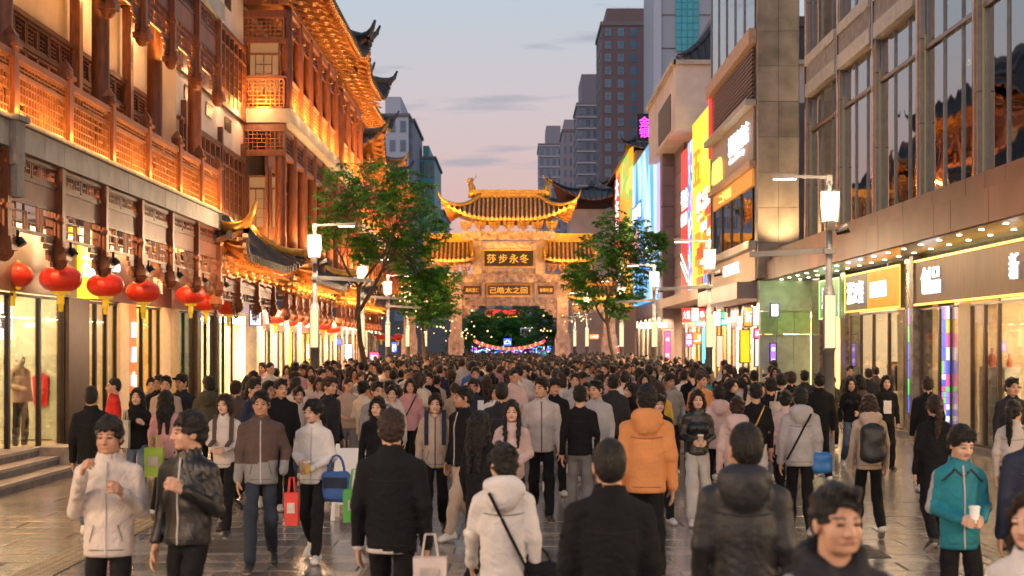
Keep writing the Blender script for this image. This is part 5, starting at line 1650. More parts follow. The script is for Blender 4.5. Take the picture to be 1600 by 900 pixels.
# ============================================================ people: bodies and clothes as smooth fields turned into meshes
class Field:
    def __init__(s, lo, hi, h):
        s.h = h
        s.lo = np.array(lo, np.float32)
        n = np.ceil((np.array(hi) - np.array(lo)) / h).astype(int) + 1
        s.ax = [s.lo[i] + h * np.arange(n[i], dtype=np.float32) for i in range(3)]
        s.f = np.full(tuple(n), 0.25, np.float32)
    def _sl(s, lo, hi):
        r = []
        for i in range(3):
            a = int(np.searchsorted(s.ax[i], lo[i])) - 1
            b = int(np.searchsorted(s.ax[i], hi[i])) + 1
            r.append(slice(max(0, a), max(1, min(len(s.ax[i]), b))))
        return tuple(r)
    def _mix(s, sl, d, k, op):
        f = s.f[sl]
        if op == 'u':
            h = np.clip(.5 + .5 * (f - d) / k, 0, 1)
            s.f[sl] = f * (1 - h) + d * h - k * h * (1 - h)
        else:
            d = -d
            h = np.clip(.5 - .5 * (f - d) / k, 0, 1)
            s.f[sl] = f * (1 - h) + d * h + k * h * (1 - h)
    def cap(s, a, b, ra, rb=None, k=.03, e=1.0, op='u'):
        rb = ra if rb is None else rb
        m = max(ra, rb) + .07
        me = max(ra, rb) * max(e, .3) + .07
        lo = (min(a[0], b[0]) - m, min(a[1], b[1]) - (me if e < 1 else m), min(a[2], b[2]) - m)
        hi = (max(a[0], b[0]) + m, max(a[1], b[1]) + (me if e < 1 else m), max(a[2], b[2]) + m)
        sl = s._sl(lo, hi)
        X = s.ax[0][sl[0]][:, None, None] - a[0]
        Y = (s.ax[1][sl[1]][None, :, None] - a[1]) / e
        Z = s.ax[2][sl[2]][None, None, :] - a[2]
        bx, by_, bz = b[0] - a[0], (b[1] - a[1]) / e, b[2] - a[2]
        t = np.clip((X * bx + Y * by_ + Z * bz) / (bx * bx + by_ * by_ + bz * bz + 1e-9), 0, 1)
        d = np.sqrt((X - t * bx) ** 2 + (Y - t * by_) ** 2 + (Z - t * bz) ** 2) - (ra + (rb - ra) * t)
        s._mix(sl, d * (.5 + .5 * min(1, e)), k, op)
        return s
    def ell(s, c, r, k=.02, op='u'):
        m = .07
        sl = s._sl([c[i] - r[i] - m for i in range(3)], [c[i] + r[i] + m for i in range(3)])
        X = (s.ax[0][sl[0]][:, None, None] - c[0]) / r[0]
        Y = (s.ax[1][sl[1]][None, :, None] - c[1]) / r[1]
        Z = (s.ax[2][sl[2]][None, None, :] - c[2]) / r[2]
        s._mix(sl, (np.sqrt(X * X + Y * Y + Z * Z) - 1) * min(r), k, op)
        return s
    def chain(s, pts, rads, k=.02, e=1.0):
        for i in range(len(pts) - 1): s.cap(pts[i], pts[i + 1], rads[i], rads[i + 1], k, e)
        return s
    def warp(s, amp, fr, seed):
        q = np.random.RandomState(seed)
        X, Y, Z = s.ax[0][:, None, None], s.ax[1][None, :, None], s.ax[2][None, None, :]
        for i in range(3):
            a, b, c = q.uniform(-.6, .6) * fr, q.uniform(-.6, .6) * fr, fr * q.uniform(.6, 1.1)
            ph = q.uniform(0, 6)
            s.f += (amp * np.sin(X * a + Y * b + Z * c + ph + 1.2 * np.sin(X * fr * .45 + ph * 2 + i))).astype(np.float32)
        return s
    def fold(s, amp, seed, fr=40):
        # patches of creases running across the cloth
        q = np.random.RandomState(seed + 50)
        X, Y, Z = s.ax[0][:, None, None], s.ax[1][None, :, None], s.ax[2][None, None, :]
        p = q.uniform(0, 6, 8)
        n1 = np.sin(9 * X + 6 * Y + 5 * Z + p[0]) + np.sin(11 * Z - 8 * X + p[1]) + np.sin(13 * Y + 7 * X - 6 * Z + p[2])
        sg = np.where(X > 0, 1, -1)
        ph = fr * Z * q.uniform(.8, 1.1) + 30 * X * sg * q.uniform(.5, 1.2) + 14 * Y * sg + 3.0 * n1 + p[3]
        cr_ = (1 - np.abs(np.sin(ph))) ** 1.6
        mask = np.clip(.45 + .45 * (np.sin(10 * X + p[4]) + np.sin(8 * Z + 7 * Y + p[5])), 0, 1)
        mask = np.maximum(mask, .55 * (np.abs(X) > .19))
        s.f += (amp * (cr_ - .3) * mask).astype(np.float32)
        return s
    def keep(s, fn):
        s.f = np.maximum(s.f, fn(s.ax[0][:, None, None], s.ax[1][None, :, None], s.ax[2][None, None, :]).astype(np.float32))
        return s
    def mesh(s):
        f = s.f
        f[0], f[-1], f[:, 0], f[:, -1], f[:, :, 0], f[:, :, -1] = .1, .1, .1, .1, .1, .1
        ins = f < 0
        nx, ny, nz = f.shape
        c8 = [(i, j, k) for i in (0, 1) for j in (0, 1) for k in (0, 1)]
        cnt = sum(ins[i:nx - 1 + i, j:ny - 1 + j, k:nz - 1 + k].astype(np.int8) for i, j, k in c8)
        cells = np.argwhere((cnt > 0) & (cnt < 8))
        idx = np.full((nx - 1, ny - 1, nz - 1), -1, np.int32)
        idx[tuple(cells.T)] = np.arange(len(cells))
        acc = np.zeros((len(cells), 3), np.float32)
        num = np.zeros(len(cells), np.float32)
        val = {c: f[cells[:, 0] + c[0], cells[:, 1] + c[1], cells[:, 2] + c[2]] for c in c8}
        for c in c8:
            for a in range(3):
                if c[a]: continue
                c2 = tuple(1 if i == a else c[i] for i in range(3))
                v0, v1 = val[c], val[c2]
                m = (v0 < 0) != (v1 < 0)
                t = np.where(m, v0 / np.where(m, v0 - v1, 1), 0)
                p = np.zeros((len(cells), 3), np.float32)
                for i in range(3): p[:, i] = c[i]
                p[:, a] = t
                acc += p * m[:, None]
                num += m
        V = s.lo + (cells + acc / np.maximum(num, 1)[:, None]) * s.h
        Q = []
        for a in range(3):
            o1, o2 = [(1, 2), (2, 0), (0, 1)][a]
            sh = [slice(None)] * 3
            sh[a] = slice(0, f.shape[a] - 1)
            sh2 = [slice(None)] * 3
            sh2[a] = slice(1, f.shape[a])
            A_, B_ = ins[tuple(sh)], ins[tuple(sh2)]
            e = np.argwhere(A_ != B_)
            ok = (e[:, o1] > 0) & (e[:, o2] > 0) & (e[:, o1] < f.shape[o1] - 1) & (e[:, o2] < f.shape[o2] - 1)
            e = e[ok]
            fl = A_[tuple(e.T)]
            d1, d2 = np.zeros(3, int), np.zeros(3, int)
            d1[o1], d2[o2] = 1, 1
            g = lambda q: idx[tuple(q.T)]
            qd = np.stack([g(e - d1 - d2), g(e - d2), g(e), g(e - d1)], 1)
            qd[~fl] = qd[~fl][:, ::-1]
            Q.append(qd)
        Q = np.concatenate(Q)
        Q = Q[(Q >= 0).all(1)]
        return V.astype(np.float32), Q.astype(np.int32)

def np_mesh(name, V, Q, mats, mi=None, smooth=True):
    me = bpy.data.meshes.new(name)
    me.vertices.add(len(V))
    me.vertices.foreach_set('co', np.ascontiguousarray(V, np.float32).ravel())
    me.loops.add(Q.size)
    me.loops.foreach_set('vertex_index', np.ascontiguousarray(Q, np.int32).ravel())
    me.polygons.add(len(Q))
    me.polygons.foreach_set('loop_start', np.arange(0, Q.size, 4, dtype=np.int32))
    for m in mats: me.materials.append(m)
    if mi is not None: me.polygons.foreach_set('material_index', np.ascontiguousarray(mi, np.int32))
    if smooth: me.polygons.foreach_set('use_smooth', np.ones(len(Q), bool))
    me.update(calc_edges=True)
    return me
def cat(parts):
    Vs, Qs, Ms, b = [], [], [], 0
    for V, Q, m in parts:
        Vs.append(V)
        Qs.append(Q + b)
        Ms.append(m if hasattr(m, '__len__') else np.full(len(Q), m, np.int32))
        b += len(V)
    return np.concatenate(Vs), np.concatenate(Qs), np.concatenate(Ms)

skin = mat('skin', (.52, .29, .19), .5, var=.06, scale=20)
skin2 = mat('skin_tan', (.40, .21, .13), .5, var=.06, scale=20)
skinf = mat('skin_fair', (.58, .35, .25), .48, var=.05, scale=20)
eye_m = mat('eye_and_brow', (.02, .014, .012), .3)
lip_m = mat('lip', (.40, .17, .13), .45)
hair_b = mat('black_hair', (.009, .0075, .0075), .45, var=.3, scale=30, spec=.3, stretch=(3, 3, .35), bump=1.0, bscale=45)
hair_br = mat('brown_hair', (.030, .015, .010), .45, var=.3, scale=30, spec=.3, stretch=(3, 3, .35), bump=1.0, bscale=45)
HAIRM = [hair_b, hair_br]

def head_parts(fem, h):
    F = Field((-.1, -.135, -.13), (.1, .125, .235), h)
    w = .95 if fem else 1.0
    F.ell((0, .018, .132), (.073 * w, .09, .085), .02)
    F.ell((0, -.022, .08), (.060 * w, .070, .085), .02)
    F.cap((-.028 * w, -.043, .024), (.028 * w, -.043, .024), .028 if not fem else .024, k=.025)
    F.ell((0, -.066, .010), (.022, .02, .017), .02)
    for s in (-1, 1):
        F.ell((s * .036 * w, -.058, .062), (.026, .024, .026), .02)
        F.ell((s * .030, -.097, .098), (.017, .014, .010), .012, 's')
        F.ell((s * .030, -.079, .098), (.0135, .011, .009), .004)
        F.ell((s * .074 * w, .012, .088), (.011, .022, .032), .008)
    F.cap((-.038, -.080, .117), (.038, -.080, .117), .011, k=.02)
    F.cap((0, -.088, .108), (0, -.106, .066), .008, .0125, .012)
    F.cap((-.014, -.094, .062), (.014, -.094, .062), .008, k=.01)
    F.cap((-.019, -.084, .038), (.019, -.084, .038), .0095, k=.008)
    F.cap((-.016, -.088, .0385), (.016, -.088, .0385), .0025, k=.004, op='s')
    F.cap((0, .022, .07), (0, .026, -.13), .05 * (.9 if fem else 1.08), .056 * (.9 if fem else 1.1), .02)
    V, Q = F.mesh()
    c = V[Q].mean(1)
    mi = np.zeros(len(Q), np.int32)
    ax = np.abs(c[:, 0])
    front = c[:, 1] < -.055
    mi[front & (np.abs(ax - .030) < .0135) & (np.abs(c[:, 2] - .0985) < .0052)] = 1
    mi[front & (np.abs(ax - .032) < .019) & (np.abs(c[:, 2] - .1225 + .12 * np.abs(ax - .032)) < .0042)] = 1
    mi[front & (ax < .021) & (np.abs(c[:, 2] - .0385) < .0085) & (c[:, 1] < -.078)] = 2
    return V, Q, mi
HEAD = {(f, 'hi'): head_parts(f, .0042) for f in (0, 1)}
HEAD.update({(f, 'lo'): head_parts(f, .0115) for f in (0, 1)})

def hair_parts(kind, h, seed=0):
    lowz = {'long': -.42, 'pony': -.34, 'bob': -.12, 'braid': -.36}.get(kind, -.09)
    F = Field((-.135, -.16, lowz), (.135, .21, .30), h)
    top = .002 if kind in ('short', 'buzz') else .004
    thick = {'buzz': .003, 'short': .009, 'fringe': .011}.get(kind, .010)
    F.ell((0, .022, .140), (.076 + thick, .094 + thick, .088 + thick + top), .02)
    F.ell((0, .05, .085), (.070 + thick * .7, .066 + thick * .5, .075), .03)
    if kind in ('fringe', 'short'):
        q = np.random.RandomState(seed + 5)
        pass
    if kind == 'cap':
        F.ell((0, .01, .16), (.094, .112, .085), .01)
        F.cap((-.05, -.12, .158), (.05, -.12, .158), .022, k=.02)
    if kind in ('long', 'bob', 'pony', 'bun', 'braid'):
        for s in (-1, 1):
            F.cap((s * .01, -.06, .218), (s * .066, -.072, .13), .022, .016, .02)
            F.cap((s * .066, -.066, .135), (s * .079, -.028, .07), .015, .014, .02)
    if kind == 'long':
        for s in (-1, 1):
            F.chain([(s * .07, .01, .14), (s * .084, .02, .0), (s * .095, .015, -.16)], [.03, .034, .02], .03)
            F.chain([(s * .035, .09, .12), (s * .05, .1, -.08), (s * .05, .12, -.33)], [.05, .05, .022], .04)
    if kind == 'bob':
        for s in (-1, 1): F.chain([(s * .066, -.01, .14), (s * .082, .005, .05), (s * .082, .0, -.03)], [.03, .034, .026], .03)
        F.chain([(-.03, .09, .1), (-.03, .1, -.03)], [.055, .045], .03).chain([(.03, .09, .1), (.03, .1, -.03)], [.055, .045], .03)
    if kind == 'pony':
        F.chain([(0, .10, .15), (0, .145, .13), (0, .15, .0), (.01, .12, -.14), (.01, .115, -.28)], [.028, .03, .038, .034, .012], .02)
    if kind == 'bun': F.ell((0, .10, .185), (.05, .05, .045), .02)
    if kind == 'braid':
        for s in (-1, 1): F.chain([(s * .07, .0, .06), (s * .082, -.06, -.04), (s * .075, -.105, -.14), (s * .07, -.115, -.30)], [.024, .024, .026, .012], .02)
    # clear the face and neck
    F.ell((0, -.098, .072), (.061, .078, .092), .012, 's')
    if kind in ('fringe', 'short'):
        for i in range(13):
            x = -.06 + i * .01
            t_ = .142 if kind == 'fringe' else .172
            F.cap((x * .75 + .01, -.045, .212), (x * 1.08 + q.uniform(-.012, .012), -.094 + abs(x) * .45, t_ + q.uniform(-.012, .014)), .013, .005, .006)
        for s in (-1, 1): F.cap((s * .068, .0, .16), (s * .077, -.012, .085 if kind == 'fringe' else .095), .014, .006, .012)
    if kind in ('short', 'buzz', 'fringe', 'cap', 'bun', 'pony'):
        F.keep(lambda X, Y, Z: (-(Z - np.where(Y < .0, .075 - Y * .35, .075 - Y * .75)) + 0 * X) * .8 if kind not in ('pony',) else (-(Z - np.where(Y < .0, .07 - Y * .3, np.where(Y < .105, .07 - Y * .6, -1.0))) + 0 * X) * .8)
    F.warp(.0022 if kind != 'buzz' else .0006, 110, seed)
    F.warp(.0016 if kind != 'buzz' else .0004, 230, seed + 9)
    V, Q = F.mesh()
    return V, Q, 0
HK = ['short', 'buzz', 'fringe', 'long', 'bob', 'pony', 'bun', 'braid', 'cap']
HAIR = {(k, 'hi'): hair_parts(k, .0062, i) for i, k in enumerate(HK)}
HAIR.update({(k, 'lo'): hair_parts(k, .0145, i) for i, k in enumerate(HK)})

def hand_parts(curl, h):
    # a left hand: wrist at the origin, fingers down -z, thumb to -y, palm to -x
    F = Field((-.075, -.075, -.20), (.045, .06, .05), h)
    F.cap((0, 0, .04), (0, 0, -.01), .024, .025, .02)
    for y_ in (-.026, -.009, .009, .025): F.cap((0, y_ * .7, -.015), (-.003, y_, -.085), .014, .0115, .012)
    for (y_, ln) in ((-.028, .070), (-.009, .080), (.010, .074), (.027, .058)):
        p = Vector((-.003, y_, -.085))
        a = 0
        for j, fr in enumerate((.45, .32, .23)):
            a += curl * (.55, .8, .6)[j]
            p2 = p + Vector((-math.sin(a), 0, -math.cos(a))) * ln * fr
            F.cap(p, p2, .0095 - .0008 * j, .0088 - .0008 * j, .003)
            p = p2
    F.chain([(-.004, -.018, -.02), (-.016, -.046, -.05), (-.028 - curl * .01, -.054, -.078), (-.04 - curl * .015, -.05, -.098)], [.014, .013, .010, .008], .008)
    V, Q = F.mesh()
    return V, Q, 0
HAND = {(c, 'hi'): hand_parts((.35, 1.15)[c], .0045) for c in (0, 1)}

def xf(part, M):
    V, Q, m = part
    A_ = np.array(M)
    V2 = V @ A_[:3, :3].T + A_[:3, 3]
    if np.linalg.det(A_[:3, :3]) < 0: Q = Q[:, ::-1]
    return V2.astype(np.float32), Q, m

ARMS = {  # elbow and wrist for the +x side; the other side is mirrored
 'down': ((.205, .035, 1.12), (.216, -.03, .87)), 'fwd': ((.205, -.08, 1.13), (.20, -.23, .93)), 'back': ((.208, .13, 1.13), (.23, .15, .88)),
 'hold': ((.208, .03, 1.12), (.085, -.23, 1.06)), 'chest': ((.208, .02, 1.11), (.135, -.23, 1.24)), 'pocket': ((.235, .07, 1.13), (.215, -.09, .95)),
 'belly': ((.215, .05, 1.10), (.03, -.20, 1.00)), 'face': ((.212, -.01, 1.11), (.12, -.25, 1.36)), 'carry': ((.225, .03, 1.12), (.24, -.01, .86)),
 'strap': ((.235, .0, 1.13), (.13, -.19, 1.22))}
LEGS = {  # knee and ankle for +x and -x
 'stand': (((.095, -.02, .49), (.10, .01, .09)), ((-.095, -.015, .49), (-.10, .015, .09))),
 'w1': (((.09, -.17, .51), (.09, -.24, .10)), ((-.09, .01, .47), (-.09, .26, .17))),
 'w2': (((.09, .01, .47), (.09, .26, .17)), ((-.09, -.17, .51), (-.09, -.24, .10))),
 'w3': (((.09, -.10, .50), (.09, -.10, .09)), ((-.09, -.02, .48), (-.09, .15, .12)))}
def top_field(kind, arms, fem, h, seed):
    q = random.Random(seed)
    w = .90 if fem else 1.0
    long_ = kind == 'coat'
    z0 = {'coat': .52, 'jacket': .82, 'hood': .82, 'leather': .88, 'sweater': .86, 'tee': .86}[kind]
    loose = {'coat': .004, 'jacket': .003, 'hood': .005, 'leather': .0, 'sweater': -.006, 'tee': -.01}[kind]
    F = Field((-.42, -.38, z0 - .05), (.42, .30, 1.60), h)
    F.cap((0, .005, z0 - .1), (0, .012, 1.22), .153 * w + loose + (.03 if long_ else 0), .158 * w + loose, .03, .74)
    F.cap((0, .012, 1.2), (0, .018, 1.34), .158 * w + loose, .122 * w + loose, .04, .70)
    F.cap((-.105 * w, .012, 1.362), (.105 * w, .012, 1.362), .064 + loose * .5, k=.05)
    F.cap((0, .022, 1.36), (0, .026, 1.43), .085, .062, .05)
    if fem and kind in ('sweater', 'tee', 'leather'):
        for s in (-1, 1): F.ell((s * .07, -.09, 1.23), (.06, .05, .06), .04)
    sl = .9 if fem else 1
    for s, a in ((1, arms[0]), (-1, arms[1])):
        el, wr = ARMS[a]
        sh = (s * .164 * w, .012, 1.352)
        el = (s * el[0] * (.95 if fem else 1), el[1], el[2])
        wr = (s * wr[0] * (.95 if fem else 1), wr[1], wr[2])
        r0 = (.055 + loose) * sl
        F.cap(sh, el, r0, r0 * .88, .03)
        if kind == 'tee':
            F.keep(lambda X, Y, Z: np.where((X * s > .16) & (Z < 1.2), .05, -1.0) + 0 * Y) if False else None
        F.cap(el, wr, r0 * .86, r0 * .70, .018)
        d = (Vector(wr) - Vector(el)).normalized()
        c = Vector(wr) + d * .012
        F.cap(tuple(c - d * .03), tuple(c), r0 * .76, r0 * .66, .01)
    if kind in ('jacket', 'coat', 'leather'):
        F.cap((0, .024, 1.40), (0, .018, 1.462), .084, .080, .015)
        F.cap((0, .02, 1.43), (0, .005, 1.56), .058, .074, .008, op='s')
        F.cap((0, -.11, 1.50), (0, -.085, 1.36), .062, .004, .008, op='s')
    if kind == 'hood':
        F.ell((0, .105, 1.445), (.135, .075, .085), .03)
        F.ell((0, .125, 1.385), (.10, .055, .09), .03)
        for s in (-1, 1): F.cap((s * .09, .05, 1.465), (s * .05, -.07, 1.40), .035, .022, .02)
        F.ell((0, .035, 1.53), (.085, .075, .075), .015, 's')
        F.cap((0, .0, 1.50), (0, -.05, 1.48), .06, .05, .02, op='s')
    if kind == 'sweater': F.cap((0, .022, 1.435), (0, .01, 1.44), .068, k=.01)
    if kind in ('jacket', 'hood', 'leather'):            # gathered waist band
        for r_ in (.0,):
            F.cap((0, .005, z0 + .03), (0, .006, z0 + .05), .156 * w + loose * 1.1, k=.01, e=.75)
    F.warp({'coat': .0016, 'jacket': .0012, 'hood': .0012, 'leather': .0016, 'sweater': .0009, 'tee': .0009}[kind], 38, seed)
    F.fold({'coat': .006, 'jacket': .008, 'hood': .0075, 'leather': .009, 'sweater': .006, 'tee': .006}[kind], seed, 30)
    F.fold(.003, seed + 7, 60)
    F.keep(lambda X, Y, Z: (z0 - Z) + 0 * X + 0 * Y)
    V, Q = F.mesh()
    return V, Q
TOPS = {}
def top_parts(kind, arms, fem, h, seed):
    k = (kind, arms, fem, h, seed)
    if k not in TOPS: TOPS[k] = top_field(*k)
    return TOPS[k]
TRO = {}
def trouser_parts(legs, fem, h, wide=0.0, skirt=False):
    k = (legs, fem, h, wide, skirt)
    if k in TRO: return TRO[k]
    F = Field((-.27, -.40, .04), (.27, .42, 1.08), h)
    w = .96 if fem else 1
    F.cap((-.05, .01, .95), (.05, .01, .95), .088 * w, k=.03, e=.85)
    F.cap((-.05, .012, .88), (.05, .012, .88), .084, k=.03, e=.9)
    for s, (kn, an) in zip((1, -1), LEGS[legs]):
        F.cap((s * .072, .01, .90), kn, .070 + wide * .5, .066 + wide, .02)
        F.cap(kn, (an[0], an[1], an[2] + .02), .070 + wide, .057 + wide, .012)
    F.warp(.0030, 38, 3)
    F.fold(.010, 2, 34)
    F.keep(lambda X, Y, Z: (Z - .93) + 0 * X + 0 * Y)
    V, Q = F.mesh()
    TRO[k] = (V, Q)
    return TRO[k]
def shoe_part(h):
    F = Field((-.07, -.23, -.02), (.07, .11, .13), h)
    F.cap((0, .05, .045), (0, -.12, .03), .042, .040, .02)
    F.cap((0, .055, .05), (0, .045, .10), .042, .040, .02)
    F.cap((0, -.05, .055), (0, -.11, .04), .038, .036, .02)
    F.keep(lambda X, Y, Z: -Z + 0 * X + 0 * Y)
    V, Q = F.mesh()
    mi = (V[Q].mean(1)[:, 2] < .022).astype(np.int32)
    return V, Q, mi
SHOE = {'hi': shoe_part(.008), 'lo': shoe_part(.022)}

def cloth(name, c, rough=.75, sheen=0, coat=0, var=.10, bump=.25):
    m = mat('cloth_' + name, c, rough, var=var, scale=5, bump=.45, bscale=11)
    for nd in m.node_tree.nodes:
        if nd.type == 'TEX_NOISE' and nd.inputs['Scale'].default_value == 11: nd.inputs['Distortion'].default_value = 1.8
        if nd.type == 'BUMP': nd.inputs['Distance'].default_value = .035
        if nd.type == 'BSDF_PRINCIPLED': nd.inputs['Specular IOR Level'].default_value = .22
    return m
CL = {n: cloth(n, c, r_) for n, c, r_ in (
 ('black', (.008, .008, .0095), .85), ('charcoal', (.022, .022, .026), .8), ('navy', (.02, .026, .05), .7), ('white', (.62, .58, .56), .7), ('offwhite', (.55, .48, .44), .75),
 ('beige', (.42, .32, .25), .75), ('grey', (.22, .215, .22), .75), ('lightgrey', (.38, .36, .36), .75), ('pink', (.52, .27, .28), .75), ('palepink', (.55, .40, .38), .75),
 ('orange', (.55, .23, .085), .8), ('teal', (.015, .18, .24), .55), ('red', (.48, .02, .02), .7), ('brown', (.085, .055, .048), .7), ('olive', (.06, .055, .035), .7),
 ('palegreen', (.32, .40, .36), .75), ('yellow', (.50, .32, .04), .7), ('blue', (.04, .10, .30), .7), ('denim', (.10, .14, .21), .8), ('darkdenim', (.025, .032, .05), .8), ('greyjean', (.16, .155, .16), .8), ('palegrey', (.42, .40, .38), .75), ('cream', (.60, .52, .42), .75))}
leather_m = mat('black_leather', (.013, .012, .013), .42, var=.2, scale=8, bump=.35, bscale=25)
shoe_w = mat('white_shoe', (.6, .58, .55), .5)
shoe_k = mat('black_shoe', (.02, .02, .02), .45)
sole_m = mat('shoe_sole', (.35, .33, .30), .6)
zip_m = mat('zip_tape', (.06, .06, .065), .4)
zip_l = mat('pale_zip', (.45, .42, .42), .4)

def head_matrix(yaw, pitch):
    return Matrix.Translation((0, .010, 1.488)) @ Matrix.Rotation(R(yaw), 4, 'Z') @ Matrix.Rotation(R(pitch), 4, 'X')
def hand_matrix(s, arm, fem):
    el, wr = ARMS[arm]
    g = .95 if fem else 1
    el, wr = Vector((el[0] * g, el[1], el[2])), Vector((wr[0] * g, wr[1], wr[2]))
    d = (wr - el).normalized()
    z = -d
    th = Vector((0, -1, .0)) if arm in ('down', 'fwd', 'back', 'carry', 'pocket') else Vector((-.2, -.15, 1))
    y = -(th - d * th.dot(d)).normalized()
    x = y.cross(z)
    M = Matrix(((x.x, y.x, z.x, wr.x + d.x * .01), (x.y, y.y, z.y, wr.y + d.y * .01), (x.z, y.z, z.z, wr.z + d.z * .01), (0, 0, 0, 1)))
    M = M @ Matrix.Scale(.92 if fem else 1.0, 4)
    if s < 0: M = Matrix.Scale(-1, 4, (1, 0, 0)) @ M
    return M
_np = {}
def shared(key, fn):
    if key not in _np: _np[key] = fn()
    return _np[key]
n_person = 0
def person(px, top, H, yaw, label, kind, tmat, tr, hair='short', fem=0, arms=('down', 'down'), legs='w1', hyaw=0, hpitch=0, sk=None, hm=None, shoes=None, grip=(0, 0), zipm=None, regions=None, extra=None, wide=.0, dd=None, seed=None, group=None):
    global n_person
    n_person += 1
    d = dd or FPX * (CZ - H) / (top - HY)
    x = Xp(px, d)
    h = .0125 if d < 12.5 else (.016 if d < 20 else .021)
    seed = seed if seed is not None else (n_person % 5)
    s = H / 1.70
    # body: one mesh with head, neck, hands and the limbs under the clothes
    def body():
        P_ = [xf(HEAD[(fem, 'hi')], head_matrix(hyaw, hpitch))]
        for sd, a, g in ((1, arms[0], grip[0]), (-1, arms[1], grip[1])):
            if a != 'pocket': P_.append(xf(HAND[(g, 'hi')], hand_matrix(sd, a, fem)))
        F = Field((-.32, -.36, .05), (.32, .36, 1.46), .034)
        F.cap((0, .01, .92), (0, .012, 1.3), .10, .11, .04, .7).cap((0, .02, 1.3), (0, .022, 1.42), .07, .05, .04)
        for sd, a in ((1, arms[0]), (-1, arms[1])):
            el, wr = ARMS[a]
            F.cap((sd * .14, .012, 1.36), (sd * el[0] * .97, el[1], el[2]), .04).cap((sd * el[0] * .97, el[1], el[2]), (sd * wr[0] * .97, wr[1], wr[2]), .036, .026)
        for sd, (kn, an) in zip((1, -1), LEGS[legs]): F.cap((sd * .085, .01, .9), kn, .06, .045).cap(kn, an, .042, .034)
        V, Q = F.mesh()
        P_.append((V, Q, 0))
        V, Q, m = cat(P_)
        return np_mesh('person', V, Q, [skin, eye_m, lip_m], m)
    me = body()
    me.materials[0] = sk or (skinf if fem else skin)
    root = link('person', me, None, (x, d, 0), (0, 0, R(yaw)), (s, s, s))
    tag(root, label, 'person', group or 'people walking in the street')
    hmm = hm or HAIRM[(n_person * 7) % 5 == 0]
    hme = shared(('hair', hair, hmm.name), lambda: np_mesh('hair', *HAIR[(hair, 'hi')][:2], [hmm]))
    o = link('hair', hme, root, local=True)
    o.matrix_local = head_matrix(hyaw, hpitch)
    V, Q = top_parts(kind, arms, fem, h, seed)
    mats_ = tmat if isinstance(tmat, list) else [tmat]
    mi = None
    if regions: mi = regions(V[Q].mean(1))
    nm = {'jacket': 'jacket', 'hood': 'hooded_top', 'coat': 'coat', 'leather': 'jacket', 'sweater': 'sweater', 'tee': 'shirt'}[kind]
    link(nm, np_mesh(nm, V, Q, mats_, mi), root, local=True)
    tV, tQ = trouser_parts(legs, fem, .015 if d < 15 else .021, wide)
    tme = shared(('tro', legs, fem, d < 15, wide, tr.name), lambda: np_mesh('trousers', tV, tQ, [tr]))
    link('trousers', tme, root, local=True)
    sm = shoes or (shoe_w if n_person % 3 else shoe_k)
    sme = shared(('shoe', sm.name), lambda: np_mesh('shoe', SHOE['hi'][0], SHOE['hi'][1], [sm, sole_m], SHOE['hi'][2]))
    for sd, (kn, an) in zip((1, -1), LEGS[legs]):
        lift = an[2] - .09
        o = link('shoe', sme, root, (an[0] + sd * .01, an[1] - .02 + lift * .3, max(0, lift * .85)), (0, 0, R(sd * 6)), local=True)
        o.rotation_euler = (R(lift * 330) if lift > .01 else 0, 0, R(sd * 6))
    if zipm:
        pts = []
        for z_ in np.arange(V[:, 2].min() + .01, 1.44, .02):
            sel = (np.abs(V[:, 0]) < .03) & (np.abs(V[:, 2] - z_) < .02)
            if sel.any(): pts.append((0, float(V[sel, 1].min()) - .001, float(z_)))
        # ignore hands crossing in front: limit jumps
        pts2 = [pts[0]]
        for p in pts[1:]:
            pts2.append((0, p[1] if abs(p[1] - pts2[-1][1]) < .05 else pts2[-1][1], p[2]))
        link('zip', MB().tube(pts2, .007, 6).mesh('zip', zipm, True), root, local=True)
    if d < 19 and kind in ('jacket', 'hood', 'leather', 'sweater', 'coat'):
        hem = float(V[:, 2].min())
        away = 90 < (yaw % 360) < 270
        sm_ = zip_m if kind == 'leather' or 'black' not in mats_[0].name else CL['charcoal']
        lines = []
        if away:
            lines.append([(-.13 + .026 * i, 1.285 - .012 * math.sin(math.pi * i / 10)) for i in range(11)])
            lines.append([(-.12 + .024 * i, hem + .055) for i in range(11)])
        else:
            for s_ in (-1, 1): lines.append([(s_ * (.075 + .006 * i), 1.03 - .022 * i) for i in range(6)])
            lines.append([(-.11 + .022 * i, hem + .05) for i in range(11)])
        b = MB()
        for ln_ in lines:
            p3 = []
            for (lx, lz) in ln_:
                sel = (np.abs(V[:, 0] - lx) < .02) & (np.abs(V[:, 2] - lz) < .02)
                if sel.any(): p3.append((lx, float(V[sel, 1].max() + .0005) if away else float(V[sel, 1].min() - .0005), lz))
            good = [p3[0]] if p3 else []
            for p in p3[1:]:
                if abs(p[1] - good[-1][1]) < .03: good.append(p)
            if len(good) > 2: link('seam', MB().tube(good, .0028, 5).mesh('seam', sm_, True), root, local=True)
    if extra: extra(root, V)
    return root
def at_person(root, p):
    """a point given in the person's own metres to the world"""
    M = Matrix.LocRotScale(root.location, root.rotation_euler.to_matrix(), root.scale)
    return M @ Vector(p)
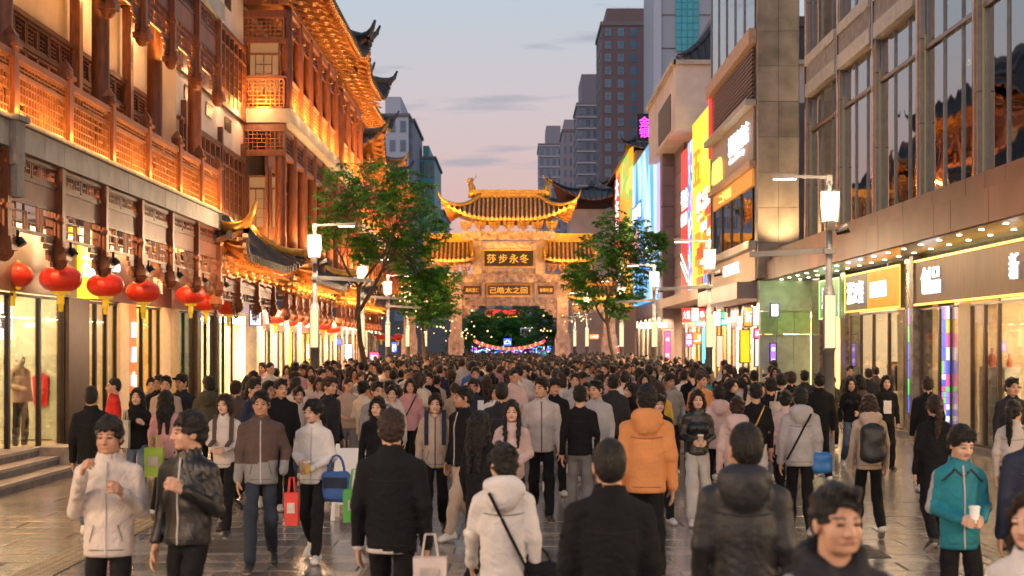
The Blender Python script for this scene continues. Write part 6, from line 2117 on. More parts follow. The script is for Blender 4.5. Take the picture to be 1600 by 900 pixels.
def straps(root, V, m=None):
    m = m or CL['navy']
    for s in (-1, 1):
        pts = []
        for k in range(15):
            u = k / 14
            z_ = 1.10 + .34 * math.sin(min(u, .62) / .62 * math.pi / 2) if u < .62 else 1.44 - (u - .62) * .45
            fx = s * .105
            sel = (np.abs(V[:, 0] - fx) < .025) & (np.abs(V[:, 2] - z_) < .03)
            if not sel.any(): continue
            y_ = float(V[sel, 1].min()) if u < .55 else (float(V[sel, 1].max()) if u > .7 else 0.01)
            if .55 <= u <= .7: z_ = float(V[(np.abs(V[:, 0] - fx) < .03), 2].max())
            pts.append((fx, y_, z_))
        b = MB()
        for a, c in zip(pts[:-1], pts[1:]): b.beam(a, c, .05, .02, up=(0, 1, 0.3))
        link('bag_strap', b.mesh('bag_strap', m), root, local=True)
def strap_diag(m, flip=1, back=False):
    def f(root, V):
        pts = []
        for k in range(16):
            u = k / 15
            fx, z_ = flip * (.10 - .26 * u), 1.42 - .52 * u
            sel = (np.abs(V[:, 0] - fx) < .03) & (np.abs(V[:, 2] - z_) < .025)
            if sel.any(): pts.append((fx, (float(V[sel, 1].max()) + .006) if back else (float(V[sel, 1].min()) - .006), z_))
        if len(pts) > 2: link('bag_strap', MB().tube(pts, .011, 6).mesh('bag_strap', m, True), root, local=True)
    return f
K, LTH = CL, leather_m
def two_tone(zs):
    return lambda c: (c[:, 2] < zs + .02 * np.sin(c[:, 0] * 9)).astype(np.int32)
def shoulder_panel(c):
    m = np.zeros(len(c), np.int32)
    m[(np.abs(c[:, 0]) > .19) & (c[:, 1] > -.01) & (c[:, 2] > 1.0)] = 1
    m[(np.abs(c[:, 2] - 1.40 + 1.0 * np.abs(np.abs(c[:, 0]) - .06)) < .012) & (c[:, 1] < -.04) & (np.abs(c[:, 0]) < .17)] = 2
    return m
def tee_front(root, V): pass
PW = person
# --- foreground
w1 = PW(170, 655, 1.72, 4, 'man in pale grey windbreaker with both hands raised, at the left', 'jacket', K['offwhite'], K['black'], 'fringe', arms=('chest', 'face'), legs='w3', hyaw=-6, hpitch=2, zipm=zip_l, grip=(1, 1), sk=skin2)
w2 = PW(293, 648, 1.75, -22, 'young man in black leather jacket looking left, one hand at his chest', 'leather', LTH, K['black'], 'fringe', arms=('chest', 'down'), legs='w1', hyaw=-42, zipm=zip_l, grip=(1, 0))
w3 = PW(408, 613, 1.74, 6, 'man in brown zip jacket with grey lower half and dark jeans', 'jacket', [K['brown'], K['grey']], K['darkdenim'], 'short', arms=('pocket', 'down'), legs='w2', hyaw=-4, zipm=zip_l, regions=two_tone(1.03), sk=skin2)
w4 = PW(490, 627, 1.63, -8, 'woman in white jacket eating from her hands, blue bag at her hip', 'jacket', K['white'], K['black'], 'pony', 1, ('belly', 'hold'), 'w1', hyaw=-28, hpitch=4, grip=(1, 1), zipm=zip_l)
w5 = PW(612, 643, 1.77, 176, 'man in plain black jacket seen from behind, white hem showing, left of centre', 'jacket', [K['black'], K['white']], K['black'], 'short', arms=('down', 'down'), legs='w1', hyaw=10, regions=two_tone(.838))
w6 = PW(680, 617, 1.63, 2, 'woman in beige zip hoodie with dark backpack straps, facing the camera', 'hood', K['beige'], K['black'], 'bun', 1, ('down', 'down'), 'w2', zipm=zip_m, extra=lambda r, V: straps(r, V))
w7 = PW(752, 645, 1.6, 140, 'woman with very long dark hair and black coat seen from behind', 'coat', K['black'], K['black'], 'long', 1, ('down', 'fwd'), 'w1', hyaw=10)
w8 = PW(800, 628, 1.6, 4, 'girl with two dark braids and pale pink jacket, arms folded', 'jacket', K['palepink'], K['black'], 'braid', 1, ('belly', 'belly'), 'w3', hyaw=-5, grip=(1, 1))
w9 = PW(786, 697, 1.6, 184, 'woman in whitish hooded jacket seen from behind, black shoulder strap', 'hood', K['white'], K['black'], 'bun', 1, ('fwd', 'down'), 'w1', hyaw=18, extra=strap_diag(K['black'], 1, True))
w10 = PW(846, 592, 1.78, 0, 'man in whitish zip jacket looking left, in the middle of the street', 'jacket', K['offwhite'], K['black'], 'short', arms=('down', 'down'), legs='w1', hyaw=-35, zipm=zip_m, shoes=shoe_k)
w11 = PW(906, 604, 1.70, 178, 'man in black sweatshirt and grey trousers seen from behind, centre', 'sweater', K['black'], K['greyjean'], 'short', arms=('down', 'down'), legs='w3', shoes=shoe_w)
w12 = PW(952, 690, 1.73, 181, 'large man in plain black jacket seen from behind at the bottom centre', 'jacket', K['black'], K['black'], 'buzz', legs='w3', hm=hair_b)
w13 = PW(1010, 603, 1.84, 177, 'tall man in orange hoodie seen from behind', 'hood', K['orange'], K['black'], 'short', legs='w1', hyaw=8)
w14 = PW(1090, 611, 1.64, 0, 'woman in black leather jacket and pale trousers holding a paper cup', 'leather', LTH, K['palegrey'], 'bob', 1, ('hold', 'hold'), 'w2', grip=(1, 1), wide=.018, hm=hair_br, shoes=shoe_w)
w15 = PW(1163, 665, 1.79, 172, 'big man in black hooded jacket seen from behind, right of centre', 'hood', mat('black_nylon', (.013, .013, .016), .55, var=.2, bump=.3, bscale=30), K['black'], 'buzz', legs='w3', hyaw=20, hm=hair_b, sk=skin2)
w16 = PW(1250, 607, 1.71, 178, 'person in light grey hoodie with a blue shoulder bag seen from behind', 'hood', K['lightgrey'], K['black'], 'short', legs='w3', arms=('down', 'down'), extra=strap_diag(K['black'], -1, True))
w17 = PW(1358, 618, 1.63, 178, 'woman with bobbed hair in beige hoodie wearing a black backpack', 'hood', K['beige'], K['black'], 'bob', 1, ('down', 'down'), 'w1', hm=hair_br)
w18 = PW(1460, 620, 1.65, 182, 'woman in long black coat with a loose brown ponytail seen from behind', 'coat', K['black'], K['black'], 'pony', 1, ('down', 'down'), 'w2', hm=hair_br, shoes=shoe_k)
w19 = PW(1500, 668, 1.63, 3, 'person in teal jacket looking down at a paper cup, at the right', 'jacket', [K['teal'], K['lightgrey'], K['charcoal']], K['black'], 'fringe', 1, ('hold', 'hold'), 'w3', hyaw=12, hpitch=16, grip=(1, 1), zipm=zip_l, regions=shoulder_panel)
w20 = PW(1310, 765, 1.70, 6, 'blurred man in dark jacket nearest the camera, face filling the bottom right', 'hood', [K['charcoal'], K['grey']], K['black'], 'short', hyaw=8, hm=hair_b, regions=lambda c: (np.abs(c[:, 0]) > .17).astype(np.int32))
w21 = PW(1618, 640, 1.76, 175, 'man in dark jacket cut by the right edge of the photo', 'jacket', K['navy'], K['black'], 'short')
w22 = PW(1612, 775, 1.60, -35, 'long haired woman in white jacket in the bottom right corner', 'jacket', [K['white'], K['navy']], K['black'], 'long', 1, ('fwd', 'down'), 'w1', hyaw=-12, hm=hair_br, regions=lambda c: (np.abs(c[:, 2] - 1.15) < .015).astype(np.int32))
# --- second row
PW(1582, 592, 1.74, -5, 'man in grey track jacket facing the camera by the right shop', 'jacket', K['charcoal'], K['black'], 'short', hyaw=20, zipm=zip_l, legs='stand')
PW(1585, 628, 1.60, 150, 'woman in white jacket with dark ponytail at the right edge', 'jacket', K['offwhite'], K['black'], 'pony', 1, legs='stand', hyaw=-10)
PW(1449, 590, 1.72, 176, 'man in black jacket standing at the right shop window', 'jacket', K['black'], K['black'], 'short', legs='stand')
PW(143, 605, 1.72, 184, 'man in black jacket and blue jeans seen from behind, by the left steps', 'jacket', K['black'], K['denim'], 'buzz', legs='w3')
PW(176, 592, 1.70, -60, 'man in red sportswear facing left beside the orange column', 'sweater', K['red'], K['red'], 'buzz', arms=('hold', 'hold'), legs='stand', hyaw=-10)
PW(214, 608, 1.62, 6, 'long haired woman in black top and jeans at the left shops', 'sweater', K['black'], K['denim'], 'long', 1, ('strap', 'down'), 'w1', hyaw=-8)
PW(260, 612, 1.62, 176, 'woman in pink jacket with long hair seen from behind', 'jacket', K['pink'], K['black'], 'long', 1, ('down', 'fwd'), 'w2')
PW(351, 618, 1.62, -6, 'girl in white jacket holding her phone with both hands', 'jacket', K['offwhite'], K['black'], 'bob', 1, ('hold', 'hold'), 'w1', hyaw=-14, grip=(1, 1), extra=lambda r, V: straps(r, V, K['brown']))
PW(327, 590, 1.74, 186, 'man in dark green hooded jacket and cap seen from behind', 'hood', K['olive'], K['black'], 'cap', legs='stand', hyaw=20)
PW(236, 592, 1.63, 0, 'smiling woman half hidden behind the trio at the left shops', 'jacket', K['grey'], K['black'], 'bun', 1, hyaw=10)
PW(259, 589, 1.73, 5, 'man in beige jacket facing the camera behind the pink jacket', 'jacket', K['beige'], K['black'], 'short')
PW(283, 586, 1.75, -10, 'man with sunglasses pushed up and dark jacket at the left shops', 'jacket', K['charcoal'], K['black'], 'cap', hyaw=-15)
PW(369, 596, 1.68, 180, 'person in brown jacket seen from behind near the left tables', 'jacket', K['brown'], K['black'], 'short')
PW(398, 594, 1.74, 60, 'man in dark blue jacket facing right behind the brown zip jacket', 'jacket', K['navy'], K['black'], 'short', hyaw=0)
PW(421, 597, 1.71, 15, 'man in black jacket, left of a pair beside the left lamp post', 'jacket', K['black'], K['black'], 'short', hyaw=25)
PW(439, 594, 1.74, 12, 'taller man in black jacket, right of the pair beside the left lamp post', 'jacket', K['black'], K['black'], 'short', hyaw=20)
PW(467, 606, 1.60, 10, 'woman in cream jacket in front of the left lamp post', 'jacket', K['cream'], K['denim'], 'bun', 1, hyaw=10)
PW(516, 591, 1.74, 60, 'man in dark clothes walking right past the left lamp post', 'jacket', K['charcoal'], K['black'], 'short', legs='w1')
PW(590, 622, 1.60, -4, 'woman in black top behind the man in plain black jacket', 'jacket', K['black'], K['black'], 'bob', 1, ('down', 'down'), 'w1', hyaw=-8)
PW(612, 604, 1.60, 4, 'woman in white hoodie behind the woman in black top', 'hood', K['offwhite'], K['denim'], 'bun', 1, hyaw=4)
PW(569, 597, 1.62, 150, 'woman in cream jacket bending away near the bench', 'jacket', K['cream'], K['cream'], 'bun', 1, ('hold', 'down'), 'w1')
PW(590, 598, 1.70, 20, 'man with glasses behind the woman in cream jacket', 'jacket', K['grey'], K['black'], 'short', hyaw=10)
PW(641, 593, 1.64, 2, 'woman in pink hoodie with a thin cross strap, left of centre', 'hood', K['pink'], K['black'], 'bob', 1, extra=strap_diag(K['black'], 1))
PW(722, 606, 1.72, -50, 'man in black zip jacket in profile facing left', 'jacket', K['black'], K['beige'], 'short', hyaw=-20, zipm=zip_l, sk=skin2)
PW(745, 594, 1.62, 0, 'long haired woman in black top holding up a white phone', 'sweater', K['black'], K['black'], 'long', 1, ('chest', 'down'), grip=(1, 0))
PW(784, 599, 1.74, 180, 'man in black jacket seen from behind, left of the whitish zip jacket', 'jacket', K['charcoal'], K['black'], 'buzz')
PW(866, 593, 1.70, 6, 'man in dark cap and open black jacket behind the whitish zip jacket', 'jacket', K['black'], K['black'], 'cap', hyaw=6)
PW(898, 584, 1.72, 2, 'man in pale grey shirt in the crowd, centre', 'sweater', K['lightgrey'], K['greyjean'], 'short')
PW(931, 596, 1.72, -20, 'man in grey zip jacket looking left, right of the black sweatshirt', 'jacket', K['lightgrey'], K['greyjean'], 'short', hyaw=-20, zipm=zip_l)
PW(958, 587, 1.75, 178, 'man in dark jacket with black backpack seen from behind, centre', 'jacket', K['charcoal'], K['black'], 'short')
PW(984, 600, 1.60, -60, 'dark haired woman in profile left of the orange hoodie', 'sweater', K['black'], K['black'], 'long', 1, hyaw=0)
PW(1046, 586, 1.66, 172, 'person in pale green sweatshirt seen from behind, right of the orange hoodie', 'sweater', K['palegreen'], K['palegrey'], 'short', wide=.02)
PW(1030, 598, 1.62, 175, 'person in mustard jacket just right of the orange hoodie', 'jacket', K['yellow'], K['black'], 'long', 1)
PW(1029, 618, 1.58, 10, 'woman in dark cap peering from behind the orange hoodie', 'jacket', K['black'], K['black'], 'cap', 1)
PW(1100, 580, 1.73, 178, 'man wearing a teal jacket over his shoulders in the right crowd', 'jacket', [K['black'], K['teal']], K['black'], 'short', regions=lambda c: ((c[:, 2] > 1.22)).astype(np.int32))
PW(1122, 604, 1.64, 190, 'woman in pale pink hoodie seen from behind, right of the paper cup', 'hood', K['palepink'], K['black'], 'short', 1)
PW(1136, 585, 1.66, 0, 'long haired woman in black sweatshirt facing the camera, right crowd', 'sweater', K['black'], K['black'], 'long', 1, hm=hair_br)
PW(1152, 622, 1.62, 172, 'woman in pinkish white hooded jacket behind the big man in black', 'hood', K['palepink'], K['palegrey'], 'bun', 1)
PW(1180, 600, 1.70, 185, 'person in black sweatshirt and white trousers with a gold chain strap', 'sweater', K['black'], K['white'], 'short', wide=.02, extra=strap_diag(gold, -1, True))
PW(1178, 580, 1.70, 178, 'man in grey shirt seen from behind by the yellow panel', 'sweater', K['lightgrey'], K['black'], 'short')
PW(1204, 591, 1.72, 180, 'man in black jacket seen from behind beside the white trousers', 'jacket', K['black'], K['black'], 'short')
PW(1228, 612, 1.60, 165, 'woman in pale pink jacket with a cream bag, left of the grey hoodie', 'jacket', K['palepink'], K['black'], 'bun', 1)
PW(1236, 582, 1.73, 182, 'man in black jacket seen from behind at the green stone wall', 'jacket', K['black'], K['black'], 'short')
PW(1257, 580, 1.70, 176, 'man in charcoal jacket seen from behind at the green stone wall', 'jacket', K['charcoal'], K['black'], 'short')
PW(1280, 584, 1.76, 180, 'broad man in black jacket just left of the right lamp post', 'jacket', K['black'], K['black'], 'short')
PW(1330, 591, 1.62, 0, 'long haired woman in black jacket right of the right lamp post', 'leather', K['black'], K['denim'], 'long', 1, ('hold', 'down'))
PW(1385, 588, 1.66, 0, 'woman in black jacket with a white printed top by the second right sign', 'jacket', [K['black'], K['white']], K['black'], 'bob', 1, legs='stand', regions=lambda c: ((np.abs(c[:, 0]) < .07) & (c[:, 1] < 0) & (np.abs(c[:, 2] - 1.15) < .12)).astype(np.int32))
PW(1357, 577, 1.68, 180, 'man in dark jacket with a companion by the lit shop window', 'jacket', K['charcoal'], K['black'], 'short', legs='stand')
PW(1328, 572, 1.72, 10, 'man in dark green top facing the camera in front of the orange sign shop', 'sweater', K['olive'], K['black'], 'short', legs='stand')
PW(1367, 574, 1.66, 200, 'companion with brown hair beside the man by the lit shop window', 'jacket', K['brown'], K['black'], 'short', legs='stand', hm=hair_br)

# --- things people carry
def held(name, label, cat_, root, build):
    t = thing(name, label, cat_, at_person(root, (0, 0, 0)))
    build(t)
    return t
def cup(root, p, label, m, lid=None):
    c = at_person(root, p)
    t = thing('paper_cup', label, 'cup', c)
    MB().lathe(c, [(.026, -.06), (.036, .045), (.001, .046)], 16).build('cup_body', m, t, True)
    MB().lathe(c, [(.039, .045), (.039, .055), (.03, .062), (.001, .062)], 16).build('lid', lid or white_m, t, True)
cup(w14, (0.0, -.31, 1.10), 'tan paper cup with white lid held by the woman in leather', mat('kraft_cup', (.45, .28, .18), .6))
cup(w19, (0.0, -.30, 1.10), 'white paper cup held by the person in teal', white_m)
cup(w4, (0.0, -.27, 1.02), 'small yellow snack tub held by the woman in white', CL['yellow'])
def bag(name, label, root, p, w, dp, h, m, handle=.12, cat_='bag', yaw=0, band=None):
    c = at_person(root, p)
    t = thing(name, label, cat_, c)
    rz = root.rotation_euler.z + R(yaw)
    F = Field((-w / 2 - .03, -dp / 2 - .04, -h / 2 - .03), (w / 2 + .03, dp / 2 + .04, h / 2 + .03), .014)
    F.cap((-w / 2 + dp * .5, 0, -h / 2 + dp * .6), (w / 2 - dp * .5, 0, -h / 2 + dp * .6), dp * .5, k=.05)
    F.cap((-w / 2 + dp * .4, 0, h / 2 - dp * .5), (w / 2 - dp * .4, 0, h / 2 - dp * .5), dp * .4, k=.05)
    for s in np.linspace(-1, 1, 5): F.cap((s * (w / 2 - dp * .5), 0, -h / 2 + dp * .5), (s * (w / 2 - dp * .45), 0, h / 2 - dp * .4), dp * .48, dp * .4, .04)
    F.warp(.003, 40, 3)
    V, Q = F.mesh()
    o = link('bag_body', np_mesh('bag_body', V, Q, [m]), t, tuple(c), (0, 0, rz))
    if handle:
        for s in (-1, 1):
            pts = [(w * .28 * math.cos(a), s * dp * .2, h / 2 - .03 + handle * math.sin(a)) for a in np.linspace(0, math.pi, 9)]
            link('handle', MB().tube(pts, .008, 6).mesh('handle', m, True), t, tuple(c), (0, 0, rz))
    if band: link('flap', MB().box(-w * .4, w * .4, -dp * .56, -dp * .5, -h * .05, h * .32).mesh('flap', band), t, tuple(c), (0, 0, rz))
    return t
bag('shoulder_bag', 'dark blue shoulder bag at the hip of the woman in white', w4, (.27, -.07, .80), .30, .11, .30, CL['blue'], .2, band=CL['navy'])
bag('shoulder_bag', 'bright blue bag at the hip of the grey hoodie', w16, (-.24, .02, .86), .24, .10, .22, mat('bright_blue_bag', (.02, .16, .45), .5), .0)
bag('shoulder_bag', 'black handbag on the strap of the whitish hooded jacket', w9, (-.22, .0, .82), .28, .11, .26, CL['black'], .12)
bag('backpack', 'black backpack on the woman in beige hoodie', w17, (0, .235, 1.14), .29, .17, .42, mat('black_ripstop', (.014, .014, .017), .5, bump=.2), .05, 'backpack', band=None)
o = bag('backpack', 'dark backpack behind the woman in beige zip hoodie', w6, (0, .235, 1.14), .28, .15, .40, CL['navy'], .05, 'backpack')
def px_bag(label, px, py, d, w, h, m, name='shopping_bag'):
    x, y_, z_ = P(px, py, d)
    t = thing(name, label, 'bag', (x, d, z_))
    b = MB()
    b.add([(x - w / 2, d - .06, z_ - h / 2), (x + w / 2, d - .06, z_ - h / 2), (x + w / 2, d + .06, z_ - h / 2), (x - w / 2, d + .06, z_ - h / 2), (x - w * .52, d - .05, z_ + h / 2), (x + w * .52, d - .05, z_ + h / 2), (x + w * .52, d + .05, z_ + h / 2), (x - w * .52, d + .05, z_ + h / 2)],
          [(0, 3, 2, 1), (0, 1, 5, 4), (1, 2, 6, 5), (2, 3, 7, 6), (3, 0, 4, 7)])
    b.build('bag_body', m, t)
    MB().box(x - w * .3, x + w * .3, d - .064, d - .061, z_ - h * .12, z_ + h * .2).build('label_patch', CL['offwhite'], t)
    for s in (-1, 1): MB().tube([(x - w * .25, d + s * .04, z_ + h / 2), (x - w * .15, d + s * .03, z_ + h / 2 + .14), (x + w * .15, d + s * .03, z_ + h / 2 + .14), (x + w * .25, d + s * .04, z_ + h / 2)], .006, 5).build('handle', m, t)
    return t
px_bag('green and white paper bag beside the man in plain black jacket', 556, 790, 10.6, .16, .22, mat('green_bag', (.08, .40, .05), .5))
px_bag('red paper bag beside the woman in white', 456, 795, 14.2, .12, .30, mat('red_bag', (.55, .03, .02), .5))
px_bag('lime green carrier bag in front of the pink jacket', 241, 722, 19.0, .22, .36, mat('lime_bag', (.35, .50, .05), .5))
px_bag('white and red plastic bag at the bottom left of centre', 672, 895, 9.6, .20, .20, mat('white_bag', (.65, .55, .52), .4))
px_bag('pale carrier bag held by the long haired woman in black at the left', 196, 678, 20.2, .10, .36, mat('pale_bag', (.55, .48, .36), .5))
px_bag('cream bag of the woman in pale pink jacket on the right', 1218, 645, 20.5, .24, .30, CL['cream'])
# white phone held up in the crowd
x, y_, z_ = P(752, 634, 18.2)
t = thing('phone', 'white phone held up by the long haired woman in the crowd', 'phone', (x, y_, z_))
MB().box(x - .035, x + .035, y_ - .31, y_ - .30, z_ - .075, z_ + .075).build('case', white_m, t)

# ============================================================ the crowd
crng = random.Random(42)
protos = {}
PA = [('down', 'down'), ('down', 'hold'), ('hold', 'hold'), ('fwd', 'back'), ('face', 'down'), ('pocket', 'pocket')]
PK = ['jacket', 'sweater', 'hood', 'jacket', 'sweater', 'leather']
specs = []
for i in range(14):
    fem = i % 2
    specs.append((PK[i % 6], PA[(i * 5 + i // 6) % 6], fem, ['short', 'long', 'fringe', 'bob', 'buzz', 'pony', 'short', 'bun', 'cap', 'long'][i % 10], ['w1', 'w2', 'w3', 'stand'][i % 4]))
def crowd_mesh(i, low=False):
    kind, arms, fem, hair, legs = specs[i]
    P_ = []
    hm_ = head_matrix(((i * 37) % 50) - 25, (i * 13) % 9)
    V, Q, m = HEAD[(fem, 'lo')]
    P_.append(xf((V, Q, np.where(m == 1, 1, np.where(m == 2, 0, 0))), hm_))
    P_.append((*xf(HAIR[(hair, 'lo')], hm_)[:2], 1))
    V, Q = top_parts(kind, arms, fem, .027 if not low else .05, i % 3)
    P_.append((V, Q, 2))
    V, Q = trouser_parts(legs, fem, .032 if not low else .06)
    P_.append((V, Q, 3))
    for sd, a in ((1, arms[0]), (-1, arms[1])):
        F = Field((-.06, -.06, -.19), (.05, .06, .05), .014 if not low else .03)
        F.cap((0, 0, .02), (-.005, 0, -.15), .03, .02, .01)
        V, Q = F.mesh()
        P_.append(xf((V, Q, 0), hand_matrix(sd, a, fem)))
    for sd, (kn, an) in zip((1, -1), LEGS[legs]):
        P_.append((*xf(SHOE['lo'], Matrix.Translation((an[0], an[1] - .02, max(0, an[2] - .09))))[:2], 4))
    return cat(P_)
# people already placed, so the crowd keeps clear of them and of posts and trunks
taken = [(o.location.x, o.location.y) for o in bpy.data.objects if o.name.startswith('person') and o.parent is None]
solid = [(o.location.x, o.location.y) for o in bpy.data.objects if o.name.startswith(('lamp_post', 'street_tree', 'bench', 'planter'))]
pts = []
cells_ = {}
def free(x, y, r):
    gx_, gy_ = int(x // 1), int(y // 1)
    for i in (-1, 0, 1):
        for j in (-1, 0, 1):
            for (a, b_) in cells_.get((gx_ + i, gy_ + j), ()):
                if (a - x) ** 2 + (b_ - y) ** 2 < r * r: return False
    return True
def occupy(x, y): cells_.setdefault((int(x // 1), int(y // 1)), []).append((x, y))
for p in taken + solid: occupy(*p)
for _ in range(9000):
    y = 23.5 + (108 - 23.5) * crng.random() ** .85
    x = crng.uniform(-6.0, 6.6)
    lim = 4.9 + max(0, (y - 30)) * .03
    if abs(x - .2) > lim and crng.random() < .75: continue
    if y < 30 and abs(x - .3) > 4.2 and crng.random() < .5: continue
    if gd - 1 < y < gd + 1 and (abs(x - gX(713)) < .7 or abs(x - gX(879)) < .7): continue
    r_ = .84 if y < 34 else (.62 if y < 60 else .55)
    if free(x, y, r_):
        occupy(x, y)
        pts.append((x, y))
pts.sort(key=lambda p: p[1])
N_IND = 300 - n_person
tops_c = [('black', 9), ('charcoal', 4), ('navy', 3), ('white', 5), ('offwhite', 5), ('beige', 4), ('grey', 3), ('lightgrey', 3), ('pink', 2), ('palepink', 3), ('brown', 2), ('olive', 1), ('palegreen', 1), ('blue', 1), ('red', 1), ('cream', 2), ('orange', 1)]
tops_c = [(n, w - 3 if n == 'black' else w) for n, w in tops_c]
TC = [n for n, w in tops_c for _ in range(w)]
words = {'black': 'black', 'charcoal': 'charcoal', 'navy': 'navy blue', 'white': 'white', 'offwhite': 'off-white', 'beige': 'beige', 'grey': 'grey', 'lightgrey': 'light grey', 'pink': 'pink', 'palepink': 'pale pink', 'brown': 'brown', 'olive': 'olive green', 'palegreen': 'pale green', 'blue': 'blue', 'red': 'red', 'cream': 'cream', 'orange': 'orange', 'darkdenim': 'dark denim', 'greyjean': 'grey'}
kw = {'jacket': 'jacket', 'sweater': 'sweatshirt', 'hood': 'hooded top', 'leather': 'cropped jacket'}
hw = {'short': 'short-haired', 'long': 'long-haired', 'fringe': 'fringed', 'bob': 'bob-haired', 'buzz': 'crop-haired', 'pony': 'ponytailed', 'bun': 'bun-haired', 'cap': 'capped'}
cm = {}
for n, (x, y) in enumerate(pts[:N_IND]):
    i = crng.randrange(len(specs))
    kind, arms, fem, hair, legs = specs[i]
    if i not in cm: cm[i] = np_mesh('person', *(lambda a: (a[0], a[1], [skin, hair_b, CL['black'], CL['black'], shoe_w], a[2]))(crowd_mesh(i)))
    H = (1.60 if fem else 1.71) + crng.gauss(0, .065)
    away = crng.random() < .42
    yaw = (180 if away else 0) + crng.gauss(0, 22)
    s = H / 1.7
    o = link('person', cm[i], None, (x, y, 0), (0, 0, R(yaw)), (s, s, s))
    t_ = crng.choice(TC)
    tc_ = crng.choice(['black', 'black', 'charcoal', 'denim', 'darkdenim', 'greyjean', 'beige'])
    for k, m_ in ((0, crng.choice([skin, skin2, skinf])), (1, crng.choice([hair_b, hair_b, hair_b, hair_br])), (2, CL[t_]), (3, CL[tc_])):
        o.material_slots[k].link = 'OBJECT'
        o.material_slots[k].material = m_
    zone = 'left' if x < -1.8 else ('right' if x > 2.2 else 'middle')
    dist = 'near' if y < 32 else ('mid' if y < 46 else 'far')
    trw = words.get(tc_, tc_)
    tag(o, f"{hw[hair]} person in {words[t_]} {kw[kind]} and {trw} trousers walking {'away' if away else 'nearer'}, {zone} {dist} crowd", 'person', 'people in the dense crowd')
same = {}
for o in [o for o in bpy.data.objects if o.get('group') == 'people in the dense crowd']: same.setdefault(o['label'], []).append(o)
for lb, os_ in same.items():
    if len(os_) < 2: continue
    os_.sort(key=lambda o: o.location.x / o.location.y)
    for k, o in enumerate(os_):
        o['label'] = lb + (', leftmost' if k == 0 else (', rightmost' if k == len(os_) - 1 else ', between lookalikes'))
# the farthest part of the crowd, too small to pick apart
far = pts[N_IND:]
low = {i: crowd_mesh(i, True) for i in range(8)}
parts_ = []
tm_ = ['black', 'charcoal', 'navy', 'offwhite', 'beige', 'grey', 'palepink', 'brown']
for (x, y) in far:
    i = crng.randrange(8)
    V, Q, m = low[i]
    s = ((1.6 if i % 2 else 1.71) + crng.gauss(0, .045)) / 1.7
    a = R((180 if crng.random() < .45 else 0) + crng.gauss(0, 22))
    c_, s_ = math.cos(a) * s, math.sin(a) * s
    V2 = np.stack([V[:, 0] * c_ - V[:, 1] * s_ + x, V[:, 0] * s_ + V[:, 1] * c_ + y, V[:, 2] * s], 1)
    tix = 2 + crng.choice([0, 0, 0, 1, 2, 3, 3, 3, 4, 4, 5, 6, 6, 7])
    mm = np.array([0, 1, tix, 2, 3], np.int32)[m]
    sel = V[Q].mean(1)[:, 2] > .7                      # legs are hidden by the people in front
    parts_.append((V2.astype(np.float32), Q[sel], mm[sel]))
if parts_:
    V, Q, m = cat(parts_)
    o = link('distant_crowd', np_mesh('distant_crowd', V, Q, [skin, hair_b] + [CL[t_] for t_ in tm_], m))
    tag(o, 'distant dense crowd filling the street up to and beyond the archway', 'crowd', kind='stuff')
# shop mannequins in the left window
for (px, d, lb, tmn, hn) in ((42, 27.3, 'mannequin in tan jacket and dark trousers in the left shop window', 'beige', 'short'), (10, 25.2, 'mannequin in cream clothes at the left edge shop window', 'cream', 'bob')):
    pass
def mannequin(x, y, label, t_, tr_):
    M_ = Matrix.Translation((0, 0, 0))
    V, Q, m = HEAD[(0, 'lo')]
    P_ = [xf((V, Q, 0), head_matrix(0, 0))]
    Fm = Field((-.32, -.36, .05), (.32, .36, 1.46), .03)
    Fm.cap((0, .01, .92), (0, .012, 1.3), .10, .11, .04, .7).cap((0, .02, 1.3), (0, .022, 1.42), .07, .05, .04)
    for sd, (kn, an) in zip((1, -1), LEGS['stand']): Fm.cap((sd * .085, .01, .9), kn, .06, .045).cap(kn, an, .042, .034)
    P_.append((*Fm.mesh(), 0))
    V, Q, m = cat(P_)
    root = link('mannequin', np_mesh('mannequin', V, Q, [white_m]), None, (x, y, .285), (0, 0, R(60)), (1.05, 1.05, 1.05))
    tag(root, label, 'mannequin')
    V, Q = top_parts('jacket', ('down', 'hold'), 0, .021, 1)
    link('jacket', np_mesh('jacket', V, Q, [t_]), root, local=True)
    V, Q = trouser_parts('stand', 0, .021, .0)
    link('trousers', np_mesh('trousers', V, Q, [tr_]), root, local=True)
    b = MB().box(-.25, .25, -.2, .2, 0, .03)
    link('stand', b.mesh('stand', black), root, local=True)
mannequin(-9.15, 28.4, 'mannequin in tan jacket and dark trousers in the left shop window', CL['beige'], CL['charcoal'])
mannequin(-9.1, 25.9, 'mannequin in cream jacket at the edge of the left shop window', CL['cream'], CL['cream'])
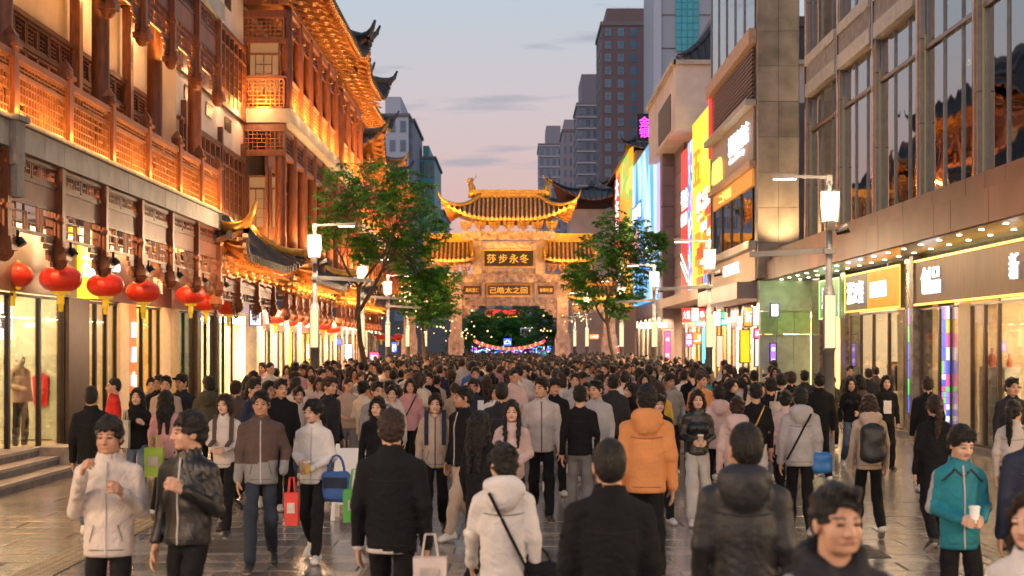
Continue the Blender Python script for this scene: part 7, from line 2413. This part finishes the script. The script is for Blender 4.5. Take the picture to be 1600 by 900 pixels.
# clothes rails and stocked shelves inside the shops
gq = random.Random(8)
garm = [CL[k] for k in ('red', 'beige', 'navy', 'cream', 'pink', 'olive', 'teal', 'orange', 'white', 'brown', 'yellow', 'blue')]
gm_ = MB()
gm_.add([(-.02, -.16, .0), (.02, -.16, .0), (.02, .16, 0), (-.02, .16, 0), (-.03, -.2, .62), (.03, -.2, .62), (.03, .2, .62), (-.03, .2, .62), (-.012, -.05, .72), (.012, -.05, .72), (.012, .05, .72), (-.012, .05, .72)],
        [(3, 2, 1, 0), (0, 1, 5, 4), (1, 2, 6, 5), (2, 3, 7, 6), (3, 0, 4, 7), (4, 5, 9, 8), (5, 6, 10, 9), (6, 7, 11, 10), (7, 4, 8, 11), (8, 9, 10, 11)])
def rail(x, y, label, n=11):
    t = thing('clothes_rail', label, 'clothes rail', (x, y, .29))
    MB().tube([(x, y - .7, 1.75), (x, y + .7, 1.75)], .015, 6).tube([(x, y - .7, .3), (x, y - .7, 1.75)], .015, 6).tube([(x, y + .7, .3), (x, y + .7, 1.75)], .015, 6).box(x - .25, x + .25, y - .72, y - .68, .29, .31).box(x - .25, x + .25, y + .68, y + .72, .29, .31).build('rail_frame', black, t)
    for k in range(n):
        me = shared(('garment', k % 12), lambda: gm_.mesh('garment', garm[k % 12]))
        link('garment', me, t, (x, y - .6 + k * 1.2 / (n - 1), .98), (0, 0, R(90 + gq.uniform(-14, 14))), (1, gq.uniform(.9, 1.15), gq.uniform(.9, 1.1)))
def stock(x0, y0, y1, label, facing, deep=.35):
    t = thing('stock_shelf', label, 'shelf', (x0, (y0 + y1) / 2, .29))
    s_ = 1 if facing == 'right' else -1
    for k in range(5): box('shelf_board', x0, x0 + s_ * deep, y0, y1, .5 + k * .5, .53 + k * .5, cream_in, t)
    box('shelf_back', x0 - s_ * .02, x0, y0, y1, .29, 2.95, cream_in, t)
    y_ = y0 + .1
    while y_ < y1 - .3:
        for k in range(5):
            w_ = gq.uniform(.16, .3)
            box('goods', x0 + s_ * .05, x0 + s_ * (deep - .05), y_, y_ + w_, .535 + k * .5, .535 + k * .5 + gq.uniform(.14, .38), gq.choice(garm), t)
        y_ += .36
rail(-9.5, 20.6, 'clothes rail nearest in the left shop, cut by the photo edge')
rail(-9.9, 24.0, 'clothes rail behind the round red sign in the left shop')
rail(-10.4, 27.2, 'clothes rail behind the tan mannequin')
rail(-9.6, 31.7, 'clothes rail behind the black framed glass doors on the left')
rail(-9.6, 35.6, 'clothes rail right of the orange column')
stock(-12.9, 23, 29, 'stocked wall shelf deep in the nearest left shop', 'right')
stock(-11.2, 39, 42.5, 'stocked shelf in the left shop with bluish panes', 'right')
stock(-11.0, 44, 46.6, 'stocked shelf in the last shop of the long timber building', 'right')
stock(12.8, 28.6, 30.6, 'stocked shelf deep in the shop at the right edge', 'left')
stock(11.6, 31.2, 34.4, 'stocked shelf behind the right glass doors', 'left')
stock(12.2, 37.6, 43.6, 'stocked wall shelf under the grey and orange sign', 'left')
rail(10.4, 41.6, 'clothes rail behind the glass under the grey and orange sign')
rail(10.5, 38.8, 'clothes rail next to the carved column on the right')
# blue balloon over the far crowd
x, y_, z_ = P(848, 554, 70)
t = thing('balloon', 'blue balloon held over the distant crowd right of centre', 'balloon', (x, y_, z_))
MB().lathe((x, y_, z_), [(.001, -.22), (.08, -.17), (.17, -.04), (.175, .06), (.12, .16), (.001, .2)], 16).build('skin', mat('blue_balloon', (.02, .25, .55), .3), t, True)
MB().tube([(x, y_, z_ - .22), (x, y_, z_ - .6)], .008, 4).build('string', white_m, t)
print('people', n_person, 'crowd', len(pts), 'far', len(far))
